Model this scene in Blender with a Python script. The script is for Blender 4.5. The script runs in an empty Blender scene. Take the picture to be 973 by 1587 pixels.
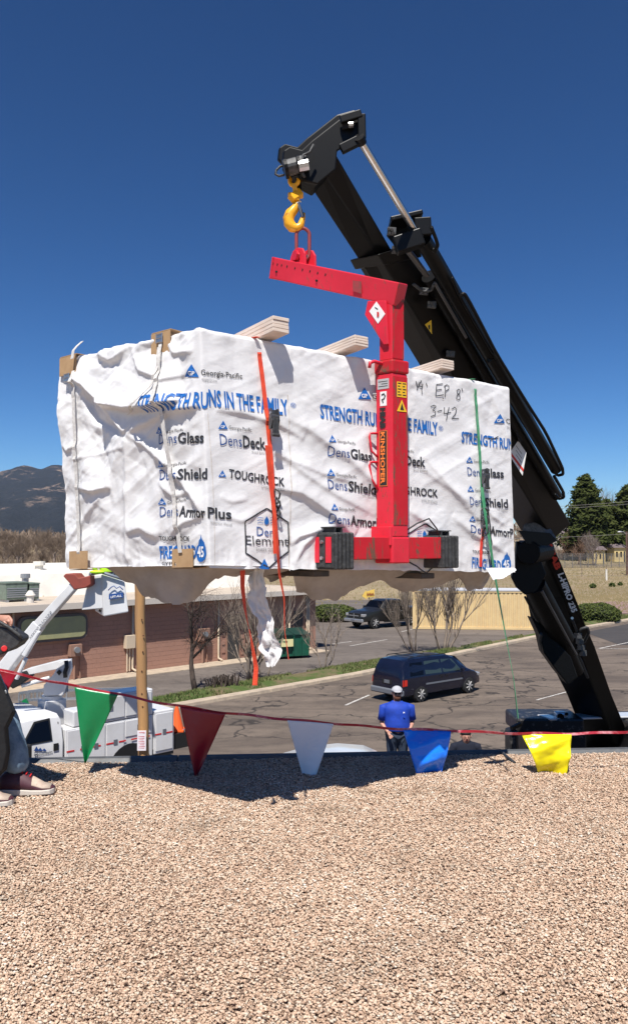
import bpy, bmesh, math, random
import numpy as np
from mathutils import Vector, Matrix, Quaternion
random.seed(7); RNG = np.random.default_rng(7)
SC = bpy.context.scene
COL = SC.collection
# ---------------------------------------------------------------- camera, sky, sun, exposure
FPX, CX, CY, HOR = 1234.0, 486.5, 793.5, 840.0
PITCH = math.atan((HOR-CY)/FPX)
CAMZ, ROOFZ = 5.9, 4.3
cd = bpy.data.cameras.new('camera'); cam = bpy.data.objects.new('camera', cd); COL.objects.link(cam)
cam.location = (0, 0, CAMZ); cam.rotation_euler = (math.pi/2+PITCH, 0, 0)
cd.sensor_fit = 'VERTICAL'; cd.sensor_height = 36; cd.lens = 36*FPX/1587
cd.clip_start = .05; cd.clip_end = 20000
SC.camera = cam
SUN = Vector((.09, .54, -1.0)).normalized()          # the way the sunlight travels
w = bpy.data.worlds.new('World'); SC.world = w; w.use_nodes = True
nt = w.node_tree; nt.nodes.clear()
sky = nt.nodes.new('ShaderNodeTexSky'); sky.sky_type = 'NISHITA'; sky.sun_disc = False
sky.sun_elevation = math.asin(-SUN.z); sky.sun_rotation = math.atan2(-SUN.x, -SUN.y)
sky.altitude = 1900; sky.air_density = 1.0; sky.dust_density = .0; sky.ozone_density = 6.0
hs = nt.nodes.new('ShaderNodeHueSaturation'); hs.inputs['Saturation'].default_value = 1.13; hs.inputs['Hue'].default_value = .496; hs.inputs['Value'].default_value = .12
gm = nt.nodes.new('ShaderNodeGamma'); gm.inputs[1].default_value = 1.34
ml = nt.nodes.new('ShaderNodeVectorMath'); ml.operation = 'SCALE'; ml.inputs['Scale'].default_value = 10.0
bg = nt.nodes.new('ShaderNodeBackground'); bg.inputs['Strength'].default_value = .072
ow = nt.nodes.new('ShaderNodeOutputWorld')
nt.links.new(sky.outputs[0], hs.inputs['Color']); nt.links.new(hs.outputs[0], gm.inputs[0]); nt.links.new(gm.outputs[0], ml.inputs[0]); nt.links.new(ml.outputs[0], bg.inputs['Color']); nt.links.new(bg.outputs[0], ow.inputs['Surface'])
sd = bpy.data.lights.new('sun', 'SUN'); sd.energy = 5.0; sd.angle = math.radians(.53); sd.color = (1, .96, .9)
sun = bpy.data.objects.new('sun', sd); COL.objects.link(sun); sun.location = (0, -5, 20)
sun.rotation_euler = SUN.to_track_quat('-Z', 'Y').to_euler()
SC.view_settings.view_transform = 'Standard'; SC.view_settings.look = 'None'
SC.view_settings.exposure = 0.48; SC.view_settings.gamma = 1; SC.view_settings.use_curve_mapping = False
SC.render.engine = 'CYCLES'
SC.cycles.transparent_max_bounces = 24

# ---------------------------------------------------------------- helpers
def PX(x, y, D):
    """the place D metres ahead of the camera seen at photo pixel x, y"""
    a = (x-CX)/FPX; b = (CY-y)/FPX; c, s = math.cos(PITCH), math.sin(PITCH)
    dy = c-b*s; dz = s+b*c
    return Vector((a*D/dy, D, CAMZ+dz*D/dy))
def GR(x, y, z=0.0):
    """the place on level z seen at photo pixel x, y"""
    p = PX(x, y, 1.0); t = (z-CAMZ)/(p.z-CAMZ)
    return Vector((p.x*t, t, z))
MATS = {}
def mat(name, col, rough=.7, metal=0, col2=None, nscale=6, namt=1.0, bump=0, bscale=60, spec=.5, detail=5, alpha=1, coat=0, coords='Object', contrast=(.35, .65), trans=0, emit=None, stretch=None):
    if name in MATS: return MATS[name]
    m = bpy.data.materials.new(name); m.use_nodes = True; t = m.node_tree; b = t.nodes['Principled BSDF']
    b.inputs['Roughness'].default_value = rough; b.inputs['Metallic'].default_value = metal
    b.inputs['Specular IOR Level'].default_value = spec; b.inputs['Coat Weight'].default_value = coat
    b.inputs['Coat Roughness'].default_value = .08
    if alpha < 1: b.inputs['Alpha'].default_value = alpha
    if trans: b.inputs['Transmission Weight'].default_value = trans
    b.inputs['Base Color'].default_value = (*col, 1)
    tc = t.nodes.new('ShaderNodeTexCoord'); src = tc.outputs[coords]
    if stretch:
        mp = t.nodes.new('ShaderNodeMapping'); mp.inputs['Scale'].default_value = stretch
        t.links.new(src, mp.inputs[0]); src = mp.outputs[0]
    if col2 is not None:
        n = t.nodes.new('ShaderNodeTexNoise'); n.inputs['Scale'].default_value = nscale; n.inputs['Detail'].default_value = detail
        n.inputs['Roughness'].default_value = .65
        r = t.nodes.new('ShaderNodeMapRange'); r.inputs[1].default_value = contrast[0]; r.inputs[2].default_value = contrast[1]; r.inputs[4].default_value = namt
        mx = t.nodes.new('ShaderNodeMix'); mx.data_type = 'RGBA'; mx.inputs[6].default_value = (*col, 1); mx.inputs[7].default_value = (*col2, 1)
        t.links.new(src, n.inputs[0]); t.links.new(n.outputs[0], r.inputs[0]); t.links.new(r.outputs[0], mx.inputs[0]); t.links.new(mx.outputs[2], b.inputs['Base Color'])
    if bump:
        n2 = t.nodes.new('ShaderNodeTexNoise'); n2.inputs['Scale'].default_value = bscale; n2.inputs['Detail'].default_value = 4
        bp = t.nodes.new('ShaderNodeBump'); bp.inputs['Strength'].default_value = bump; bp.inputs['Distance'].default_value = .01
        t.links.new(src, n2.inputs[0]); t.links.new(n2.outputs[0], bp.inputs['Height']); t.links.new(bp.outputs[0], b.inputs['Normal'])
    if emit: b.inputs['Emission Color'].default_value = (*emit, 1); b.inputs['Emission Strength'].default_value = 1
    MATS[name] = m; return m
class NB:
    """small node helper for the larger materials"""
    def __init__(s, name):
        s.m = bpy.data.materials.new(name); s.m.use_nodes = True; s.t = s.m.node_tree; s.b = s.t.nodes['Principled BSDF']
        s.tc = s.t.nodes.new('ShaderNodeTexCoord'); s.b.inputs['Roughness'].default_value = .9; s.b.inputs['Specular IOR Level'].default_value = .25
        MATS[name] = s.m
    def map(s, scale=(1, 1, 1), rot=(0, 0, 0), src=None):
        n = s.t.nodes.new('ShaderNodeMapping'); n.inputs['Scale'].default_value = scale; n.inputs['Rotation'].default_value = rot
        s.t.links.new(src or s.tc.outputs['Object'], n.inputs[0]); return n.outputs[0]
    def noise(s, src, scale, detail=6, rough=.6, dist=0, out=0):
        n = s.t.nodes.new('ShaderNodeTexNoise'); n.inputs['Scale'].default_value = scale; n.inputs['Detail'].default_value = detail
        n.inputs['Roughness'].default_value = rough; n.inputs['Distortion'].default_value = dist; s.t.links.new(src, n.inputs[0]); return n.outputs[out]
    def voro(s, src, scale, feature='F1', out=0):
        n = s.t.nodes.new('ShaderNodeTexVoronoi'); n.feature = feature; n.inputs['Scale'].default_value = scale; s.t.links.new(src, n.inputs[0]); return n.outputs[out]
    def rng(s, v, a, b, c=0, d=1):
        n = s.t.nodes.new('ShaderNodeMapRange'); s.t.links.new(v, n.inputs[0])
        for i, k in enumerate((a, b, c, d)): n.inputs[i+1].default_value = k
        return n.outputs[0]
    def mix(s, f, a, b, mode='MIX'):
        n = s.t.nodes.new('ShaderNodeMix'); n.data_type = 'RGBA'; n.blend_type = mode
        for i, k in ((0, f), (6, a), (7, b)):
            if isinstance(k, (int, float)): n.inputs[i].default_value = k
            elif isinstance(k, tuple): n.inputs[i].default_value = (*k, 1)
            else: s.t.links.new(k, n.inputs[i])
        return n.outputs[2]
    def math(s, op, a, b=0.0):
        n = s.t.nodes.new('ShaderNodeMath'); n.operation = op
        for i, k in enumerate((a, b)):
            if isinstance(k, (int, float)): n.inputs[i].default_value = k
            else: s.t.links.new(k, n.inputs[i])
        return n.outputs[0]
    def ramp(s, v, stops):
        n = s.t.nodes.new('ShaderNodeValToRGB'); s.t.links.new(v, n.inputs[0]); e = n.color_ramp.elements
        while len(e) < len(stops): e.new(.5)
        for k, (p, c) in zip(e, stops): k.position = p; k.color = (*c, 1)
        return n.outputs[0]
    def col(s, c): s.t.links.new(c, s.b.inputs['Base Color'])
    def bump(s, h, st=.5, dist=.02):
        n = s.t.nodes.new('ShaderNodeBump'); n.inputs['Strength'].default_value = st; n.inputs['Distance'].default_value = dist
        s.t.links.new(h, n.inputs['Height']); s.t.links.new(n.outputs[0], s.b.inputs['Normal'])

def tag(o, label=None, cat=None, group=None, kind=None):
    if label: o['label'] = label
    if cat: o['category'] = cat
    if group: o['group'] = group
    if kind: o['kind'] = kind
    return o
def empty(name, loc=(0, 0, 0), rz=0, label=None, cat=None, group=None):
    o = bpy.data.objects.new(name, None); COL.objects.link(o); o.location = loc; o.rotation_euler = (0, 0, rz)
    o.empty_display_size = .1
    return tag(o, label, cat, group)
V = Vector
def basis(d, up=None):
    d = V(d).normalized(); up = V(up) if up is not None else V((0, 0, 1))
    if abs(d.dot(up.normalized())) > .995: up = V((1, 0, 0)) if abs(d.x) < .9 else V((0, 1, 0))
    s = d.cross(up).normalized(); u = s.cross(d).normalized(); return d, s, u
class MB:
    def __init__(s): s.v = []; s.f = []; s.mi = []; s.cm = 0
    def add(s, vs, fs):
        n = len(s.v); s.v += [tuple(p) for p in vs]
        for q in fs: s.f.append(tuple(i+n for i in q)); s.mi.append(s.cm)
        return s
    def hexa(s, c):      # 8 corners: bottom ring 0-3 then top ring 4-7
        return s.add(c, [(3, 2, 1, 0), (4, 5, 6, 7), (0, 1, 5, 4), (1, 2, 6, 5), (2, 3, 7, 6), (3, 0, 4, 7)])
    def box(s, c, d, rz=0, m=None):
        c = V(c); x, y, z = d[0]/2, d[1]/2, d[2]/2; cs, sn = math.cos(rz), math.sin(rz); P = []
        for k in (-z, z):
            for a, b in ((-x, -y), (x, -y), (x, y), (-x, y)): P.append(V((c.x+a*cs-b*sn, c.y+a*sn+b*cs, c.z+k)))
        return s.hexa(P)
    def beam(s, p1, p2, w, h, up=None, w2=None, h2=None):
        p1, p2 = V(p1), V(p2); d, sd, u = basis(p2-p1, up); w2 = w if w2 is None else w2; h2 = h if h2 is None else h2
        P = []
        for p, a, b in ((p1, w, h), (p2, w2, h2)):
            for i, j in ((-1, -1), (1, -1), (1, 1), (-1, 1)): P.append(p+sd*(a/2*i)+u*(b/2*j))
        return s.hexa(P)
    def cyl(s, p1, p2, r, r2=None, n=12, cap=True):
        p1, p2 = V(p1), V(p2); r2 = r if r2 is None else r2; d, a, b = basis(p2-p1); vs = []
        for p, q in ((p1, r), (p2, r2)):
            for i in range(n): t = 2*math.pi*i/n; vs.append(p+a*(q*math.cos(t))+b*(q*math.sin(t)))
        fs = [(i, (i+1) % n, n+(i+1) % n, n+i) for i in range(n)]
        if cap: fs += [tuple(range(n))[::-1], tuple(range(n, 2*n))]
        return s.add(vs, fs)
    def tube(s, pts, r, n=8, closed=False, rs=None):
        pts = [V(p) for p in pts]; k = len(pts); vs = []; prev = None
        for i, p in enumerate(pts):
            if closed: d = pts[(i+1) % k]-pts[i-1]
            else: d = pts[min(i+1, k-1)]-pts[max(i-1, 0)]
            if d.length < 1e-9: d = V((0, 0, 1))
            d.normalize()
            if prev is None: _, a, b = basis(d)
            else:
                a = prev-d*prev.dot(d)
                if a.length < 1e-6: _, a, b = basis(d)
                a.normalize(); b = a.cross(d).normalized()
            prev = a; q = rs[i] if rs is not None else r
            for j in range(n): t = 2*math.pi*j/n; vs.append(p+a*(q*math.cos(t))+b*(q*math.sin(t)))
        fs = []
        for i in range(k if closed else k-1):
            for j in range(n):
                A = i*n; B = ((i+1) % k)*n; fs.append((A+j, B+j, B+(j+1) % n, A+(j+1) % n))
        if not closed: fs += [tuple(range(n)), tuple(range((k-1)*n, k*n))[::-1]]
        return s.add(vs, fs)
    def ribbon(s, pts, wv, th=.002):
        """flat strap: centre points, width vectors"""
        n = len(pts); A = [V(p) for p in pts]; W = [V(q) for q in (wv if isinstance(wv, list) else [wv]*n)]; vs = []
        for i in range(n):
            d = A[min(i+1, n-1)]-A[max(i-1, 0)]; k = d.cross(W[i]); k = k.normalized()*th/2 if k.length > 1e-9 else V((0, 0, th))
            for a, b in ((-1, -1), (1, -1), (1, 1), (-1, 1)): vs.append(A[i]+W[i]*(a*.5)+k*b)
        fs = []
        for i in range(n-1):
            for j in range(4): a = i*4+j; b = i*4+(j+1) % 4; fs.append((a, b, b+4, a+4))
        fs += [(0, 1, 2, 3), (n*4-1, n*4-2, n*4-3, n*4-4)]
        return s.add(vs, fs)
    def prism(s, poly, off):
        """poly 3D points, extruded by vector off"""
        n = len(poly); off = V(off); vs = [V(p) for p in poly]+[V(p)+off for p in poly]
        return s.add(vs, [tuple(range(n))[::-1], tuple(range(n, 2*n))]+[(i, (i+1) % n, n+(i+1) % n, n+i) for i in range(n)])
    def loft(s, rings, cap=True, closed=True):
        n = len(rings[0]); vs = [V(p) for r in rings for p in r]; fs = []
        for i in range(len(rings)-1):
            for j in range(n if closed else n-1): fs.append((i*n+j, i*n+(j+1) % n, (i+1)*n+(j+1) % n, (i+1)*n+j))
        if cap and closed: fs += [tuple(range(n))[::-1], tuple(range((len(rings)-1)*n, len(rings)*n))]
        return s.add(vs, fs)
    def sphere(s, c, r, n=10, m=7, sc=(1, 1, 1)):
        c = V(c); rings = []
        for i in range(1, m):
            t = math.pi*i/m; rings.append([c+V((sc[0]*r*math.sin(t)*math.cos(2*math.pi*j/n), sc[1]*r*math.sin(t)*math.sin(2*math.pi*j/n), sc[2]*r*math.cos(t))) for j in range(n)])
        b = len(s.v); s.loft(rings, cap=False); k = len(s.v); s.v += [tuple(c+V((0, 0, r*sc[2]))), tuple(c-V((0, 0, r*sc[2])))]
        for j in range(n):
            s.f.append((b+(j+1) % n, b+j, k)); s.f.append((b+(m-2)*n+j, b+(m-2)*n+(j+1) % n, k+1)); s.mi += [s.cm]*2
        return s
    def build(s, name, m, parent=None, smooth=False, bevel=0, seg=2, fixn=True, kind=None, **kw):
        me = bpy.data.meshes.new(name); me.from_pydata(s.v, [], s.f); me.update()
        for k in (m if isinstance(m, (list, tuple)) else [m]): me.materials.append(k)
        if isinstance(m, (list, tuple)): me.polygons.foreach_set('material_index', s.mi)
        if fixn:
            bm = bmesh.new(); bm.from_mesh(me); bmesh.ops.recalc_face_normals(bm, faces=bm.faces); bm.to_mesh(me); bm.free()
        if smooth:
            me.polygons.foreach_set('use_smooth', [True]*len(me.polygons))
            if smooth == 'auto':
                bm = bmesh.new(); bm.from_mesh(me)
                for e in bm.edges:
                    if len(e.link_faces) == 2 and e.calc_face_angle(0) > .6: e.smooth = False
                bm.to_mesh(me); bm.free()
        o = bpy.data.objects.new(name, me); COL.objects.link(o)
        if parent is not None: o.parent = parent
        if bevel:
            b = o.modifiers.new('bevel', 'BEVEL'); b.width = bevel; b.segments = seg; b.limit_method = 'ANGLE'; b.angle_limit = .6
        if kind: o['kind'] = kind
        return tag(o, **kw)
def wloc(o):
    p = V((0, 0, 0))
    while o is not None: p = p+o.location; o = o.parent
    return p
def part(mb, name, m, parent, **kw):
    """a part drawn in world coordinates, hung under an unrotated thing"""
    k = wloc(parent); mb.v = [(a-k.x, b-k.y, c-k.z) for a, b, c in mb.v]; return mb.build(name, m, parent, **kw)
def solo(mb, name, m, base=None, **kw):
    """a thing that is one mesh, drawn in world coordinates, origin at its base"""
    if base is None:
        a = np.array(mb.v); base = (a[:, 0].mean(), a[:, 1].mean(), a[:, 2].min())
    k = V(base); mb.v = [(p[0]-k.x, p[1]-k.y, p[2]-k.z) for p in mb.v]; o = mb.build(name, m, **kw); o.location = k; return o
def children(o): return [c for c in bpy.data.objects if c.parent == o]
def copy_tree(o, parent=None):
    c = o.copy(); COL.objects.link(c); c.parent = parent
    for ch in list(children(o)): copy_tree(ch, c)
    return c
# numpy noise
def _h(i, j, s): n = np.sin(i*127.1+j*311.7+s*74.7)*43758.5453; return n-np.floor(n)
def vnoise(x, y, s=0):
    x = np.asarray(x, float); y = np.asarray(y, float); i = np.floor(x); j = np.floor(y); a = x-i; b = y-j; a = a*a*a*(a*(a*6-15)+10); b = b*b*b*(b*(b*6-15)+10)
    return (_h(i, j, s)*(1-a)+_h(i+1, j, s)*a)*(1-b)+(_h(i, j+1, s)*(1-a)+_h(i+1, j+1, s)*a)*b
def fbm(x, y, o=4, s=0):
    r = 0; a = .5
    for k in range(o): r = r+a*(vnoise(x, y, s+k)*2-1); x = x*2.03+3.1; y = y*2.03+1.7; a *= .5
    return r
def ridge(x, y, o=3, s=0):
    r = 0; a = .5
    for k in range(o): r = r+a*(1-np.abs(vnoise(x, y, s+k)*2-1)*2); x = x*2.1+5.2; y = y*2.1+.7; a *= .5
    return r
# flat lettering as meshes
def text2d(s, bold=0, xs=1, shear=0, maxlen=None):
    """vertices (cap height 1, from x=0) and faces of a word"""
    c = bpy.data.curves.new('t', 'FONT'); c.body = s; c.resolution_u = 2; c.offset = bold; c.shear = shear; c.fill_mode = 'FRONT'
    o = bpy.data.objects.new('t', c); COL.objects.link(o); dg = bpy.context.evaluated_depsgraph_get(); e = o.evaluated_get(dg)
    me = bpy.data.meshes.new_from_object(e); bm = bmesh.new(); bm.from_mesh(me)
    bmesh.ops.triangulate(bm, faces=bm.faces)
    bmesh.ops.scale(bm, vec=(xs, 1, 1), verts=bm.verts)
    if maxlen:
        for _ in range(4):
            ed = [q for q in bm.edges if q.calc_length() > maxlen]
            if not ed: break
            bmesh.ops.subdivide_edges(bm, edges=ed, cuts=1); bmesh.ops.triangulate(bm, faces=[f for f in bm.faces if len(f.verts) > 3])
    bm.verts.index_update(); vs = np.array([v.co[:2] for v in bm.verts]) if len(bm.verts) else np.zeros((0, 2)); fs = [tuple(v.index for v in f.verts) for f in bm.faces]
    bm.free(); bpy.data.meshes.remove(me); bpy.data.objects.remove(o); bpy.data.curves.remove(c)
    vs = vs/.73; 
    if len(vs): vs[:, 0] -= vs[:, 0].min()
    return vs, fs
def text_on(mb, s, org, right, up, h, width=None, bold=.02, off=(0, 0, 0), xs=1, shear=0):
    """word lying in the plane right/up (unit), cap height h, squeezed to width"""
    vs, fs = text2d(s, bold, xs, shear); org = V(org); right = V(right).normalized(); up = V(up).normalized()
    k = h if width is None else width/max(vs[:, 0].max(), 1e-6)
    mb.add([org+right*(x*k)+up*(y*h)+V(off) for x, y in vs], fs); return mb
# ---------------------------------------------------------------- ground, roads, field, hills
M = MATS
def asphalt(name, c1, c2, c3, crack=1.0, tint=None):
    n = NB(name); o = n.tc.outputs['Object']
    st = n.map((.5, 1.6, 1), (0, 0, .15))
    a = n.noise(st, .35, 8, .7, .6); b = n.noise(o, 2.2, 6, .7); f = n.noise(o, 45, 3, .8)
    c = n.mix(n.rng(a, .38, .62), c1, c2); c = n.mix(n.math('MULTIPLY', n.rng(b, .5, .72), .55), c, c3)
    c = n.mix(n.rng(f, .3, .75), c, n.mix(.5, c, (.02, .02, .02)))
    wv = n.t.nodes.new('ShaderNodeVectorMath'); wv.operation = 'ADD'
    no = n.t.nodes.new('ShaderNodeTexNoise'); no.inputs['Scale'].default_value = .6; no.inputs['Detail'].default_value = 6; n.t.links.new(o, no.inputs[0])
    sc = n.t.nodes.new('ShaderNodeVectorMath'); sc.operation = 'SCALE'; sc.inputs['Scale'].default_value = 3.2; n.t.links.new(no.outputs[1], sc.inputs[0])
    n.t.links.new(o, wv.inputs[0]); n.t.links.new(sc.outputs[0], wv.inputs[1])
    d1 = n.voro(n.map((.16, .34, .3), (0, 0, .2), wv.outputs[0]), 1.0, 'DISTANCE_TO_EDGE'); d2 = n.voro(n.map((.5, .9, .5), (0, 0, .5), wv.outputs[0]), 1.0, 'DISTANCE_TO_EDGE')
    k1 = n.rng(d1, .006, .018, 1, 0); k2 = n.math('MULTIPLY', n.rng(d2, .004, .02, .6, 0), n.rng(n.noise(o, .12, 3), .45, .6))
    k = n.math('MULTIPLY', n.math('MAXIMUM', k1, k2), crack)
    c = n.mix(n.math('MULTIPLY', k, .85), c, (.03, .026, .024)); n.col(c); n.bump(f, .25, .01); return n.m
asphalt('lot_asphalt', (.115, .09, .074), (.21, .165, .13), (.075, .06, .052))
asphalt('drive_asphalt', (.135, .112, .098), (.2, .168, .145), (.085, .073, .065), .35)
asphalt('road_asphalt', (.06, .055, .055), (.078, .07, .068), (.05, .045, .045), .2)
asphalt('red_road_asphalt', (.27, .17, .15), (.33, .22, .19), (.2, .14, .12), .1)
n = NB('dry_field'); o = n.tc.outputs['Object']
a = n.noise(n.map((.3, 1, 1)), .06, 8, .7, .4); b = n.noise(o, .5, 8, .75); f = n.noise(o, 6, 5, .8)
c = n.mix(n.rng(a, .35, .62), (.36, .28, .17), (.23, .17, .105)); c = n.mix(n.math('MULTIPLY', n.rng(b, .5, .68), .6), c, (.17, .19, .085))
c = n.mix(n.rng(f, .35, .7), c, n.mix(.45, c, (.1, .075, .05))); n.col(c); n.bump(f, .6, .1)
n = NB('grass_soil'); o = n.tc.outputs['Object']
b = n.noise(o, .9, 6, .75); f = n.noise(o, 30, 4, .8)
c = n.mix(n.rng(b, .42, .6), (.085, .13, .03), (.22, .155, .095)); c = n.mix(n.rng(f, .3, .7), c, n.mix(.5, c, (.04, .05, .02))); n.col(c); n.bump(f, .8, .05)
mat('kerb_concrete', (.46, .37, .27), .9, col2=(.32, .26, .2), nscale=3, bump=.3)
mat('line_paint', (.62, .6, .56), .8, col2=(.24, .21, .19), nscale=9, contrast=(.4, .62))
mat('grass_blade', (.07, .115, .022), .8, col2=(.17, .165, .06), nscale=.8)
n = NB('mountain_forest'); o = n.tc.outputs['Object']
a = n.noise(o, .0045, 9, .68, .3); b = n.noise(n.map((1, 1, 1.6)), .02, 8, .8, .6); s_ = n.t.nodes.new('ShaderNodeSeparateXYZ'); n.t.links.new(o, s_.inputs[0])
rk = n.math('MULTIPLY', n.rng(a, .53, .59), n.rng(b, .49, .55)); rk2 = n.math('MULTIPLY', rk, n.rng(s_.outputs[2], 10, 260, .25, 1))
f = n.noise(o, .12, 4, .8)
c = n.mix(n.rng(f, .35, .65), (.011, .017, .023), (.026, .03, .034)); c = n.mix(rk2, c, n.mix(n.rng(b, .4, .7), (.38, .27, .2), (.2, .15, .12))); n.col(c); n.bump(f, .9, 8)  # blue of the distance haze is put into the forest tones

def sheet(name, poly, z, m, sub=None, **kw):
    mb = MB(); mb.add([(p[0], p[1], z) for p in poly], [tuple(range(len(poly)))]); return mb.build(name, m, **kw)
def terrain(x, y):
    x = np.asarray(x, float); y = np.asarray(y, float)
    t = np.clip((y-88)/90, 0, 1); s = t*t*(3-2*t)
    z = s*3.1+np.clip((y-180)/400, 0, 1)*5
    left = np.clip((-x-5)/25, 0, 1); z = z*(1-.55*left)
    return z-.03+fbm(x/30, y/30, 4, 3)*.5*s
ys = np.concatenate([np.linspace(-60, 60, 7), np.linspace(66, 260, 90), np.geomspace(270, 9000, 40)])
xs = np.concatenate([-np.geomspace(9000, 160, 24), np.linspace(-150, 150, 110), np.geomspace(160, 9000, 24)])
X, Y = np.meshgrid(xs, ys); Z = terrain(X, Y); nx = len(xs)
mb = MB(); mb.v = list(map(tuple, np.stack([X, Y, Z], -1).reshape(-1, 3).tolist())); mb.f = [(j*nx+i, j*nx+i+1, (j+1)*nx+i+1, (j+1)*nx+i) for j in range(len(ys)-1) for i in range(nx-1)]; mb.mi = [0]*len(mb.f)
mb.build('ground', M['dry_field'], smooth=True, fixn=False, kind='structure')

K = [GR(*p) for p in ((60, 1134), (190, 1112), (267, 1100), (420, 1073), (560, 1048), (700, 1018), (830, 990), (900, 976), (973, 963))]
K.append(K[-1]+(K[-1]-K[-2])*2.5)
K[0:0] = [K[0]+(K[0]-K[1])*3]
B = [GR(*p) for p in ((248, 1086), (322, 1071), (429, 1052), (560, 1030), (696, 1010), (829, 986), (893, 968), (960, 957))]
B.append(B[-1]+(B[-1]-B[-2])*2.5)
lot = [(-60, 2)]+[(k.x, k.y) for k in K]+[(90, 110), (90, 2)]
sheet('parking_lot', lot, .004, M['lot_asphalt'], kind='structure')
# back drive and rear car park
rear = [(-60, 5)]+[(k.x-.05, k.y+.05) for k in K[:1]]+[(b.x, b.y) for b in B[:7]]+[GR(893, 950)[:2], GR(700, 930)[:2], GR(480, 930)[:2], (-12, 74), (-70, 60)]
sheet('rear_car_park', rear, -.002, M['drive_asphalt'], kind='structure')
sheet('road', [GR(830, 951)[:2], GR(880, 951)[:2], GR(1400, 951)[:2], (140, 79), (28, 79)], .01, M['red_road_asphalt'], kind='structure')
sheet('far_lane', [GR(905, 980)[:2], GR(973, 967)[:2], (60, 92), (100, 100), (100, 60), (40, 52), GR(960, 1000)[:2]], .012, M['road_asphalt'], kind='structure')
# kerb: stones laid end to end
kb = MB(); L_ = []
for a, b in zip(K[:-1], K[1:]):
    n_ = max(1, int((b-a).length/2.4)); L_ += [a.lerp(b, i/n_) for i in range(n_)]
L_.append(K[-1]); kerb_me = None
kroot = empty('kerb', L_[0], 0, 'long pale concrete kerb curving between the parking lot and the grass strip', 'kerb')
for a, b in zip(L_[:-1], L_[1:]):
    d = (b-a).normalized(); nn = V((-d.y, d.x, 0)); m_ = MB(); g = d*.012
    A, B_ = a+g, b-g; P = [A, B_, B_+nn*.42, A+nn*.42]
    m_.hexa([p+V((0, 0, -.05)) for p in P]+[A+V((0, 0, .13))+nn*.03, B_+V((0, 0, .13))+nn*.03, B_+nn*.42+V((0, 0, .14)), A+nn*.42+V((0, 0, .14))])
    part(m_, 'kerb_stone', M['kerb_concrete'], kroot, bevel=.02)
# grass strip behind the kerb
gs = MB(); F = [k+(V((-1, 1, 0)).normalized()*.4) for k in K[1:]]
poly = [(p.x, p.y, .1) for p in F]+[(p.x, p.y, .1) for p in reversed(B)]
Fs = []; Bs = []
def resample(P, n):
    d = [0]; 
    for a, b in zip(P[:-1], P[1:]): d.append(d[-1]+(b-a).length)
    return [V((np.interp(t, d, [p.x for p in P]), np.interp(t, d, [p.y for p in P]), np.interp(t, d, [p.z for p in P]))) for t in np.linspace(0, d[-1], n)]
F2 = resample(F, 60); B2 = resample([F[0]+V((.02, .3, 0))]+B, 60)
rings = [[F2[i].lerp(B2[i], t/5)+V((0, 0, .1+.12*math.sin(t/5*math.pi)-(.13 if t == 5 else 0))) for t in range(6)] for i in range(60)]
gs.loft(rings, cap=False, closed=False); gs.build('grass_strip', M['grass_soil'], smooth=True, kind='structure')
gb = MB()
for _ in range(26000):
    i = random.random()*58.9; k = int(i); t = random.random(); p = F2[k].lerp(F2[k+1], i-k).lerp(B2[k].lerp(B2[k+1], i-k), t)
    if float(fbm(p.x*.35, p.y*.35, 3, 9)) < -.02-.12*(i < 24): continue
    z = .1+.12*math.sin(t*math.pi); h = random.uniform(.05, .16); a = random.random()*6.3; wd = random.uniform(.02, .05)
    q = V((math.cos(a)*wd, math.sin(a)*wd, 0)); p.z = z-.02
    gb.add([p-q, p+q, p+V((random.uniform(-.05, .05), random.uniform(-.05, .05), h))], [(0, 1, 2)])
gb.build('grass', M['grass_blade'], fixn=False, kind='stuff', label='short green grass tufts growing along the strip behind the kerb', cat='grass')
# painted bay lines
lines = [((535, 1093), (572, 1077), .1), ((927, 1005), (1010, 988), .1), ((925, 1005), (1020, 1006), .1), ((542, 1001), (600, 991), .1), ((622, 979), (660, 970), .1), ((740, 975), (795, 965), .1), ((560, 975), (640, 966), .1), ((830, 1085), (900, 1066), .08), ((500, 1000), (545, 994), .1)]
for a, b, wd in lines:
    zz = .014 if a[1] > 1003 or a[0] > 900 else .004
    A, B_ = GR(*a, zz), GR(*b, zz); d = (B_-A).normalized(); nn = V((-d.y, d.x, 0))*wd/2
    MB().add([A-nn, B_-nn, B_+nn, A+nn], [(0, 1, 2, 3)]).build('parking_line', M['line_paint'], kind='structure')
# mountain
u = np.linspace(-1, 1, 240); r = np.linspace(0, 1, 90)
rid_x = np.array([-3200, -1900, -1500, -1380, -1290, -1220, -1180, -1090, -900, -600, -200, 200, 700, 1500]); px_h = np.array([240, 300, 318, 352, 392, 372, 398, 372, 400, 330, 210, 110, 60, 0])
Xg = np.linspace(-3200, 1500, 300)
H = np.interp(Xg, rid_x, px_h)
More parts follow.
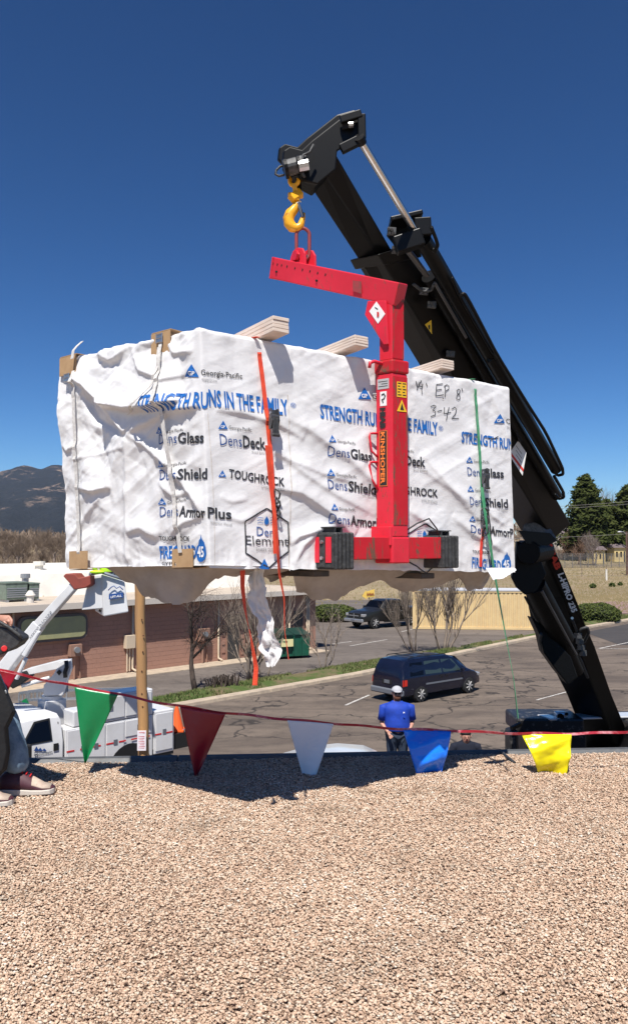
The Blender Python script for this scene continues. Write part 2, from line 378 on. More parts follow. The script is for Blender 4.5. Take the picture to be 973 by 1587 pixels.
# ridge seen in the photo: pixel x -> height at distance 3600
rx = np.array([-300, -120, -40, 0, 15, 35, 50, 62, 72, 82, 96, 110, 150, 220, 300, 400, 520, 650, 900]); ry = np.array([705, 735, 733, 728, 724, 718, 720, 725, 721, 717, 718, 722, 716, 730, 742, 770, 800, 822, 838])
DR = 3600.0
Xr = (rx-CX)/FPX*DR; Hr = (HOR-ry)/FPX*DR
H = np.interp(Xg, Xr, Hr); ker = np.exp(-np.linspace(-2, 2, 5)**2); H = np.convolve(np.pad(H, 2, 'edge'), ker/ker.sum(), 'valid')
rows = np.linspace(0, 1, 110); vs = []
for t in rows:
    y = 1500+t*(DR-1500) if t <= 1 else 0
    prof = (t**1.25)
    ng = ridge(Xg/420+.3, np.full_like(Xg, y/520), 5, 11)
    zz = H*prof*(1+.42*(ng-.25)*(1-t)*1.2)+(fbm(Xg/90, np.full_like(Xg, y/90), 4, 5)*34)*(1-t)**.3*min(1, t*5)*.8
    zz += fbm(Xg/40, np.full_like(Xg, 2.0), 3, 8)*4*t
    vs += [(a, y, b-2) for a, b in zip(Xg*(y/DR*.5+.5), zz)]
nb = len(Xg); vs += [(a*1.1, DR+900, h*.35) for a, h in zip(Xg, H)]
mb = MB(); mb.v = vs; mb.f = [(j*nb+i, j*nb+i+1, (j+1)*nb+i+1, (j+1)*nb+i) for j in range(len(rows)) for i in range(nb-1)]; mb.mi = [0]*len(mb.f)
mb.build('mountains', M['mountain_forest'], smooth=True, fixn=False, kind='structure')

# ---------------------------------------------------------------- gravel roof of the near building
mat('roof_felt', (.09, .075, .065), .95); mat('near_wall', (.33, .27, .22), .9, col2=(.28, .23, .19)); mat('edge_metal', (.08, .08, .08), .6, .2, col2=(.11, .115, .12), nscale=20)
def edge_y(x): return 5.985+.066*x
mb = MB(); mb.hexa([(-14, -12, 0), (14, -12, 0), (14, edge_y(14), 0), (-14, edge_y(-14), 0), (-14, -12, ROOFZ-.3), (14, -12, ROOFZ-.3), (14, edge_y(14), ROOFZ-.3), (-14, edge_y(-14), ROOFZ-.3)])
mb.build('near_building_wall', M['near_wall'], kind='structure')
n = NB('gravel_bed'); o = n.tc.outputs['Object']
cc = n.t.nodes.new('ShaderNodeTexVoronoi'); cc.inputs['Scale'].default_value = 75; n.t.links.new(o, cc.inputs[0])
gcol = [(0, (.22, .15, .1)), (.2, (.4, .27, .18)), (.5, (.5, .36, .27)), (.8, (.6, .47, .36)), (1, (.7, .62, .54))]
sx = n.t.nodes.new('ShaderNodeSeparateColor'); n.t.links.new(cc.outputs['Color'], sx.inputs[0])
c = n.ramp(sx.outputs[0], gcol); c = n.mix(n.rng(cc.outputs['Distance'], .4, .8), c, (.14, .095, .065)); n.col(c); n.bump(n.rng(cc.outputs['Distance'], 0, .7, 1, 0), .9, .012)
# gravel surface, gently uneven
gx = np.linspace(-9, 9, 150); gy = np.linspace(0, 1, 90); vs = []
def gz(x, y): return fbm(np.asarray(x)*.9, np.asarray(y)*.9, 3, 21)*.018+fbm(np.asarray(x)*5, np.asarray(y)*5, 2, 2)*.006
for t in gy:
    y = -6+t*(edge_y(gx)-.03+6) if True else 0
    vs += list(zip(gx.tolist(), y.tolist(), (ROOFZ-.006+gz(gx, y)).tolist()))
mb = MB(); mb.v = vs; nn_ = len(gx); mb.f = [(j*nn_+i, j*nn_+i+1, (j+1)*nn_+i+1, (j+1)*nn_+i) for j in range(len(gy)-1) for i in range(nn_-1)]; mb.mi = [0]*len(mb.f)
mb.build('roof', M['gravel_bed'], smooth=True, fixn=False, kind='structure')
mb = MB()
for i in range(9):
    x0 = -9+i*2+.003; x1 = x0+1.994; P = [(x0, edge_y(x0)), (x1, edge_y(x1))]
    prof = [(-.05, ROOFZ-.02), (-.012, ROOFZ+.024), (.03, ROOFZ+.028), (.036, ROOFZ-.16), (.026, ROOFZ-.16), (.02, ROOFZ+.01), (-.015, ROOFZ+.01)]
    mb.loft([[V((x, y+a, z)) for a, z in prof] for x, y in P])
mb.build('roof_edge_trim', M['edge_metal'], kind='structure', bevel=.003)
# pebbles: geometry nodes spread a few pebble shapes over the visible roof
n = NB('pebble'); oi = n.t.nodes.new('ShaderNodeObjectInfo')
tcg = n.t.nodes.new('ShaderNodeNewGeometry')
big = n.noise(tcg.outputs['Position'], .9, 3, .6); dk = n.noise(tcg.outputs['Position'], 1.9, 7, .8)
rr = n.math('ADD', oi.outputs['Random'], n.rng(big, .3, .7, -.12, .08))
c = n.ramp(rr, [(0, (.18, .12, .085)), (.06, (.33, .22, .15)), (.3, (.48, .325, .225)), (.55, (.57, .41, .295)), (.78, (.62, .475, .35)), (.93, (.52, .45, .36)), (1, (.78, .7, .59))])
c = n.mix(n.math('MULTIPLY', n.rng(dk, .52, .68), .5), c, (.2, .145, .1)); n.col(c); n.b.inputs['Roughness'].default_value = .8
pc = bpy.data.collections.new('pebble_shapes')
for k in range(6):
    bm = bmesh.new(); bmesh.ops.create_icosphere(bm, subdivisions=1 if k else 2, radius=1)
    for v in bm.verts:
        v.co *= 1+random.uniform(-.22, .22); v.co.x *= random.uniform(.95, 1.05)*(1.15+.1*k*.3); v.co.y *= .85; v.co.z *= .55
    me = bpy.data.meshes.new('pebble'); bm.to_mesh(me); bm.free(); me.materials.append(M['pebble']); me.polygons.foreach_set('use_smooth', [k % 2 == 0]*len(me.polygons))
    pc.objects.link(bpy.data.objects.new('pebble', me))
def scatter(name, src_rows, density, smin, smax, coll, mname, **kw):
    mb = MB(); mb.v = src_rows[0]; mb.f = src_rows[1]; mb.mi = [0]*len(mb.f); ob = mb.build(name, M[mname], fixn=False, **kw)
    g = bpy.data.node_groups.new(name, 'GeometryNodeTree'); g.interface.new_socket('Geometry', in_out='INPUT', socket_type='NodeSocketGeometry'); g.interface.new_socket('Geometry', in_out='OUTPUT', socket_type='NodeSocketGeometry')
    N, LK = g.nodes, g.links; gi = N.new('NodeGroupInput'); go = N.new('NodeGroupOutput')
    dp = N.new('GeometryNodeDistributePointsOnFaces'); dp.inputs['Density'].default_value = density
    ci = N.new('GeometryNodeCollectionInfo'); ci.inputs[0].default_value = coll; ci.inputs[1].default_value = True; ci.inputs[2].default_value = True
    ip = N.new('GeometryNodeInstanceOnPoints'); ip.inputs['Pick Instance'].default_value = True
    rv = N.new('FunctionNodeRandomValue'); rv.data_type = 'FLOAT_VECTOR'; rv.inputs[0].default_value = (-.28, -.28, 0); rv.inputs[1].default_value = (.28, .28, 6.283)
    rs = N.new('FunctionNodeRandomValue'); rs.data_type = 'FLOAT'; rs.inputs[2].default_value = smin; rs.inputs[3].default_value = smax
    sp = N.new('GeometryNodeSetPosition'); rz = N.new('FunctionNodeRandomValue'); rz.data_type = 'FLOAT_VECTOR'; rz.inputs[0].default_value = (0, 0, -.004); rz.inputs[1].default_value = (0, 0, .012)
    LK.new(gi.outputs[0], dp.inputs[0]); LK.new(dp.outputs[0], sp.inputs[0]); LK.new(rz.outputs[0], sp.inputs['Offset']); LK.new(sp.outputs[0], ip.inputs[0])
    LK.new(ci.outputs[0], ip.inputs['Instance']); LK.new(rv.outputs[0], ip.inputs['Rotation']); LK.new(rs.outputs[1], ip.inputs['Scale']); LK.new(ip.outputs[0], go.inputs[0])
    md = ob.modifiers.new('scatter', 'NODES'); md.node_group = g; return ob
gx = np.linspace(-3.3, 3.4, 60); vs = []
for t in np.linspace(0, 1, 40):
    y = 2.0+t*(edge_y(gx)-.045-2.0); vs += list(zip(gx.tolist(), y.tolist(), (ROOFZ-.002+gz(gx, y)).tolist()))
scatter('roof_gravel', (vs, [(j*60+i, j*60+i+1, (j+1)*60+i+1, (j+1)*60+i) for j in range(39) for i in range(59)]), 21000, .0027, .0072, pc, 'pebble', kind='stuff', label='pale pink and tan gravel covering the flat roof in the foreground', cat='gravel')
# ---------------------------------------------------------------- the wrapped bundle of boards
def A3(v): return np.array([v.x, v.y, v.z])
NB_, NT_ = A3(PX(325, 876, 4.15)), A3(PX(310, 507, 4.15))
RB_, RT_ = A3(PX(797, 883, 5.30)), A3(PX(788, 600, 5.28))
LB_, LT_ = A3(PX(107, 879, 4.85)), A3(PX(93, 560, 4.85))
LF = np.linalg.norm(RB_-NB_); LW = np.linalg.norm(LB_-NB_); HH = 1.24
def base0(u, v):
    u = np.asarray(u, float)[..., None]; t = np.asarray(v, float)[..., None]/HH
    fr = u/LF; lf = -u/LW
    P = np.where(u >= 0, NB_+(RB_-NB_)*fr+(NT_-NB_)*t+(RT_-RB_-NT_+NB_)*fr*t, NB_+(LB_-NB_)*lf+(NT_-NB_)*t+(LT_-LB_-NT_+NB_)*lf*t)
    return P
NF = np.cross(RB_-NB_, NT_-NB_); NF /= np.linalg.norm(NF); NL = np.cross(NT_-NB_, LB_-NB_); NL /= np.linalg.norm(NL)
if NF[1] > 0: NF = -NF
if NL[1] > 0: NL = -NL
def base(u, v):
    r = .012; u = np.asarray(u, float)
    return .25*base0(u-r, v)+.5*base0(u, v)+.25*base0(u+r, v)
def nrm(u, v):
    t = np.clip((np.asarray(u, float)+.05)/.1, 0, 1)[..., None]; n = NL*(1-t)+NF*t; return n/np.linalg.norm(n, axis=-1, keepdims=True)
def proj(P):
    P = np.asarray(P, float); x, y, z = P[..., 0], P[..., 1], P[..., 2]-CAMZ; c, s = math.cos(PITCH), math.sin(PITCH)
    d = y*c+z*s; q = -y*s+z*c; return np.stack([CX+FPX*x/d, CY-FPX*q/d], -1)
def UV(px, py, side=None):
    """wrap coordinates (metres round the bundle, metres up) of a photo pixel"""
    if side is None: side = 'F' if px > 317 else 'L'
    u, v = (.9, .6) if side == 'F' else (-.5, .6); q = base0
    for _ in range(14):
        def ev(a, b):
            a_ = np.array(a); 
            if side == 'F': t = b/HH; fr = a/LF; P = NB_+(RB_-NB_)*fr+(NT_-NB_)*t+(RT_-RB_-NT_+NB_)*fr*t
            else: t = b/HH; lf = -a/LW; P = NB_+(LB_-NB_)*lf+(NT_-NB_)*t+(LT_-LB_-NT_+NB_)*lf*t
            return proj(P)
        p = ev(u, v); e = 1e-4; ju = (ev(u+e, v)-p)/e; jv = (ev(u, v+e)-p)/e
        d = np.linalg.solve(np.array([ju, jv]).T, np.array([px, py])-p); u += d[0]; v += d[1]
    return float(u), float(v)
# folds: polyline in photo pixels, amplitude, width above, width below, side
FOLDS = []
def fold(pts, amp, wu, wd, side=None, taper=.15):
    FOLDS.append(([UV(x, y, side) for x, y in pts], amp, wu, wd, taper))
# left face
fold([(112, 585), (135, 597), (165, 628), (200, 672)], .045, .05, .016, 'L', .1)
fold([(160, 600), (172, 628), (205, 634), (246, 632), (285, 620)], .085, .16, .014, 'L', .16)
fold([(200, 672), (225, 690), (262, 722), (300, 770), (315, 800)], .022, .035, .018, 'L', .12)
fold([(200, 672), (198, 730), (197, 800), (196, 872)], .014, .02, .02, 'L', .06)
fold([(200, 672), (232, 655), (262, 640), (312, 628)], .03, .06, .016, 'L', .12)
fold([(125, 756), (150, 762), (176, 755)], .03, .045, .01, 'L', .3)
fold([(245, 745), (270, 770), (300, 760)], .016, .03, .014, 'L', .3)
fold([(262, 830), (285, 810), (312, 800)], .016, .04, .014, 'L', .3)
fold([(100, 690), (108, 700), (120, 690)], .018, .03, .01, 'L', .3)
fold([(105, 845), (135, 800), (160, 770)], .014, .03, .012, 'L', .3)
fold([(198, 825), (222, 818), (246, 835)], .03, .06, .02, 'L', .3)
fold([(150, 548), (172, 560), (184, 556), (200, 540)], .022, .03, .012, 'L', .3)
fold([(208, 540), (225, 575), (260, 590), (300, 575)], .022, .05, .014, 'L', .3)
fold([(262, 530), (272, 548), (300, 545)], .02, .03, .012, 'L', .3)
fold([(122, 712), (160, 703), (198, 694)], .007, .02, .008, 'L', .1)
fold([(200, 680), (178, 720), (160, 790)], .01, .05, .03, 'L', .3)
fold([(130, 610), (150, 650), (192, 672)], -.03, .03, .02, 'L', .2)
# front face: long slanting folds falling to the right
fold([(333, 635), (375, 640), (425, 655), (470, 680)], .018, .06, .016, 'F', .25)
fold([(430, 640), (480, 668), (540, 712), (600, 770)], .026, .07, .03, 'F', .25)
fold([(425, 756), (465, 765), (505, 792), (548, 832)], .034, .1, .02, 'F', .2)
fold([(412, 694), (450, 715), (500, 735), (560, 752)], .012, .06, .014, 'F', .3)
fold([(415, 690), (470, 735), (520, 768), (583, 800)], .014, .05, .016, 'F', .3)
fold([(450, 845), (462, 832), (485, 824), (520, 815)], .026, .035, .014, 'F', .3)
fold([(455, 872), (470, 845), (490, 826)], .02, .03, .014, 'F', .3)
fold([(632, 700), (665, 735), (705, 765), (735, 790)], .014, .06, .02, 'F', .3)
fold([(650, 700), (690, 750), (735, 800), (780, 835)], .016, .06, .02, 'F', .3)
fold([(700, 800), (735, 830), (790, 860)], .018, .05, .02, 'F', .3)
fold([(632, 790), (665, 815), (700, 850)], .02, .07, .02, 'F', .3)
fold([(735, 770), (760, 800), (785, 815)], .012, .03, .015, 'F', .3)
fold([(342, 770), (360, 778), (385, 774)], .008, .03, .01, 'F', .3)
fold([(350, 800), (375, 808), (400, 800)], .008, .03, .01, 'F', .3)
fold([(545, 700), (570, 720), (585, 735)], .012, .03, .014, 'F', .3)
fold([(760, 610), (772, 640), (790, 690)], .01, .03, .02, 'F', .3)
def disp(u, v):
    u = np.asarray(u, float); v = np.asarray(v, float); left = np.clip(-u/.08, 0, 1)
    d = fbm(u*1.3, v*1.3, 2, 31)*.02+fbm(u*4, v*4, 2, 33)*(.004+.005*left)
    cr = ridge(u*3+fbm(u*2, v*2, 2, 5)*1.2, v*6-u*3.2, 3, 41); d = d+cr*(.005+.006*left)
    cr2 = ridge(u*9+fbm(u*5, v*5, 2, 7), v*11+u*4, 2, 51)*np.clip(fbm(u*1.7, v*1.7, 2, 61)*2+.55, 0, 1); d = d+cr2*(.0024+.004*left)
    # crisp crumple: many straight creases at their own angles
    wu_ = u+fbm(u*1.1, v*1.1, 2, 7)*.25; wv_ = v+fbm(u*1.1, v*1.1, 2, 17)*.25
    for q_ in range(9):
        th = q_*2.39+.4; fr = 2.6+1.1*(q_ % 4); ph = (wu_*math.cos(th)+wv_*math.sin(th))*fr+q_*.37; tri = np.abs(ph-np.floor(ph)-.5)*2; mk = np.clip(fbm(u*1.6+q_*3.3, v*1.6, 2, 101+q_)*3+.15, 0, 1); d = d+(tri**.8-.5)*mk*(.007+.017*left)/fr*2.2
    # sagging crumple near the foot and the top rim
    foot = np.exp(-v/.09); d = d+ridge(u*7, v*3, 3, 71)*.03*foot*.6
    rim = np.exp(-(HH-v)/.05); d = d+fbm(u*12, v*9, 3, 81)*.014*rim*(1+left)
    for pl, amp, wu, wd, tp in FOLDS:
        best = np.full(u.shape, 1e9); sg = np.zeros(u.shape); al = np.zeros(u.shape); tot = sum(math.hypot(b[0]-a[0], b[1]-a[1]) for a, b in zip(pl[:-1], pl[1:])); acc = 0
        for a, b in zip(pl[:-1], pl[1:]):
            dx, dy = b[0]-a[0], b[1]-a[1]; l2 = dx*dx+dy*dy; l = math.sqrt(l2); t = np.clip(((u-a[0])*dx+(v-a[1])*dy)/l2, 0, 1)
            ex = u-a[0]-t*dx; ey = v-a[1]-t*dy; q = np.hypot(ex, ey); ny = (dx/l if dx > 0 else -dx/l); nxx = (-dy/l if dx > 0 else dy/l)
            s = ex*nxx+ey*ny; k = q < best; best = np.where(k, q, best); sg = np.where(k, s, sg); al = np.where(k, (acc+t*l)/tot, al); acc += l
        w = np.where(sg > 0, wu, wd); pr = 1/(1+(best/w)**2)**1.3; e = np.clip(al/tp, 0, 1)*np.clip((1-al)/tp, 0, 1) if tp > .05 else 1
        d = d+amp*(.8 if pl[0][0] > 0 else 1)*pr*np.sqrt(np.clip(e, .0, 1))
    edge = np.clip((LF-u)/.03, 0, 1)
    return d*(.35+.65*np.clip(np.abs(u)/.06, 0, 1))*(.4+.6*edge)
def wrapP(u, v, off=0.0):
    u = np.asarray(u, float); v = np.asarray(v, float); vv = np.minimum(v, HH)
    z = fbm(u*7, u*0+.5, 3, 91)*np.where(u < 0, .022, .007)*np.clip((v-HH+.2)/.2, 0, 1)
    sag = np.where(u > 0, -.012*np.abs(ridge(u*5, u*0, 2, 95))-.012, -.003)*np.clip((.1-v)/.1, 0, 1)
    d = disp(u, v); roll = np.clip((v-(HH-.02))/.02, 0, 1)
    n = nrm(u, v); P = base(u, v)+n*(d-.012*roll**2+off)[..., None]; P[..., 2] += z+sag; return P
mat('core_white', (.5, .49, .47), .8)
n = NB('wrap_film'); o = n.tc.outputs['Object']
a = n.noise(o, 2.2, 6, .7); b = n.noise(n.map((1, 1, .35)), 14, 7, .75, .8); c2 = n.noise(o, 70, 4, .7)
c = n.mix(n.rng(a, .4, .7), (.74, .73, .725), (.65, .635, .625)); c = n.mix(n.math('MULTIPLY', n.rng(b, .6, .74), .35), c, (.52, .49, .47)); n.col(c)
n.b.inputs['Roughness'].default_value = .36; n.b.inputs['Specular IOR Level'].default_value = .5
wv = n.t.nodes.new('ShaderNodeTexNoise'); wv.noise_type = 'RIDGED_MULTIFRACTAL' if hasattr(wv, 'noise_type') else 'FBM'; wv.inputs['Scale'].default_value = 9; wv.inputs['Detail'].default_value = 5; wv.inputs['Distortion'].default_value = .6
n.t.links.new(n.map((1, 1, 1.2)), wv.inputs[0])
h = n.math('ADD', n.math('MULTIPLY', wv.outputs[0], .25), n.math('MULTIPLY', c2, .12)); n.bump(h, .55, .02)
mat('film_shaded', (.4, .36, .33), .6, col2=(.3, .27, .245), nscale=5, spec=.2)  # same white film, with its shade under the bundle put into the colour
mat('print_blue', (.008, .12, .42), .5); mat('print_black', (.03, .03, .035), .5); mat('print_grey', (.3, .3, .31), .5); mat('print_white', (.8, .8, .8), .5); mat('print_navy', (.02, .07, .25), .5)
mat('marker_ink', (.025, .025, .03), .6)
bundle = empty('wrapped_board_bundle', (float((NB_[0]+RB_[0]+LB_[0]-NB_[0])/2), 5.05, float(NB_[2])), 0, 'large bundle of boards in printed white plastic wrap, hanging from the red lifting frame', 'board bundle')
du = .0078; us = np.arange(-LW, LF+du, du); vsn = np.linspace(0, HH, 160); U, Vv = np.meshgrid(us, vsn)
P = wrapP(U, Vv); nu = len(us)
def gridfaces(nr, nc): return [(j*nc+i, j*nc+i+1, (j+1)*nc+i+1, (j+1)*nc+i) for j in range(nr-1) for i in range(nc-1)]
mb = MB(); mb.v = list(map(tuple, P.reshape(-1, 3).tolist())); mb.f = gridfaces(len(vsn), nu); mb.mi = [0]*len(mb.f)
part(mb, 'side_wrap', M['wrap_film'], bundle, smooth=True, fixn=False)
# top, underside, back and far sides
BT_ = LT_+(RT_-NT_); BB_ = LB_+(RB_-NB_)
tu = np.linspace(0, 1, 90); tv = np.linspace(0, 1, 60); TU, TV = np.meshgrid(tu, tv)
edgeF = wrapP(tu*LF, np.full_like(tu, HH)); edgeL = wrapP(-tv*LW, np.full_like(tv, HH))
Pt = edgeF[None, :, :]+edgeL[:, None, :]-wrapP(np.array(0.), np.array(HH))[None, None, :]
Pt = Pt.copy(); Pt[..., 2] += np.minimum(1, np.minimum(TU, TV)*12)*np.minimum(1, np.minimum(1-TU, 1-TV)*12)*(ridge(TU*6, TV*5, 4, 5)*.014)
mb = MB(); mb.v = list(map(tuple, Pt.reshape(-1, 3).tolist())); mb.f = gridfaces(60, 90); mb.mi = [0]*len(mb.f); part(mb, 'top_wrap', M['wrap_film'], bundle, smooth=True)
def wall_grid(p00, p10, p01, p11, n1, n2, amp, sd, name):
    p00, p10, p01, p11 = map(np.array, (p00, p10, p01, p11)); a, b = np.meshgrid(np.linspace(0, 1, n1), np.linspace(0, 1, n2)); Q = p00+(p10-p00)*a[..., None]+(p01-p00)*b[..., None]+(p11-p10-p01+p00)*(a*b)[..., None]
    nn = np.cross(p10-p00, p01-p00); nn /= np.linalg.norm(nn); cen = (NB_+BT_)/2
    if np.dot(nn, Q[n2//2, n1//2]-cen) < 0: nn = -nn
    e = np.minimum(1, np.minimum(np.minimum(a, 1-a), np.minimum(b, 1-b))*10); Q = Q+nn*((ridge(a*5, b*4, 4, sd)+.2)*amp*e)[..., None]
    m_ = MB(); m_.v = list(map(tuple, Q.reshape(-1, 3).tolist())); m_.f = gridfaces(n2, n1); m_.mi = [0]*len(m_.f); part(m_, name, M['wrap_film'], bundle, smooth=True)
eR = wrapP(np.full(2, LF), np.array([0, HH])); eL = wrapP(np.full(2, -LW), np.array([0, HH]))
off = eR[1]+eL[1]-wrapP(np.array(0.), np.array(HH)); offb = BB_
wall_grid(eR[0], offb, eR[1], off, 60, 50, .02, 3, 'end_wrap'); wall_grid(eL[0], offb, eL[1], off, 90, 50, .02, 4, 'back_wrap'); wall_grid(NB_, RB_, LB_, BB_, 40, 30, .0, 6, 'underside')
# ------------- print
LAY = {k: MB() for k in ('print_blue', 'print_black', 'print_grey', 'print_white', 'print_navy')}
def lay(vs, fs, colr, off=.0035):
    vs = np.array(vs); fs = [f for f in fs if max(vs[i][0] for i in f) < LF-.004]
    if not fs: return
    P = wrapP(vs[:, 0], vs[:, 1], off)
    if colr == 's': LAY[colr].add(P.tolist(), fs)
    else: part(MB().add(P.tolist(), fs), {'print_blue': 'blue_print', 'print_navy': 'blue_print', 'print_black': 'black_print', 'print_grey': 'grey_print', 'print_white': 'white_print'}[colr], M[colr], bundle, fixn=False, kind='stuff' if False else None)
def wtext(s, p0, p1, hpx, colr, bold=.0, side=None, shear=0, off=.0035):
    """word printed from photo pixel p0 to p1 (baseline), capital height hpx at p0"""
    side = side or ('F' if (p0[0]+p1[0])/2 > 317 else 'L')
    a = np.array(UV(*p0, side)); b = np.array(UV(*p1, side)); t = np.array(UV(p0[0], p0[1]-hpx, side)); h = np.linalg.norm(t-a)
    vs, fs = text2d(s, bold, 1, shear, maxlen=.012/h if h > .02 else None)
    W = vs[:, 0].max(); d = b-a; L = np.linalg.norm(d); d /= L; nn = np.array([-d[1], d[0]])
    q = a+vs[:, :1]*(L/W)*d+vs[:, 1:]*h*nn; lay(q, fs, colr, off)
def wpoly(pix, colr, side=None, off=.0035, hole=None):
    q = np.array([UV(x, y, side) for x, y in pix]); bm = bmesh.new(); f = bm.faces.new([bm.verts.new((a, b, 0)) for a, b in q]); bmesh.ops.triangulate(bm, faces=[f])
    for _ in range(4):
        ed = [e for e in bm.edges if e.calc_length() > .015]
        if not ed: break
        bmesh.ops.subdivide_edges(bm, edges=ed, cuts=1); bmesh.ops.triangulate(bm, faces=[f for f in bm.faces if len(f.verts) > 3])
    bm.verts.index_update(); vs = np.array([v.co[:2] for v in bm.verts]); fs = [tuple(v.index for v in f.verts) for f in bm.faces]; bm.free(); lay(vs, fs, colr, off)
def wline(pix, wd, colr, side=None, off=.0035, uvp=None):
    q = [np.array(UV(x, y, side)) for x, y in pix] if uvp is None else [np.array(p) for p in uvp]
    out = []
    for a, b in zip(q[:-1], q[1:]):
        k = max(1, int(np.linalg.norm(b-a)/.012)); out += [a+(b-a)*i/k for i in range(k)]
    out.append(q[-1]); vs = []; 
    for i, p in enumerate(out):
        d = out[min(i+1, len(out)-1)]-out[max(i-1, 0)]; d = d/(np.linalg.norm(d)+1e-9); nn = np.array([-d[1], d[0]])*wd/2; vs += [p-nn, p+nn]
    lay(np.array(vs), [(2*i, 2*i+2, 2*i+3, 2*i+1) for i in range(len(out)-1)], colr, off)
def gp(x, y, s, side=None, withname=True):
    """blue triangle mark with its small name beside it; x, y = foot left of the triangle, s = its width in pixels"""
    wpoly([(x, y), (x+s, y+.02*s), (x+s*.52, y-.88*s)], 'print_blue', side)
    wtext('GP', (x+.27*s, y-.1*s), (x+.72*s, y-.09*s), .3*s, 'print_white', .02, side, off=.0055)
def gpn(x, y, s, xe, ye, side=None, h=None, txt='Georgia-Pacific'):
    gp(x, y, s, side); wtext(txt, (x+s*1.12, y), (xe, ye), h or s*.36, 'print_black', .0, side)
BB = .028
gp(287, 584, 22, 'L'); wtext('Georgia-Pacific', (312, 581), (376, 587), 9, 'print_black', .01, 'F'); wtext('Gypsum', (313, 590), (336, 593), 5, 'print_grey', 0, 'F')
wtext('STRENGTH RU', (234, 640), (321, 632), 25, 'print_blue', BB, 'L'); wtext('NS IN THE FAMILY', (324, 629), (445, 644), 26, 'print_blue', BB, 'F'); wtext('®', (449, 632), (457, 633), 8, 'print_blue', 0, 'F')
wtext('STRENGTH RUNS IN THE FAMILY', (495, 648), (679, 674), 22, 'print_blue', BB); wtext('®', (680, 667), (687, 668), 8, 'print_blue', 0)
wtext('STRENGTH RUNS', (715, 685), (799, 698), 17, 'print_blue', BB)
gp(553, 619, 21); wtext('Georgia-', (576, 618), (612, 622), 8, 'print_black', .01)
gp(764, 656, 16); wtext('Ge', (783, 656), (794, 658), 8, 'print_black', .01); wtext('Gyp', (784, 664), (793, 665), 4, 'print_grey')
def brand(a, b, p0, pm, p1, h, side=None, logo=True, ca='print_blue', lx=None):
    wtext(a, p0, (pm[0]-1.5, pm[1]), h, 'print_navy', -.004, side); wtext(b, pm, p1, h, 'print_black', .026, side)
brand('Dens', 'Glass', (247, 689), (278, 687), (316, 686), 17, 'L'); gpn(242, 672, 12, 286, 668, 'L', 5)
brand('Dens', 'Shield', (249, 744), (279, 743), (321, 742), 17, 'L'); gpn(246, 724, 12, 290, 719, 'L', 5)
brand('Dens', 'Armor', (250, 801), (280, 800), (318, 803), 17, 'L'); gpn(247, 782, 12, 290, 776, 'L', 5); wtext('Plus', (322, 802), (359, 805), 17, 'print_black', .026, 'F'); wtext('Interior Panel', (327, 811), (360, 815), 4, 'print_grey', 0, 'F')
brand('Dens', 'Deck', (341, 690), (377, 693), (412, 697), 19, 'F'); gpn(338, 665, 15, 390, 669, 'F', 6); wtext('Roof Board', (391, 702), (413, 704), 4, 'print_grey')
gp(339, 739, 12, 'F'); wtext('TOUGHROCK', (355, 740), (438, 754), 14, 'print_black', .02, 'F'); wtext('GYPSUM BOARD', (404, 757), (438, 762), 5, 'print_grey', 0, 'F')
brand('Dens', 'Glass', (506, 707), (539, 711), (574, 716), 16); gpn(505, 686, 13, 548, 690, None, 5)
brand('Dens', 'Shield', (505, 758), (537, 761), (581, 767), 16); gpn(503, 738, 13, 550, 742, None, 5); wtext('Tile Backer', (558, 769), (580, 772), 4, 'print_grey')
brand('Dens', 'ArmorPlus', (507, 811), (540, 814), (604, 820), 16); gpn(508, 791, 12, 548, 793, None, 5)
brand('Dens', 'Deck', (599, 718), (628, 721), (657, 724), 16); gpn(597, 698, 12, 640, 702, None, 5); wtext('Roof Board', (640, 730), (660, 732), 4, 'print_grey')
wtext('TOUGHROCK', (598, 763), (678, 771), 13, 'print_black', .02); wtext('GYPSUM BOARD', (652, 778), (677, 781), 5, 'print_grey')
brand('Dens', 'Glass', (723, 737), (748, 739), (780, 741), 14); gpn(721, 717, 11, 757, 719, None, 5)
brand('Dens', 'Shield', (724, 783), (749, 785), (786, 787), 14); gpn(721, 762, 11, 759, 764, None, 5); wtext('Tile Backer', (767, 790), (786, 792), 4, 'print_grey')
brand('Dens', 'ArmorPlus', (727, 826), (757, 829), (812-6, 834), 14); gpn(725, 808, 10, 752, 809, None, 4)
wtext('TOUGHROCK', (731, 857), (757, 859), 5, 'print_black', .02); wtext('FIREGUARD', (730, 876), (774, 881), 14, 'print_blue', BB)
wtext('TOUGHROCK', (247, 838), (292, 838), 7, 'print_black', .02, 'L'); wtext('FIREGUARD', (247, 865), (303, 864), 19, 'print_blue', BB, 'L'); wtext('GYPSUM', (249, 875), (285, 875), 5, 'print_black', .01, 'L')
def flame(cx, cy, w, h, side=None, n='45'):
    pts = [(0, -.5), (.12, -.32), (.3, -.2), (.42, 0), (.46, .2), (.36, .4), (.12, .5), (-.14, .5), (-.38, .38), (-.46, .18), (-.4, -.02), (-.22, -.12), (-.14, -.28), (-.02, -.34)]
    wpoly([(cx+a*w, cy+b*h) for a, b in pts], 'print_blue', side); wtext(n, (cx-.3*w, cy+.32*h), (cx+.28*w, cy+.32*h), .38*h, 'print_white', .03, side, off=.0055)
flame(311, 849, 19, 42, 'L'); flame(783, 868, 17, 26)
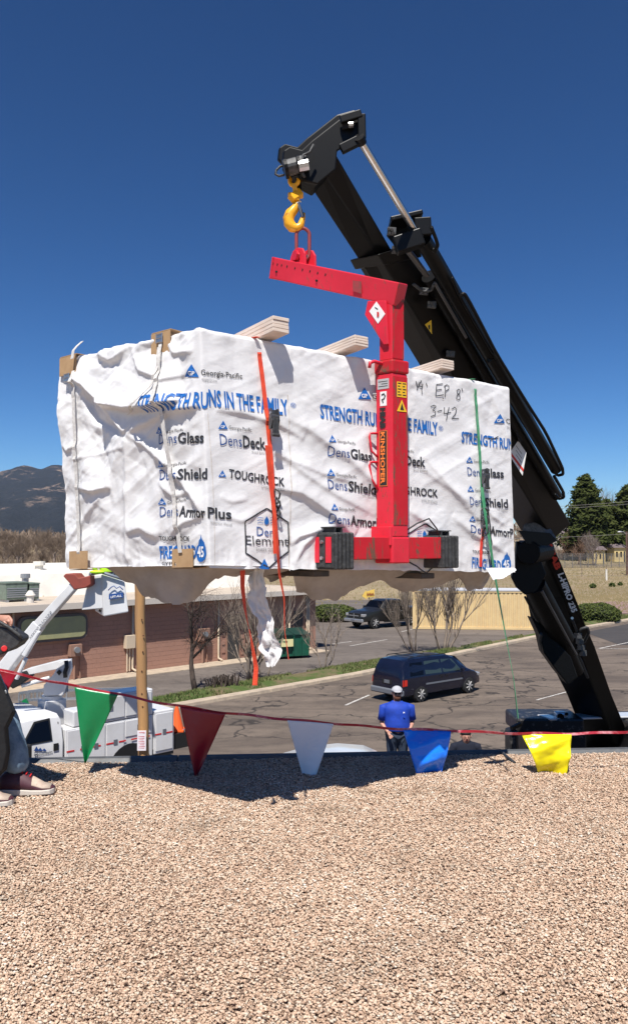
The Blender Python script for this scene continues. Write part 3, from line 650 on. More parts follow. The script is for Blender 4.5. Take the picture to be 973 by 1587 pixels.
def element(cx, cy, s, side='F'):
    hx = [(0, -44), (33, -22), (34, 22), (4, 44), (-32, 24), (-33, -24), (0, -44)]
    wline([(cx+a*s, cy+b*s) for a, b in hx[:3]], .008, 'print_black', side); wline([(cx+a*s, cy+b*s) for a, b in [hx[2], hx[3], hx[4]]], .008, 'print_black', side); wline([(cx+a*s, cy+b*s) for a, b in hx[4:]], .008, 'print_black', side)
    dp = [(0, -32), (3.4, -26), (3.4, -21), (0, -18), (-3.4, -21), (-3.4, -26)]; wpoly([(cx+a*s, cy+b*s) for a, b in dp], 'print_blue', side)
    for k in (-29, -25, -21): wline([(cx-14*s, cy+k*s), (cx-10*s, cy+(k-1.2)*s), (cx-5*s, cy+k*s)], .003, 'print_blue', side); wline([(cx+5*s, cy+k*s), (cx+9*s, cy+(k-1.2)*s), (cx+13*s, cy+k*s)], .003, 'print_blue', side)
    wtext('Dens', (cx-15*s, cy-2*s), (cx+17*s, cy+1*s), 15*s, 'print_navy', 0, side); wtext('Element', (cx-32*s, cy+12*s), (cx+34*s, cy+14*s), 15*s, 'print_black', 0, side); wtext('BARRIER SYSTEM', (cx-16*s, cy+21*s), (cx+16*s, cy+23*s), 5*s, 'print_grey', 0, side)
element(413, 832, 1); element(657, 848, .82)
wpoly([(402, 876), (417, 878), (410, 863)], 'print_blue', 'F')
# handwriting in black marker
def hw(strokes, sx=.2672, ox=560, oy=480):
    for st in strokes: wline([(ox+a*sx, oy+b*sx) for a, b in st], .0055, 'print_black', 'F')
hw([[(312, 415), (317, 432), (324, 450)], [(345, 412), (332, 436), (320, 466)], [(334, 424), (334, 449), (353, 446)], [(352, 430), (349, 462), (350, 490)], [(372, 425), (378, 446)],
    [(432, 434), (429, 468), (427, 502)], [(432, 434), (468, 430)], [(430, 468), (460, 462)], [(427, 502), (472, 494)], [(478, 440), (481, 475), (480, 506)], [(474, 446), (490, 436), (502, 444), (500, 462), (482, 474)], [(466, 512), (474, 516)],
    [(560, 462), (548, 470), (552, 486), (566, 498), (568, 516), (558, 524), (546, 516), (550, 500), (564, 484), (568, 468), (560, 462)], [(577, 455), (583, 475)],
    [(400, 562), (420, 554), (432, 560), (412, 582), (430, 590), (428, 610), (402, 620)], [(440, 590), (466, 583)], [(480, 566), (478, 604), (518, 596)], [(506, 566), (498, 604), (492, 642)], [(522, 578), (538, 566), (550, 578), (542, 606), (522, 632), (564, 630)]])
hw([[(730, 745), (790, 748)], [(745, 760), (790, 735)]])
# dark stitched seams of the wrap
LAY['s'] = MB(); wline([(445, 612), (447, 700), (449, 790), (448, 880)], .006, 's', 'F', .002); wline([(322, 640), (330, 740), (333, 820), (334, 872)], .004, 's', 'F', .002)
mat('seam', (.5, .44, .38), .8, col2=(.7, .67, .64), nscale=25); part(LAY['s'], 'wrap_seam', M['seam'], bundle, fixn=False)

# ------------- torn film hanging under the bundle
def hang(name, top, bot, D, Db=None, rows=9, sd=0, amp=.03, colr='film_shaded', tl=.0, parent=bundle, **kw):
    n_ = 60; T = resample([V((a, b, 0)) for a, b in top], n_); B_ = resample([V((a, b, 0)) for a, b in bot], n_); Db = Db if Db is not None else D; vs = []
    for j in range(rows):
        t = j/(rows-1)
        for i in range(n_):
            p = T[i].lerp(B_[i], t); p.y += (float(fbm(i*.45, 2.2, 3, sd+3))*210*amp)*t; d0 = D if not callable(D) else D(p.x); d1 = Db if not callable(Db) else Db(p.x)
            q = PX(p.x, p.y, d0+(d1-d0)*t); q.y += float(fbm(i*.16+.3, t*1.7, 3, sd))*amp*1.6*(.25+t); q.x += float(fbm(i*.2+9, t*2, 2, sd+7))*amp*t; vs.append(tuple(q))
    m_ = MB(); m_.v = vs; m_.f = gridfaces(rows, n_); m_.mi = [0]*len(m_.f); return part(m_, name, M[colr], parent, smooth=True, fixn=False, **kw)
def dfr(x): return float(4.15+(x-325)/(797-325)*1.05*.9) if x > 325 else float(4.15+(325-x)/218*.66)
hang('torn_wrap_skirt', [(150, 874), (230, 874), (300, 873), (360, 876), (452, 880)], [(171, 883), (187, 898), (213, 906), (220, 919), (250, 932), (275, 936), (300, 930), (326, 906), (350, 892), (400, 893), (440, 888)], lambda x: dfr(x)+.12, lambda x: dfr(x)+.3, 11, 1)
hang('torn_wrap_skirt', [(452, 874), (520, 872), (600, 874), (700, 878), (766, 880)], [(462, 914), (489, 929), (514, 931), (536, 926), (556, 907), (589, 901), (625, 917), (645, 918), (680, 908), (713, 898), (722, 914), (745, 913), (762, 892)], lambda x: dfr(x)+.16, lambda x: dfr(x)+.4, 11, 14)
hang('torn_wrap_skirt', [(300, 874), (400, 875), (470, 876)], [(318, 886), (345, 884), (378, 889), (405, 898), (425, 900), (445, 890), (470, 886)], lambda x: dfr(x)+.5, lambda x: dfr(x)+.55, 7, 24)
hang('torn_wrap_skirt', [(752, 880), (775, 880), (797, 880)], [(764, 899), (780, 896), (800, 883)], lambda x: dfr(x)+.03, lambda x: dfr(x)-.02, 8, 33, .006, 'wrap_film')
# long torn strip
n_ = 14; cpts = [(398, 878, 22), (398, 900, 24), (399, 925, 30), (404, 945, 32), (411, 962, 24), (414, 985, 26), (416, 1005, 36), (422, 1018, 26), (420, 1034, 14)]
m_ = MB(); vs = []; rr_ = []
C_ = resample([V((a, b, 0)) for a, b, c in cpts], 44); Wd = np.interp([c.y for c in C_], [p[1] for p in cpts], [p[2] for p in cpts])
for j, c in enumerate(C_):
    for i in range(n_):
        s_ = (i/(n_-1)-.5); ww = Wd[j]*(1+.25*float(fbm(j*.5, s_*3, 3, 17))); q = PX(c.x+s_*ww+5*float(fbm(j*.22, 0, 3, 2)), c.y+4*float(fbm(i*.6, 1, 2, 44))*(j/44), 4.47); q.y += float(ridge(s_*3.2+.5, j*.16, 3, 6))*.04-.05*s_; vs.append(tuple(q))
m_.v = vs; m_.f = gridfaces(44, n_); m_.mi = [0]*len(m_.f); part(m_, 'torn_wrap_strip', M['wrap_film'], bundle, smooth=True, fixn=False)

# ------------- white cord straps, cardboard corners, buckles on the left face
mat('cardboard', (.42, .27, .14), .85, col2=(.36, .22, .11), nscale=14); mat('strap_white', (.7, .68, .64), .6, col2=(.5, .47, .44), nscale=60, stretch=(1, 1, 1)); mat('steel', (.5, .5, .5), .35, .9); mat('steel_dark', (.12, .12, .125), .4, .7)
def surf_ribbon(mb, pix, wd, off=.012, side=None, th=.003, n=70, twist=None):
    q = resample([V((*UV(x, y, side), 0)) for x, y in pix], n); uu = np.array([p.x for p in q]); vv = np.array([p.y for p in q])
    # strap stays taut: smooth the surface under it
    P = wrapP(uu, vv, off); k = 16; pad = np.pad(P, ((k, k), (0, 0)), 'edge'); S = np.stack([pad[i:i+len(P)] for i in range(2*k+1)]); Pm = S.mean(0); nn = nrm(uu, vv); dd = np.maximum(((P-Pm)*nn).sum(-1), 0); Pm = Pm+nn*dd[:, None]
    wv = [V(np.cross(nn[i], (Pm[min(i+1, len(P)-1)]-Pm[max(i-1, 0)]))).normalized()*wd for i in range(len(P))]
    mb.ribbon([V(p) for p in Pm], wv, th); return Pm
def cardboard(x0, y0, x1, y1, side, top):
    t = empty('corner_protector', PX((x0+x1)/2, y1, 4.5), 0)
    return t
def white_strap(x0, x1, label, tail):
    r = V(wrapP(*[np.array(a) for a in UV(x0[0], x0[1], 'L')])); root = empty('cord_strap', r, 0, label, 'strap', 'white cord straps round the bundle')
    m_ = MB(); surf_ribbon(m_, [x0, ((x0[0]+x1[0])/2, (x0[1]+x1[1])/2), x1], .026, .016, 'L'); part(m_, 'webbing', M['strap_white'], root)
    # print marks along the strap
    u0, v0 = UV(*x0, 'L'); P = wrapP(np.array(u0), np.array(HH)); d = V((LT_-NT_)); 
    m2 = MB(); a = V(P)+V((0, 0, .012)); b = a+V(RT_-NT_)*.96; m2.ribbon([a.lerp(b, t/8) for t in range(9)], [V(LT_-NT_).normalized()*.026]*9, .003); part(m2, 'webbing', M['strap_white'], root)
    for k in range(9): pass
    m_ = MB(); q = resample([V((*UV(x, y, 'L'), 0)) for x, y in tail[0]], 20); Pq = wrapP(np.array([p.x for p in q]), np.array([p.y for p in q]), .02)
    m_.ribbon([V(p) for p in Pq] if not tail[1] else [PX(x, y, tail[1]) for x, y in tail[0]], V((LB_-NB_)).normalized()*.024, .003); part(m_, 'loose_tail', M['strap_white'], root)
    bx = tail[2]; c = V(wrapP(*[np.array(a) for a in UV(*bx, 'L')], .028)); m_ = MB(); ax = V(LB_-NB_).normalized(); up = V((0, 0, 1)); nl = V(NL)
    for k in (-.022, 0, .022): m_.cyl(c-ax*.022+up*k, c+ax*.022+up*k, .004, n=8)
    for k in (-.022, .022): m_.cyl(c+ax*k-up*.026, c+ax*k+up*.026, .004, n=8)
    m_.beam(c-up*.02-nl*.004, c+up*.02-nl*.004, .03, .01, nl); part(m_, 'buckle', M['steel'], root)
    return root
white_strap((118, 551), (130, 880), 'white cord strap down the far left end of the bundle, its tail sticking up', ([(112, 556), (114, 543), (120, 536), (128, 529)], 4.7, (110, 586)))
white_strap((250, 517), (283, 878), 'white cord strap nearer the printed corner of the bundle, tail hanging in a curve', ([(252, 530), (255, 560), (249, 598), (228, 630), (206, 644)], None, (251, 524)))
m_ = MB()
CB = [((97, 552), (123, 581), 'top left cardboard corner under the far left strap'), ((236, 514), (266, 548), 'top cardboard corner under the second strap, beside the steel buckle'), ((115, 853), (143, 881), 'bottom left cardboard corner under the far left strap'), ((267, 850), (299, 879), 'bottom cardboard corner next to the blue fire print')]
for (x0, y0), (x1, y1), lb in CB:
    a = UV(x0, (y0+y1)/2, 'L')[0]; b = UV(x1, (y0+y1)/2, 'L')[0]; va = UV((x0+x1)/2, y1, 'L')[1]; vb = UV((x0+x1)/2, y0, 'L')[1]; top = y0 < 700
    uu = np.array([a, b, b, a]); vv = np.array([va, va, vb, vb]) ; mid = np.array(wrapP(np.array([(a+b)/2]), np.array([(va+vb)/2]), .011))[0]
    e1 = V(NB_-LB_).normalized(); nl = V(NL); w_ = abs(b-a)/2; h_ = abs(vb-va)/2; mid = V(mid); r = [mid+e1*sx*w_+V((0, 0, sz*h_)) for sx, sz in ((-1, -1), (1, -1), (1, 1), (-1, 1))]
    m_ = MB(); m_.prism(r, nl*.005); s_ = 1 if top else -1; q = [r[3], r[2]] if top else [r[0], r[1]]
    m_.prism([q[0]+V((0, 0, .004*s_)), q[1]+V((0, 0, .004*s_)), q[1]-nl*.1+V((0, 0, .004*s_)), q[0]-nl*.1+V((0, 0, .004*s_))], V((0, 0, .004*s_)))
    solo(m_, 'cardboard_corner', M['cardboard'], label=lb, cat='corner protector', group='cardboard corners under the straps')
# ------------- ratchet straps
mat('strap_orange', (.82, .085, .03), .55, col2=(.62, .05, .02), nscale=18); mat('strap_green', (.03, .24, .1), .6, col2=(.1, .33, .17), nscale=14); mat('strap_red', (.7, .05, .03), .6); mat('black_rubber', (.018, .018, .019), .55, col2=(.05, .05, .05), nscale=22, bump=.4)
def hangrib(mb, pts, D, wd, tw=0):
    q = [PX(x, y, D if not isinstance(D, list) else D[i]) for i, (x, y) in enumerate(pts)]; q = resample(q, 46); W_ = []
    for i in range(46): t = i/45; a = .3+tw*t*3.0; W_.append(V((math.cos(a), math.sin(a), 0))*wd)
    mb.ribbon(q, W_, .003)
def ratchet(c, ax, root, s=1):
    """steel and rubber ratchet on the strap at c, running down"""
    up = V((0, 0, 1)); nf = V(NF); m_ = MB(); m_.beam(c+up*.085*s, c-up*.05*s, .045*s, .012, nf); 
    for k in (-1, 1): m_.prism([c+ax*.026*k*s+up*.09*s, c+ax*.026*k*s+up*.09*s+nf*.04*s, c+ax*.026*k*s+nf*.055*s, c+ax*.026*k*s-up*.06*s+nf*.03*s, c+ax*.026*k*s-up*.06*s], ax*.004*k)
    m_.cyl(c-ax*.034*s+nf*.03*s+up*.03*s, c+ax*.034*s+nf*.03*s+up*.03*s, .017*s, n=12); part(m_, 'ratchet_frame', M['steel_dark'], root)
    m_ = MB()
    m_.beam(c+nf*.045*s+up*.02*s, c+nf*.05*s-up*.1*s, .048*s, .018*s, nf); m_.cyl(c-ax*.03*s+nf*.05*s-up*.105*s, c+ax*.03*s+nf*.05*s-up*.105*s, .014*s, n=10); part(m_, 'ratchet_handle', M['black_rubber'], root, bevel=.004)
    for k in (-1, 1): m_ = MB().cyl(c+ax*.03*k*s+nf*.03*s+up*.055*s, c+ax*.038*k*s+nf*.03*s+up*.055*s, .011*s, n=10); part(m_, 'bolt', M['steel'], root)
def wp(x, y, off): return V(wrapP(*[np.array(a) for a in UV(x, y, 'F')], off))
axf = V(RB_-NB_).normalized()
root = empty('orange_ratchet_strap', wp(405, 620, .02), 0, 'orange ratchet strap with black ratchet running down the front of the bundle, end hanging free', 'ratchet strap')
m_ = MB(); surf_ribbon(m_, [(397, 526), (404, 580), (413, 645), (417, 700), (421, 760), (424, 830), (426, 877)], .025, .014, 'F'); a = wp(397, 527, .02); tp = [a+V((0, 0, .012)), a+V((0, 0, .012))+V(LT_-NT_)*.97]; m_.ribbon([tp[0].lerp(tp[1], i/6) for i in range(7)], axf*.025, .003); part(m_, 'webbing', M['strap_orange'], root)
m_ = MB(); hangrib(m_, [(414, 690), (419, 745), (426, 800), (431, 860), (433, 890), (441, 930), (441, 975), (447, 1022)], [4.2, 4.24, 4.25, 4.26, 4.3, 4.34, 4.36, 4.38], .024, .5); part(m_, 'loose_tail', M['strap_orange'], root)
ratchet(wp(417, 655, .03), axf, root, .75)
m_ = MB(); c = wp(424, 770, .03)
for k in range(3): m_.tube([c+axf*(.02*math.cos(t))+V((0, 0, .04*math.sin(t)-.045*k)) +V(NF)*(.01*math.sin(3*t+k)) for t in np.linspace(0, 6.28, 14)], .005, 6)
part(m_, 'tail_knot', M['black_rubber'], root)
m_ = MB(); hangrib(m_, [(376, 880), (376, 910), (380, 945), (387, 980), (393, 1012), (397, 1035), (395, 1062)], 4.45, .028, .9)
solo(m_, 'hanging_strap', M['strap_orange'], label='red orange strap end dangling below the bundle, left of the torn white strip', cat='strap')
root = empty('green_ratchet_strap', wp(738, 640, .02), 0, 'green ratchet strap down the right end of the bundle with a long tail hanging down', 'ratchet strap')
m_ = MB(); surf_ribbon(m_, [(732, 591), (736, 630), (740, 680), (743, 740), (743, 800)], .018, .012, 'F'); a = wp(732, 591, .012); m_.ribbon([a.lerp(a+V(LT_-NT_)*.97, i/6)+V((0, 0, .012)) for i in range(7)], axf*.018, .003); part(m_, 'webbing', M['strap_green'], root)
m_ = MB(); hangrib(m_, [(746, 755), (752, 800), (760, 850), (766, 890), (774, 935), (784, 990), (795, 1050), (802, 1113)], [5.1, 5.1, 5.12, 5.15, 5.2, 5.2, 5.2, 5.2], .022, .45); part(m_, 'loose_tail', M['strap_green'], root)
ratchet(wp(743, 742, .03), axf, root, .62)
m_ = MB(); c = wp(743, 800, .03)
for k in range(3): m_.tube([c+axf*(.022*math.cos(t))+V((0, 0, .05*math.sin(t)-.04*k)) +V(NF)*(.012*math.sin(2*t+k)) for t in np.linspace(0, 6.28, 14)], .006, 6)
part(m_, 'tail_knot', M['black_rubber'], root)
m_ = MB(); surf_ribbon(m_, [(744, 815), (742, 850), (741, 880)], .018, .016, 'F', .006); part(m_, 'red_cord', M['strap_red'], root)
m_ = MB(); surf_ribbon(m_, [(748, 768), (753, 800), (757, 840), (757, 880)], .006, .014, 'F', .005); part(m_, 'dark_cord', M['black_rubber'], root)
# ------------- lumber runners on top
n = NB('white_lumber'); o = n.tc.outputs['Object']; g = n.noise(n.map((3, 3, 40)), 3, 5, .6); c = n.mix(n.rng(g, .35, .7), (.72, .62, .54), (.6, .47, .37)); n.col(c); n.bump(g, .25, .004)
Wd_ = V(LT_-NT_).normalized()
def lumber(xb, yb, prot, hgt, wd, lb, th):
    """a stack of glued board strips lying across the top; xb, yb where its right lower edge passes the front rim"""
    e = wp(xb, yb, .0); e.z += .02; ctr = e-axf*(wd/2); ld = V((-.6, .8, -.05)).normalized(); p0 = ctr-ld*prot; p1 = ctr+ld*.98; r = empty('wooden_runner', e, 0, lb, 'lumber', 'white wooden runners on top of the bundle')
    k = 4; hh = hgt/k
    for i in range(k):
        j = random.uniform(-.004, .004); a = p0-Wd_*j+V((0, 0, hh*(i+.5))); b = p1+V((0, 0, hh*(i+.5))); m_ = MB().beam(a, b, wd, hh-.0008, V((0, 0, 1))); part(m_, 'strip', M['white_lumber'], r, bevel=.0025)
    return r
lumber(430, 531, .12, .085, .105, 'white wooden runner nearest the near corner, sticking out beside the orange strap', 0)
lumber(553, 552, .11, .062, .1, 'white wooden runner in the middle, ending just left of the red column', 0)
lumber(700, 580, .04, .06, .11, 'short end of a white wooden runner just right of the red column', 0)
# ---------------------------------------------------------------- red lifting frame
n = NB('red_paint'); o = n.tc.outputs['Object']; a = n.noise(o, 3, 5, .6); b = n.noise(n.map((1, 1, .25)), 28, 6, .75, 1.2)
c = n.mix(n.rng(a, .3, .7), (.70, .022, .045), (.56, .015, .03)); c = n.mix(n.rng(b, .59, .64), c, (.22, .07, .045)); n.col(c); n.b.inputs['Roughness'].default_value = .38; n.b.inputs['Specular IOR Level'].default_value = .5
n = NB('red_paint_worn_dark'); o = n.tc.outputs['Object']; a = n.noise(o, 3, 5, .6); b = n.noise(n.map((1, 1, .16)), 22, 7, .8, 1.0)
c = n.mix(n.rng(a, .3, .7), (.55, .018, .03), (.42, .012, .02)); c = n.mix(n.rng(b, .53, .58), c, (.15, .075, .05)); n.col(c); n.b.inputs['Roughness'].default_value = .45  # scratched paint in a darker red, also used as shade on the column
mat('hole_dark', (.012, .01, .01), .9); mat('sticker_white', (.75, .74, .72), .5); mat('sticker_yellow', (.82, .5, .02), .5); mat('sticker_orange', (.85, .2, .03), .5); mat('sticker_red', (.6, .02, .02), .5); mat('ink', (.015, .015, .015), .6)
mat('hook_yellow', (.85, .4, .012), .35, col2=(.42, .18, .02), nscale=22, contrast=(.55, .7)); mat('rust_red', (.32, .035, .04), .5, col2=(.2, .05, .04), nscale=30)
eL = V((RB_[0]-NB_[0], RB_[1]-NB_[1], 0)).normalized(); eW = V((LB_[0]-NB_[0], LB_[1]-NB_[1], 0)).normalized()
OX, OY = PX(608, 700, 4.62).x, 4.62
def F(a, b, z): return V((OX, OY, 0))+eL*a+eW*b+V((0, 0, CAMZ+z))
frame = empty('lifting_frame', F(.05, .05, -.11), 0, 'red steel C-shaped lifting frame holding the bundle, hanging from the yellow hook', 'lifting frame')
def fbox(a0, a1, b0, b1, z0, z1, mb=None):
    mb = mb or MB(); return mb.hexa([F(a0, b0, z0), F(a1, b0, z0), F(a1, b1, z0), F(a0, b1, z0), F(a0, b0, z1), F(a1, b0, z1), F(a1, b1, z1), F(a0, b1, z1)])
RP, RW = M['red_paint'], M['red_paint_worn_dark']
part(fbox(.0, .112, .0, .112, .03, .99), 'column', RP, frame, bevel=.006)
part(fbox(-.008, .12, -.008, .12, .99, 1.07), 'collar', RW, frame, bevel=.012, seg=3)
part(fbox(.012, .1, .012, .1, 1.07, 1.46), 'inner_column', RP, frame, bevel=.006)
for (a0, a1, b0, b1, z0, z1, nm) in ((-.018, .0, .0, .16, -.02, .09, 'foot_plate'),):
    part(fbox(a0, a1, b0, b1, z0, z1), nm, RP, frame, bevel=.003)
part(fbox(-.006, .118, -.006, .118, -.125, .028), 'column_foot', RP, frame, bevel=.008)
# thin skins on the right hand faces: worn paint, darkened for their grazing light
part(fbox(.112, .1145, .004, .108, .1, .97), 'worn_shaded_skin', RW, frame)
m_ = fbox(.004, .108, -.0035, -.0005, .1, .97); part(m_, 'worn_shaded_skin', RW, frame)
m_ = fbox(.016, .096, .0085, .0115, 1.08, 1.44); part(m_, 'worn_shaded_skin', RW, frame)
zA, zB, bE = 1.455, 1.806, .93; sl = (zB-zA)/bE
d_ = (F(.055, bE, zB)-F(.055, 0, zA)).normalized(); upA = eL.cross(d_); upA = upA if upA.z > 0 else -upA
m_ = MB().beam(F(.055, -.01, zA), F(.055, bE, zB), .1, .134, upA); part(m_, 'arm', RP, frame, bevel=.006)
m_ = MB().beam(F(.055, bE-.004, zB-.002), F(.055, bE+.012, zB+.003), .104, .138, upA); part(m_, 'arm_end_plate', RP, frame, bevel=.003)
def armp(b, dz, a=0.0): return F(a, b, zA+sl*b+dz)
m_ = MB()
for x in (.9, .865, .83, .785, .72, .66, .6, .54, .48): p = armp(x, .03, .0); m_.cyl(p-eL*.003, p+eL*.01, .0085, n=10)
for x in (.875, .55): p = armp(x, -.02, .0); m_.cyl(p-eL*.003, p+eL*.01, .007, n=10)
m_.cyl(F(.02, .05, 1.3)-eL*.011, F(.02, .05, 1.3), .009, n=10); m_.cyl(F(.0, .06, 1.2)-eL*.002, F(.0, .06, 1.2)+eL*.01, .008)
part(m_, 'pin_hole_discs', M['hole_dark'], frame, kind='stuff')  # flat dark discs painted for the shade inside the holes
m_ = MB().prism([armp(.27, -.035, -.001), armp(.27, .03, -.001), armp(.21, .035, -.001), armp(.21, -.04, -.001)], -eL*.004); part(m_, 'slot_plate', M['rust_red'], frame)
m_ = MB().prism([F(0, .16, 1.44), F(0, .035, 1.42), F(0, .02, 1.16), F(0, .05, 1.16), F(0, .18, 1.36)], -eL*.01); part(m_, 'gusset', RP, frame, bevel=.003)
m_ = MB().prism([F(-.012, .145, 1.375), F(-.012, .095, 1.425), F(-.012, .035, 1.34), F(-.012, .085, 1.29)], -eL*.001); part(m_, 'white_sticker', M['sticker_white'], frame)
m_ = MB().cyl(F(-.0135, .088, 1.345), F(-.0145, .088, 1.345), .017, n=14); part(m_, 'sticker_mark', M['sticker_red'], frame)
m_ = MB().prism([F(-.0137, .105, 1.388), F(-.0137, .085, 1.372), F(-.0137, .083, 1.378), F(-.0137, .103, 1.394)], -eL*.0006); part(m_, 'sticker_lines', M['ink'], frame)
# handles and locking pins on the left face
for z0, z1 in ((.43, .64),):
    m_ = MB(); m_.tube([F(-.002, .10, z1), F(-.04, .115, z1), F(-.045, .115, z1-.02), F(-.03, .115, (z0+z1)/2), F(-.002, .10, z1-.14)], .007, 8); part(m_, 'handle', RP, frame, smooth=True)
m_ = MB(); m_.tube([F(-.002, .10, .47), F(-.04, .115, .47), F(-.045, .115, .45), F(-.03, .115, .37), F(-.002, .10, .31)], .007, 8); part(m_, 'handle', RP, frame, smooth=True)
m_ = MB(); m_.tube([F(.02, .06, 1.045), F(-.05, .075, 1.06), F(-.075, .08, 1.05), F(-.08, .08, 1.02)], .011, 8); part(m_, 'locking_pin', RP, frame, smooth=True)
# stickers: words read down the column
lf_r = V((0, 0, -1)); lf_u = -eW*1.0
def on_left(s, b, ztop, h, wd, m, nm, bold=.03):
    m_ = MB(); text_on(m_, s, F(-.0045, b, ztop), V((0, 0, -1)), -eW, h, wd, bold); part(m_, nm, m, frame, fixn=False)
part(fbox(-.0022, -.0005, .022, .1, .90, .96), 'grey_sticker', mat('sticker_grey', (.42, .42, .42), .4), frame)
for k in range(3): part(fbox(-.0035, -.0026, .03, .092-.02*(k % 2), .915+.014*k, .918+.014*k), 'sticker_line', M['ink'], frame)
part(fbox(-.0022, -.0005, .038, .082, .80, .885), 'white_sticker', M['sticker_white'], frame)
m_ = MB(); m_.tube([F(-.003, .07, .865), F(-.003, .055, .872), F(-.003, .046, .858), F(-.003, .052, .842), F(-.003, .068, .838), F(-.003, .06, .82)], .004, 6); part(m_, 'logo_mark', M['ink'], frame)
on_left('HIAB', .08, .79, .036, .125, M['ink'], 'black_print', .06)
part(fbox(-.0022, -.0005, .034, .088, .325, .655), 'black_sticker', M['ink'], frame)
m_ = MB()
for q in ((.034, .037, .327, .653), (.085, .088, .327, .653), (.037, .085, .65, .653), (.037, .085, .327, .33)): fbox(-.003, -.0023, *q, m_)
part(m_, 'orange_border', M['sticker_orange'], frame, kind='stuff')
on_left('KINSHOFER', .076, .645, .028, .305, M['sticker_orange'], 'orange_print', .03)
m_ = fbox(.03, .062, -.0055, -.0038, .85, .94); fbox(.066, .098, -.0055, -.0038, .85, .94, m_); part(m_, 'yellow_sticker', M['sticker_yellow'], frame, kind='stuff')
m_ = MB()
for a in (.034, .07):
    for k in range(5): fbox(a, a+.024-.008*(k % 2), -.0066, -.0058, .86+k*.017, .866+k*.017, m_)
part(m_, 'black_print', M['ink'], frame, kind='stuff')
m_ = MB().prism([F(.028, -.005, .765), F(.1, -.005, .765), F(.064, -.005, .835)], V((0, 0, 0))+eL.cross(V((0, 0, 1)))*.001); part(m_, 'yellow_sticker', M['sticker_yellow'], frame)
m_ = MB().prism([F(.05, -.0068, .775), F(.078, -.0068, .775), F(.07, -.0068, .795), F(.064, -.0068, .815), F(.056, -.0068, .795)], eL.cross(V((0, 0, 1)))*.0006); part(m_, 'black_print', M['ink'], frame)
# carriage bar and fork shoes
part(fbox(-.27, -.007, .01, .11, -.1, .028), 'carriage_bar', RW, frame, bevel=.004); part(fbox(.119, .375, .01, .11, -.1, .028), 'carriage_bar', RW, frame, bevel=.004)
def shoe(a0, a1, z0, z1, zf, left):
    body = part(fbox(a0+.012, a1-.002, .015, .15, z0, z1), 'fork_shoe', M['black_rubber'], frame, bevel=.02, seg=3)
    k = 5; w_ = (a1-a0)/k
    for i in range(k):
        m_ = fbox(a0+w_*i+.002, a0+w_*(i+1)-.005, -.006+.003*(i % 2), .152, z0-.004, z1+.004); part(m_, 'rubber_rib', M['black_rubber'], frame, bevel=.012, seg=3)
    if left:
        part(fbox(a0-.006, a0+.004, .005, .15, z0+.005, z1-.005), 'end_plate', M['black_rubber'], frame, bevel=.003)
        part(fbox(a0-.01, a0-.005, .018, .054, z0+.035, z1-.022), 'red_panel', RP, frame); part(fbox(a0-.01, a0-.005, .094, .132, z0+.035, z1-.022), 'red_panel', RP, frame)
        part(fbox(a0-.014, a0-.006, .056, .092, z0+.012, z1-.012), 'clamp_strap', M['black_rubber'], frame)
        for z in (z0+.06, z1-.05): m_ = MB().cyl(F(a0-.022, .074, z), F(a0-.006, .074, z), .011, n=8); part(m_, 'bolt', M['steel'], frame)
    for a in ((a0+.03, a0+.075) if left else (a0+.03, a0+.085)):
        m_ = fbox(a, a+.006, .03, .12, z1, z1+.03); fbox(a-.016, a+.022, .03, .12, z1+.0305, z1+.036, m_); part(m_, 'lug', M['black_rubber'], frame)
    part(fbox(a0+.01, a1-.02, .15, 1.13, zf-.035, zf), 'fork_tine', mat('tine_black', (.02, .02, .02), .5, col2=(.09, .06, .04), nscale=8), frame, bevel=.004)
shoe(-.40, -.27, -.15, .05, -.162, True); shoe(.372, .505, -.155, .035, -.192, False)
m_ = MB(); m_.tube([F(.12, .05, .05), F(.2, .02, .11), F(.27, .0, .14), F(.33, .0, .08), F(.37, .02, .04)], .005, 7); part(m_, 'hydraulic_hose', M['black_rubber'], frame, smooth=True)
# lug, shackle ring
bh = .715; lugc = F(.055, bh, zA+sl*bh+.067)
for sgn in (-1, 1):
    m_ = MB(); P = [lugc+eL*(.03*sgn)+eW*a+V((0, 0, z)) for a, z in ((-.065, -.02), (-.062, .05), (-.04, .088), (.0, .1), (.035, .085), (.055, .045), (.06, -.01))]; m_.prism(P, eL*.014*sgn); part(m_, 'lifting_lug', RP, frame, bevel=.004)
m_ = MB().cyl(lugc-eL*.06+V((0, 0, .045)), lugc+eL*.06+V((0, 0, .045)), .022, n=14); part(m_, 'lug_pin', M['steel_dark'], frame)
m_ = MB().cyl(lugc-eL*.064+V((0, 0, .045)), lugc-eL*.045+V((0, 0, .045)), .034, n=6); part(m_, 'pin_nut', RP, frame)
ring_c = lugc+V((0, 0, .13)); vr = V((1, .1, 0)).normalized(); ph = [(math.cos(t)*.049, math.sin(t)*.105) for t in np.linspace(0, 2*math.pi, 30, endpoint=False)]
m_ = MB(); m_.tube([ring_c+vr*(max(-.042, min(.042, a*1.2)))+V((0, 0, b)) for a, b in ph], .0115, 8, closed=True); part(m_, 'shackle_ring', M['rust_red'], frame, smooth=True)

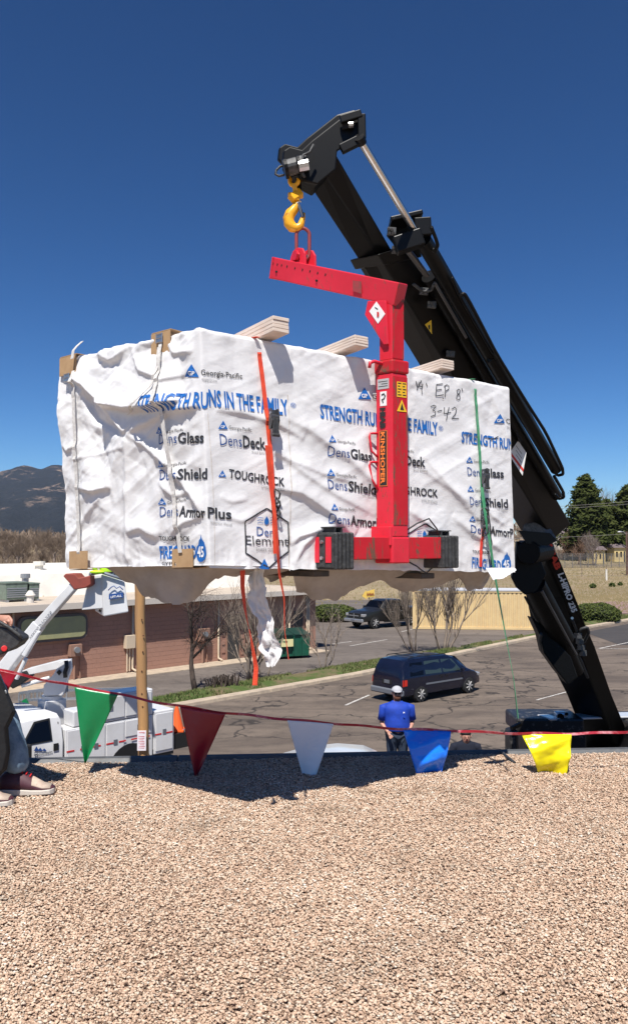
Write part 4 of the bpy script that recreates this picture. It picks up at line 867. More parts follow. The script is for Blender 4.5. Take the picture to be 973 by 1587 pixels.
# ---------------------------------------------------------------- yellow hook
HD = ring_c.y
hk = empty('crane_hook', PX(457, 300, HD), 0, 'yellow steel safety hook with grey latch hanging from the black crane tip', 'hook')
pth = [(457, 312, .019), (459, 318, .024), (456, 324, .031), (450, 331, .035), (447, 339, .037), (448, 346, .037), (453, 352, .035), (460, 354, .030), (466, 350, .024), (468, 343, .02), (470, 336, .014), (471.5, 330, .007)]
q = [PX(a, b, HD-.0) for a, b, c in pth]; m_ = MB(); m_.tube(q, .02, 10, rs=[c for a, b, c in pth]); part(m_, 'hook_body', M['hook_yellow'], hk, smooth=True)
m_ = MB(); c0 = PX(458, 303, HD); m_.beam(c0+V((-.03, -.02, -.03)), c0+V((.03, .02, .028)), .05, .05, V((.3, -1, .2))); m_.cyl(PX(450, 304, HD)+V((-.012, -.02, 0)), PX(466, 302, HD)+V((.012, .02, 0)), .018, n=10); m_.cyl(c0-V((0, 0, .04)), c0-V((0, 0, .01)), .027, n=12); part(m_, 'swivel', M['hook_yellow'], hk, bevel=.006)
m_ = MB(); e0 = PX(456, 279, HD); m_.tube([e0+V((.03*math.cos(t), -.012*math.cos(t), .036*math.sin(t))) for t in np.linspace(0, 6.283, 16, endpoint=False)], .014, 8, closed=True); m_.beam(e0-V((0, 0, .03)), c0+V((0, 0, .01)), .035, .03); part(m_, 'eye', M['hook_yellow'], hk, smooth='auto')
m_ = MB(); m_.beam(PX(461, 314, HD-.01), PX(470, 337, HD-.01), .022, .02); part(m_, 'safety_latch', M['steel_dark'], hk, bevel=.003); m_ = MB().sphere(PX(465.5, 312, HD-.02), .008); part(m_, 'latch_rivet', M['steel'], hk)

# ---------------------------------------------------------------- loader crane
n = NB('crane_black'); o = n.tc.outputs['Object']; a = n.noise(o, 1.6, 6, .7); b = n.noise(o, 30, 5, .8)
c = n.mix(n.rng(a, .35, .7), (.003, .003, .0032), (.006, .006, .006)); c = n.mix(n.math('MULTIPLY', n.rng(b, .62, .75), .3), c, (.05, .042, .035)); n.col(c)
n.b.inputs['Roughness'].default_value = .4; n.b.inputs['Specular IOR Level'].default_value = .2; n.bump(b, .06, .004)
CBk = M['crane_black']; mat('chrome', (.62, .6, .58), .18, 1.0); mat('cast_black', (.004, .004, .004), .5, spec=.15, bump=.3, bscale=40)
mat('crane_grey', (.1, .1, .1), .5, .2, col2=(.04, .04, .04), nscale=30); mat('text_white', (.75, .75, .75), .5); mat('text_red', (.6, .03, .015), .5)
crane = empty('loader_crane', PX(945, 1163, 12.2), 0, 'black folding loader crane with hydraulic cylinders reaching up over the bundle', 'crane')
crane.location.z = 1.35
def iD(y, y0, D0, y1, D1): t = (y-y0)/(y1-y0); return 1/((1-t)/D0+t/D1)
def UD(y): return iD(y, 250, 5.15, 805, 9.4)
def LD(y): return iD(y, 838, 9.4, 1160, 12.3)
def quadboom(st, nm, m, bevel=.01, dc=.16, da=.05, parent=crane, **kw):
    """box beam from stations of (a, b, c, D): far upper edge a, near crease b, lower outline c, in photo pixels"""
    rings = []
    for a, b, c, D in st:
        A, B_, C__ = PX(*a, D+da), PX(*b, D), PX(*c, D+dc); rings.append([A, B_, C__, A+C__-B_])
    m_ = MB().loft(rings); return part(m_, nm, m, parent, bevel=bevel, **kw)
ext = quadboom([((522, 240), (489, 252), (466, 268), UD(255)), ((603, 380), (574, 378), (548, 392), UD(385)), ((640, 440), (612, 440), (585, 450), UD(445))], 'extension_boom', CBk, .012)
quadboom([((640, 384), (590, 400), (553, 409), UD(398)), ((884, 812), (856, 836), (806, 822), 9.4)], 'outer_boom', CBk, .012, .3, .12)
quadboom([((647, 377), (586, 394), (541, 403), UD(384)-.02), ((655, 398), (596, 411), (549, 418), UD(404)-.02)], 'boom_collar', CBk, .012, .32, .15)
quadboom([((884, 812), (857, 837), (822, 820), 9.38), ((868, 790), (840, 812), (806, 794), 9.1)], 'boom_end_box', CBk, .02, .32, .14)
hor = V((.81, -.57, 0))          # across the boom
# tip head: two shaped side plates with plates between
D_ = UD(235)
hp = [(438, 251), (440, 233), (449, 227), (468, 232), (483, 218), (529, 182), (557, 174), (565, 188), (562, 214), (554, 222), (546, 221), (523, 233), (520, 262), (492, 285), (470, 280), (455, 268)]
for k, dn in ((0, 0), (1, .26)):
    m_ = MB(); m_.prism([PX(x, y, D_-.06+dn)+V((-.03*k, 0, .02*k)) for x, y in hp], V((-.01, .035, .003))); part(m_, 'head_plate', CBk, crane, bevel=.008)
m_ = MB(); m_.prism([PX(x, y, D_-.02) for x, y in ((441, 236), (466, 234), (486, 222), (520, 245), (490, 280), (456, 262))], V((-.03, .24, .0))); part(m_, 'head_block', M['cast_black'], crane, bevel=.01)
m_ = MB(); m_.beam(PX(527, 186, D_-.1), PX(560, 176, D_-.1), .03, .05); m_.beam(PX(560, 178, D_-.09), PX(561, 216, D_-.09), .04, .05); m_.beam(PX(528, 232, D_-.09), PX(556, 218, D_-.09), .04, .06); part(m_, 'head_rim', CBk, crane, bevel=.006)
m_ = MB().prism([PX(x, y, D_-.085) for x, y in ((530, 190), (549, 184), (549, 197), (530, 200))], V((0, .01, 0))); part(m_, 'head_hole_shade', M['hole_dark'], crane)  # dark plate drawn for the shaded opening in the head
m_ = MB().cyl(PX(540, 194, D_-.11), PX(547, 193, D_-.11), .018, n=8); part(m_, 'nut', M['steel'], crane)
m_ = MB(); m_.cyl(PX(440, 262, HD-.06), PX(476, 252, HD-.06), .052, n=18); part(m_, 'tip_pin_housing', M['crane_grey'], crane, bevel=.004)
m_ = MB(); m_.cyl(PX(462, 258, HD-.1), PX(466, 257, HD-.1), .066, n=18); m_.cyl(PX(441, 262, HD-.07), PX(446, 261, HD-.07), .062, n=18); part(m_, 'pin_flange', CBk, crane)
m_ = MB(); m_.cyl(PX(463, 258, HD-.14), PX(478, 255, HD-.14), .034, n=8); part(m_, 'pin_nut', M['steel'], crane)
m_ = MB(); m_.cyl(PX(456, 262, HD), PX(457, 276, HD), .028, n=12); m_.beam(PX(462, 268, HD+.04), PX(464, 300, HD+.04), .03, .03); part(m_, 'hanger_link', CBk, crane)
m_ = MB(); m_.tube([PX(*p, HD-.05) for p in ((444, 256), (434, 258), (428, 264), (427, 270), (432, 273), (441, 271))], .008, 7); m_.tube([PX(*p, HD-.12) for p in ((486, 224), (480, 236), (470, 240), (466, 262), (472, 275))], .009, 7); part(m_, 'hose_loop', M['black_rubber'], crane, smooth=True, kind='stuff')
# rods and cylinders along the boom
def rod(p, q, r, nm, m, dD=-.02, n=14, f=UD): m_ = MB().cyl(PX(*p, f(p[1])+dD), PX(*q, f(q[1])+dD), r, n=n); return part(m_, nm, m, crane, smooth='auto')
rod((559, 219), (643, 358), .026, 'piston_rod', M['chrome']); rod((556, 212), (560, 222), .035, 'rod_end', CBk); rod((627, 382), (661, 427), .024, 'piston_rod', M['steel_dark'], 0)
D2 = UD(360)
bp = [(599, 364), (603, 345), (650, 335), (659, 350), (656, 367), (643, 380), (620, 391), (611, 378)]
m_ = MB(); m_.prism([PX(x, y, D2+.18) for x, y in bp], V((0, .03, 0))); part(m_, 'bracket_plate', CBk, crane, bevel=.006)
m_ = MB(); m_.beam(PX(603, 348, D2+.1), PX(652, 337, D2+.1), .22, .035, V((0, 0, 1))); m_.beam(PX(654, 338, D2-.02), PX(656, 366, D2-.02), .05, .12); m_.beam(PX(612, 382, D2-.04), PX(654, 368, D2-.04), .09, .12, V((0, 0, 1))); part(m_, 'bracket', CBk, crane, bevel=.008)
for x, y in ((612, 387), (655, 451), (667, 472), (696, 548), (605, 358)):
    m_ = MB(); D = UD(y)-.05; 
    for dx, dy in ((0, 0), (5, 1), (1, 6), (7, 6)): m_.cyl(PX(x+dx-3, y+dy-3, D-.03), PX(x+dx-3, y+dy-3, D+.05), .012, n=6)
    m_.beam(PX(x-5, y, D), PX(x+8, y+1, D), .03, .05); part(m_, 'wear_pad_screws', M['crane_grey'], crane, kind='stuff')
rod((655, 372), (861, 727), .062, 'extension_cylinder', CBk, -.02, 16); rod((664, 428), (862, 768), .06, 'extension_cylinder', CBk, .1, 16)
rod((673, 438), (722, 523), .012, 'steel_pipe', M['steel_dark'], -.14, 8)
def pipe(pts, r=.014, dD=-.12, nm='steel_pipe', m=None, f=UD, par=crane):
    q = [PX(x, y, f(y)+dD) for x, y in pts]; q2 = []
    for i in range(len(q)-1):      # round the bends a little
        q2 += [q[i].lerp(q[i+1], t) for t in (.12, .5, .88)]
    m_ = MB().tube([q[0]]+q2+[q[-1]], r, 8); return part(m_, nm, m or CBk, par, smooth=True)
pipe([(668, 352), (675, 370), (678, 380), (674, 390), (670, 386)], .014); pipe([(711, 459), (719, 455), (728, 470), (769, 549), (818, 628), (845, 670), (871, 725), (872, 735), (864, 737), (856, 729)], .016)
pipe([(700, 430), (712, 459), (768, 556)], .012, -.1); pipe([(858, 738), (872, 762), (873, 771), (865, 773), (859, 766)], .018); pipe([(640, 440), (655, 452), (668, 450), (672, 440)], .012, -.15, m=M['black_rubber'])
m_ = MB().beam(PX(755, 560, UD(558)-.1), PX(770, 550, UD(558)-.1), .03, .03); part(m_, 'pipe_clamp', CBk, crane)
# labels on the upper boom
def on_px(poly, D, m, nm, dn=.004):
    m_ = MB(); m_.prism([PX(x, y, D) for x, y in poly], V((0, -dn, 0))); return part(m_, nm, m, crane)
def sideD(y, k=-.045): return UD(y)+k
on_px([(658, 503), (668, 496), (669, 518)], UD(505)-.04, M['sticker_yellow'], 'warning_sticker'); on_px([(663, 505), (666, 503), (666, 511), (664, 510)], UD(505)-.046, M['ink'], 'black_print', .001)
pl = [(784, 655), (815, 702), (809, 737), (779, 690)]; on_px(pl, UD(700)-.1, M['sticker_white'], 'white_placard'); on_px([(784, 655), (797, 675), (796, 679), (784, 660)], UD(700)-.106, M['text_red'], 'red_band', .001); on_px([(783, 690), (811, 727), (810, 731), (783, 695)], UD(700)-.106, M['text_red'], 'red_band', .001)
for k in range(3): on_px([(799, 690+k*7), (808, 703+k*7), (808, 704+k*7), (799, 691+k*7)], UD(700)-.106, M['ink'], 'placard_line', .001)
# first boom (below)
cr = [((853, 838), (845, 844), (797, 842)), ((869, 871), (847, 872), (801, 872)), ((896, 936), (871, 925), (814, 925)), ((907, 967), (885, 965), (822, 965)), ((922, 1002), (893, 1002), (838, 1000)), ((948, 1077), (924, 1077), (877, 1076)), ((973, 1137), (946, 1134), (899, 1131)), ((992, 1185), (962, 1190), (910, 1180))]
quadboom([(a, b, c, LD(b[1])) for a, b, c in cr], 'main_boom', CBk, .02, .42, .06)
on_px([(802, 822), (850, 826), (862, 838), (846, 846), (815, 842)], 9.2, CBk, 'knuckle_plate', .03)
m_ = MB(); m_.prism([PX(x, y, 9.25) for x, y in ((822, 812), (846, 808), (863, 835), (842, 840), (818, 828))], V((-.1, -.06, 0))); part(m_, 'knuckle_cover', M['crane_grey'], crane, bevel=.01)
m_ = MB(); m_.cyl(PX(818, 856, 9.2), PX(842, 852, 9.6), .14, n=20); part(m_, 'knuckle_pin', M['cast_black'], crane, bevel=.01)
# boom cylinder in front and its foot
def rod2(p, q, r, nm, m, dD): return rod(p, q, r, nm, m, dD, 16, LD)
m_ = MB().prism([PX(x, y, LD(900)-.5) for x, y in ((800, 838), (830, 850), (846, 890), (832, 918), (813, 922), (800, 911), (792, 895), (798, 870))], V((.06, .3, 0))); part(m_, 'link_plate', M['cast_black'], crane, bevel=.015)
rod2((826, 905), (872, 990), .14, 'boom_cylinder', M['cast_black'], -.45); rod2((868, 985), (893, 1040), .09, 'cylinder_rod_end', M['cast_black'], -.4); rod2((838, 915), (892, 1015), .02, 'steel_pipe', M['steel_dark'], -.62)
m_ = MB().prism([PX(x, y, LD(980)-.5) for x, y in ((823, 957), (832, 960), (858, 990), (884, 1018), (895, 1050), (880, 1062), (862, 1040), (842, 1012), (836, 985))], V((.02, .3, 0))); part(m_, 'cylinder_bracket', M['cast_black'], crane, bevel=.015)
pipe([(838, 982), (836, 992), (840, 1008), (848, 1018), (856, 1014)], .022, -.6, 'hydraulic_hose', M['black_rubber'], LD); pipe([(813, 925), (822, 942), (830, 960), (834, 963)], .014, -.5, 'hydraulic_hose', M['black_rubber'], LD)
pipe([(893, 985), (899, 975), (909, 972), (912, 980), (905, 994), (898, 1000), (893, 1012), (900, 1025), (910, 1050)], .02, -.08, 'hydraulic_hose', M['black_rubber'], LD); pipe([(886, 960), (892, 975), (897, 992), (898, 1010), (895, 1030)], .016, -.08, 'hydraulic_hose', M['black_rubber'], LD)
m_ = MB()
for k in range(4): p = PX(895+k*2.5, 985+k*9, LD(985+k*9)-.12); m_.box(p, (.07, .07, .07), .4)
part(m_, 'valve_block', M['crane_grey'], crane, kind='stuff')
def along(s, p0, p1, hpx, m, nm, bold):
    """word running down the boom face; p0 to p1 foot line of the letters, seen from the right"""
    A, B_ = PX(*p0, LD(p0[1])-.05), PX(*p1, LD(p1[1])-.05); d = (B_-A); L = d.length; d.normalize()
    mid = ((p0[0]+p1[0])/2, (p0[1]+p1[1])/2); Dm = LD(mid[1])-.05; t = V((p1[0]-p0[0], p1[1]-p0[1], 0)).normalized(); up = PX(mid[0]+t.y*10, mid[1]-t.x*10, Dm+.02)-PX(*mid, Dm)
    h = hpx*up.length/10; m_ = MB(); text_on(m_, s, A, d, up, h, L, bold); part(m_, nm, m, crane, fixn=False)
along('HIAB', (846, 846), (861, 884), 9, M['text_red'], 'red_print', .06); along('L-HIPRO 235', (864, 890), (886, 950), 9, M['text_white'], 'white_print', .05)
m_ = MB().cyl(PX(886, 958, LD(958)-.1), PX(886, 958, LD(958)+.02), .018, n=10); part(m_, 'grease_nipple', M['steel'], crane)
# base, tank and truck underneath
mat('black_worn', (.016, .015, .015), .4, col2=(.11, .1, .085), nscale=14, contrast=(.56, .64)); mat('white_vehicle', (.62, .62, .62), .25, coat=.5, col2=(.55, .55, .54), nscale=3); mat('alloy', (.6, .6, .6), .3, .8)
m_ = MB().box((4.62, 12.6, 1.9), (.75, .8, 1.3)); part(m_, 'crane_base', CBk, crane, bevel=.05)
mat('deck_grey', (.07, .07, .07), .8); mat('tyre', (.018, .018, .018), .85); mat('glass_dark', (.002, .002, .003), .12, spec=.35)
truck = empty('flatbed_truck', (3.2, 12.6, 0), 0, 'flatbed truck standing below the roof edge, only its white cab roof and black tank showing', 'truck')
y0 = 11.5
t1 = PX(800, 1114, y0); t2 = PX(905, 1114, y0); t3 = PX(800, 1138, y0)
m_ = MB().box(((t1.x+t2.x)/2, y0+.35, (t1.z+t3.z)/2), (t2.x-t1.x, .7, t1.z-t3.z)); part(m_, 'tool_tank', M['black_worn'], truck, bevel=.03)
m_ = MB().box(((t1.x+t2.x)/2+.15, y0+.55, t3.z-.4), (t2.x-t1.x-.1, .7, .8)); part(m_, 'side_box', M['black_worn'], truck, bevel=.03)
p = PX(795, 1145, y0-.2); m_ = MB().box((p.x, p.y+.1, p.z-.15), (.13, .25, .55), .2); part(m_, 'stabiliser_leg', M['black_worn'], truck, bevel=.05)
m_ = MB().beam(PX(792, 1129, y0-.2), PX(806, 1122, y0-.1), .05, .05); part(m_, 'stabiliser_strut', CBk, truck)
m_ = MB().beam(PX(842, 1112, y0+.1), PX(1010, 1107, y0+.9), .3, .03); part(m_, 'white_guard_rail', M['white_vehicle'], truck, bevel=.01)
c_ = PX(868, 1109, y0+.15); m_ = MB().box(c_, (.17, .16, .12)); part(m_, 'work_lamp', M['alloy'], truck, bevel=.03)
m_ = MB().cyl(c_+V((-.03, -.1, 0)), c_+V((-.03, -.07, 0)), .05, n=14); m_.cyl(c_+V((.06, -.09, .04)), c_+V((.06, -.07, .04)), .025, n=10); part(m_, 'lamp_glass', M['glass_dark'], truck, kind='stuff')
p = PX(985, 1125, y0+.3); m_ = MB().box((p.x+.4, p.y+.4, p.z-.2), (1.0, .8, .5)); part(m_, 'end_box', M['black_worn'], truck, bevel=.03)
m_ = MB().box((3.4, 12.62, 1.47), (5.2, 2.64, .16)); part(m_, 'deck', M['deck_grey'], truck, bevel=.02)
m_ = MB().box((2.8, 12.5, 1.15), (7.4, .9, .45)); part(m_, 'chassis', CBk, truck)
# cab: lofted shell, roof dome just above the roof line
cx0, cx1 = PX(500, 1160, 11.9).x-.75, PX(597, 1160, 11.9).x; zt = PX(548, 1152, 11.9).z-.3
rings = []
for t, zr, ins in ((0, .55, .02), (.04, .9, .0), (.3, .97, .0), (.6, 1, 0), (.85, .985, .02), (1, .93, .08)):
    x = cx0+(cx1-cx0)*t; zz = .9+(zt-.9)*zr; hw_ = 1.15-ins; rings.append([V((x, 12.5-hw_, .7)), V((x, 12.5+hw_, .7)), V((x, 12.5+hw_-.05, 1.9)), V((x, 12.5+hw_-.2, zz-.12)), V((x, 12.5+hw_-.5, zz-.01)), V((x, 12.5, zz)), V((x, 12.5-hw_+.5, zz-.01)), V((x, 12.5-hw_+.2, zz-.12)), V((x, 12.5-hw_+.05, 1.9))])
m_ = MB().loft(rings); part(m_, 'cab', M['white_vehicle'], truck, bevel=.04, smooth='auto')
m_ = MB().prism([(cx0+.45, 11.36, 1.9), (cx1-.35, 11.36, 1.9), (cx1-.4, 11.44, 2.55), (cx0+.6, 11.44, 2.55)], (0, -.02, 0)); part(m_, 'side_window', M['glass_dark'], truck)
def wheel(root, c, r, wd, axis=V((0, 1, 0)), rim=None, ty='tyre'):
    c = V(c); axis = V(axis).normalized(); m_ = MB()
    prof = [(-.5, .62), (-.5, .93), (-.36, 1), (.36, 1), (.5, .93), (.5, .62)]; _, a, b = basis(axis); n_ = 24
    m_.loft([[c+axis*(p*wd)+(a*math.cos(2*math.pi*j/n_)+b*math.sin(2*math.pi*j/n_))*(r*q) for j in range(n_)] for p, q in prof]); o_ = part(m_, 'wheel', M[ty], root, smooth='auto')
    m_ = MB()
    for sgn in (-1, 1):
        m_.cyl(c+axis*(sgn*wd*.3), c+axis*(sgn*wd*.44), r*.63, r*.6, n=20)
        for k in range(7):
            t = 2*math.pi*k/7; dv = a*math.cos(t)+b*math.sin(t); m_.beam(c+axis*(sgn*wd*.46), c+axis*(sgn*wd*.46)+dv*r*.6, .11*r/.33, .03)
    part(m_, 'rim', rim or mat('hub_grey', (.42, .41, .4), .4), o_); return o_
for x in (cx0+.9, 3.9, 5.2): wheel(truck, (x, 11.55, .5), .5, .3); wheel(truck, (x, 13.45, .5), .5, .3)
m_ = MB().box((1.6, 14.9, 1.24), (1.5, 1.9, .12)); m_.box((2.95, 15.5, .5), (.9, .8, .12)); m_.beam((2.36, 13.9, 1.22), (2.36, 15.8, 1.22), .08, .1); m_.beam((2.5, 15.4, .38), (2.36, 15.4, 1.22), .05, .05); m_.beam((.9, 15.7, .02), (.9, 15.7, 1.2), .08, .08); m_.beam((2.3, 15.7, .02), (2.3, 15.7, 1.2), .08, .08); part(m_, 'operator_step', M['deck_grey'], truck)

# ---------------------------------------------------------------- bunting
mat('tape_red', (.38, .02, .035), .4, col2=(.62, .25, .27), nscale=8, contrast=(.52, .66))
mat('flag_green', (.008, .2, .065), .32, bump=.3, bscale=14); mat('flag_maroon', (.26, .008, .02), .3, bump=.3, bscale=14); mat('flag_white', (.72, .73, .78), .35, bump=.3, bscale=14); mat('flag_blue', (.015, .2, .9), .14, bump=.9, bscale=9); mat('flag_yellow', (.9, .76, .01), .2, bump=.3, bscale=14)
line = [(-90, 1012), (-30, 1031), (0, 1038), (30, 1045), (75, 1055), (115, 1063), (150, 1069), (185, 1076), (230, 1086), (278, 1094), (350, 1105), (400, 1110), (445, 1115), (517, 1121), (570, 1126), (625, 1130), (698, 1132), (750, 1135), (808, 1137), (885, 1137), (930, 1136), (973, 1134), (1060, 1128)]
BD = lambda x: 5.5+.00008*x
bunt = empty('bunting_line', PX(480, 1118, BD(480)), 0, 'line of coloured plastic warning pennants strung low across the gravel roof', 'bunting')
q = [PX(x, y, BD(x)) for x, y in line]; q = resample(q, 90)
for i, p in enumerate(q): p.z += .004*math.sin(i*.9)
m_ = MB(); m_.ribbon(q, [V((0, math.sin(i*.35)*.4, 1)).normalized()*.017 for i in range(90)], .003); part(m_, 'tape', M['tape_red'], bunt)
def pennant(l, r, bl, br, col, lb, curl=0, wav=.02):
    n1, n2 = 20, 30; vs = []; D0 = BD(l[0]); 
    for j in range(n2):
        t = j/(n2-1)
        for i in range(n1):
            s_ = i/(n1-1); x = (l[0]*(1-s_)+r[0]*s_)*(1-t)+(bl[0]*(1-s_)+br[0]*s_)*t; y = (l[1]*(1-s_)+r[1]*s_)*(1-t)+(bl[1]*(1-s_)+br[1]*s_)*t
            p = PX(x, y, D0-.004); p.y += wav*math.sin(s_*4+t*3+l[0])*(.2+t)+curl*(-.05*math.sin(t*math.pi)+(1-t**3)*(.03*float(fbm(s_*1.6+l[0]*.01, t*2.6+s_*.8, 3, 13))+.009*math.sin(t*13+s_*4))); vs.append(p)
    if curl:      # the tip has folded back under itself on the gravel
        for k in range(1, 6):
            a = k/5*math.pi; base_r = vs[-n1:] if k == 1 else lastr
            if k == 1: lastr = [p.copy() for p in vs[-n1:]]
            vs += [V((p.x*(1-.02*k)+(.02*k)*(lastr[0].x+lastr[-1].x)/2, p.y+.014*(1-math.cos(a))+(.03*k), p.z-.01*math.sin(a)*(1 if k < 4 else .5)+.0)) for p in lastr]
    m_ = MB(); m_.v = [tuple(p) for p in vs]; m_.f = gridfaces(len(vs)//n1, n1); m_.mi = [0]*len(m_.f); o_ = part(m_, 'pennant', M[col], bunt, smooth=True, fixn=False, label=lb)
    sd_ = o_.modifiers.new('t', 'SOLIDIFY'); sd_.thickness = .0012
pennant((-32, 1033), (27, 1045), (9, 1078), (11, 1076), 'flag_maroon', 'red pennant cut off by the left edge of the photo')
pennant((116, 1065), (183, 1077), (132, 1183), (134, 1182), 'flag_green', 'green pennant, the leftmost whole one')
pennant((279, 1095), (350, 1106), (303, 1203), (306, 1203), 'flag_maroon', 'dark red pennant hanging in front of the bundle shadow')
pennant((445, 1116), (517, 1122), (471, 1211), (486, 1212), 'flag_white', 'white pennant, mostly shaded, with a sunlit tip')
pennant((624, 1131), (698, 1133), (645, 1201), (684, 1200), 'flag_blue', 'shiny blue pennant with its tip folded on the gravel', 1)
pennant((808, 1138), (885, 1138), (834, 1201), (875, 1200), 'flag_yellow', 'bright yellow pennant with its tip folded on the gravel', 1)
m_ = MB(); m_.tube([V((PX(x, y, 5).x, 0, 0))*0+GR(x, y, ROOFZ+.02) for x, y in ((774, 1163), (780, 1168), (786, 1174), (797, 1182))], .012, 7); solo(m_, 'cable_end', M['black_rubber'], label='short black cable end lying over the roof edge between the blue and yellow pennants', cat='cable')
# wooden pole with notice
mat('pole_wood', (.5, .27, .1), .8, col2=(.36, .2, .09), nscale=5, bump=.4, bscale=25, stretch=(1, 1, .12)); mat('notice_white', (.78, .72, .75), .6)
pole = empty('wooden_pole', (PX(226, 1165, 15).x, 15, 0), 0, 'tall light brown wooden pole in front of the white service truck', 'pole')
b0 = V((PX(229, 1165, 15).x, 15, 0)); b1 = PX(219, 925, 15); dd = (b1-V((PX(228, 1165, 15).x, 15, PX(228, 1165, 15).z))); b2 = b1+dd.normalized()*2.4
m_ = MB(); N_ = 30; m_.tube([b0.lerp(b2, t/N_)+V((.008*math.sin(t*1.3), 0, 0)) for t in range(N_+1)], .1, 12, rs=[.108-.018*t/N_ for t in range(N_+1)]); part(m_, 'post', M['pole_wood'], pole, smooth=True)
m_ = MB()
for y in (1010, 1040, 1075, 1095, 960, 985): p = PX(222+random.uniform(-3, 3), y, 14.9); m_.sphere(p, .015, 6, 4)
part(m_, 'knots', mat('knot', (.12, .05, .02), .8), pole, kind='stuff')
m_ = MB(); c = PX(220, 1148, 14.86); m_.box(c, (.165, .012, .37), .05); o_ = part(m_, 'notice_board', M['notice_white'], pole, bevel=.015)
for k in range(9):
    m_ = MB(); 
    if k == 0: text_on(m_, 'NOTICE', c+V((-.055, -.0085, .14)), V((1, 0, 0)), V((0, 0, 1)), .022, .11, .03)
    else: m_.box(c+V((random.uniform(-.01, .01), -.0085, .11-k*.03)), (.11-.03*(k % 3 == 0), .001, .006), 0)
    part(m_, 'red_print', M['sticker_red'], pole)
# ---------------------------------------------------------------- low brick building across the drive
n = NB('painted_block'); o = n.tc.outputs['Object']; a = n.noise(o, .5, 6, .7); b = n.noise(o, 14, 4, .7)
c = n.mix(n.rng(a, .35, .7), (.4, .225, .165), (.34, .19, .14)); c = n.mix(n.math('MULTIPLY', n.rng(b, .5, .75), .4), c, (.22, .12, .1)); n.col(c); n.bump(b, .3, .01)
mat('block_joint', (.33, .185, .137), .95); mat('pipe_cream', (.62, .5, .36), .6); mat('panel_olive', (.36, .35, .17), .5, col2=(.3, .3, .16), nscale=2); mat('panel_frame', (.12, .1, .09), .7)
mat('white_roof', (.72, .68, .6), .8, col2=(.6, .56, .5), nscale=1.5); mat('tan_roof', (.5, .42, .33), .9, col2=(.42, .35, .28), nscale=1.2); mat('fascia', (.6, .53, .45), .7); mat('door_dark', (.045, .043, .042), .5); mat('unit_green', (.17, .22, .17), .6, col2=(.12, .15, .12), nscale=6); mat('box_brown', (.3, .17, .12), .7)
mat('galv', (.35, .36, .37), .5, .6)
bA = GR(50, 1062); bB = GR(489, 1006); sD = (bA-bB).normalized(); tD = V((-sD.y, sD.x, 0)); tD = tD if tD.y > 0 else -tD
def BP(s, t, z): return bB+sD*s+tD*t+V((0, 0, z))
def bbx(s0, s1, t0, t1, z0, z1, mb=None):
    mb = mb or MB(); return mb.hexa([BP(s0, t0, z0), BP(s1, t0, z0), BP(s1, t1, z0), BP(s0, t1, z0), BP(s0, t0, z1), BP(s1, t0, z1), BP(s1, t1, z1), BP(s0, t1, z1)])
def BS(px, t=0.0):
    """distance along the wall seen at pixel column px"""
    r = V(((px-CX)/FPX, 1.0)); o_ = bB+tD*t; # o + sD*s = k*r
    a, b, c_, d_ = sD.x, -r.x, sD.y, -1.0; det = a*d_-b*c_; return (-o_.x*d_+b*o_.y)/det*1.0
def BZ(px, py, t=0.0): p = bB+tD*t+sD*BS(px, t); return CAMZ+(HOR-py)/FPX*p.y
BL = 34
bld = empty('block_building', BP(8, 4, 0), 0, 'low red-brown painted block building with white roof, cream pipes and a dark door', 'building')
part(bbx(.01, BL, .03, 16, 0, 3.1), 'wall', M['block_joint'], bld)
m_ = MB()
doors = [(BS(371), BS(353), 2.25), (BS(469), BS(455), 2.2)]
for r_ in range(15):
    z0 = .005+r_*.2; k = 0; s_ = -.0 if r_ % 2 else -.2
    while s_ < BL:
        a0 = max(s_, 0)+.003; a1 = min(s_+.4, BL)-.003; s_ += .4; j = random.uniform(0, .006)
        if any(a1 > d0-.05 and a0 < d1+.05 and z0 < dz for d0, d1, dz in doors): continue
        P = [BP(a0, -j, z0), BP(a1, -j, z0), BP(a1, -j, z0+.193), BP(a0, -j, z0+.193)]; Q = [BP(a0, .035, z0), BP(a1, .035, z0), BP(a1, .035, z0+.193), BP(a0, .035, z0+.193)]
        m_.add(P+Q, [(0, 1, 2, 3), (0, 4, 5, 1), (3, 2, 6, 7), (1, 5, 6, 2), (0, 3, 7, 4)])
part(m_, 'wall_blocks', M['painted_block'], bld, kind='stuff')
m_ = MB()   # end wall courses
for r_ in range(15):
    z0 = .005+r_*.2; t_ = .04+(.2 if r_ % 2 else 0)
    while t_ < 15.8: m_.hexa([BP(-.02, t_, z0), BP(.02, t_, z0), BP(.02, t_+.39, z0), BP(-.02, t_+.39, z0), BP(-.02, t_, z0+.193), BP(.02, t_, z0+.193), BP(.02, t_+.39, z0+.193), BP(-.02, t_+.39, z0+.193)]); t_ += .4
part(m_, 'wall_blocks', M['painted_block'], bld, kind='stuff')
part(bbx(-.5, BL+.5, -.55, 16.4, 3.12, 3.3), 'roof', M['tan_roof'], bld)
part(bbx(-.53, BL+.53, -.6, -.55, 3.08, 3.34), 'fascia', M['fascia'], bld)
part(bbx(-.58, -.53, -.6, 16.4, 3.08, 3.34), 'fascia', M['fascia'], bld)
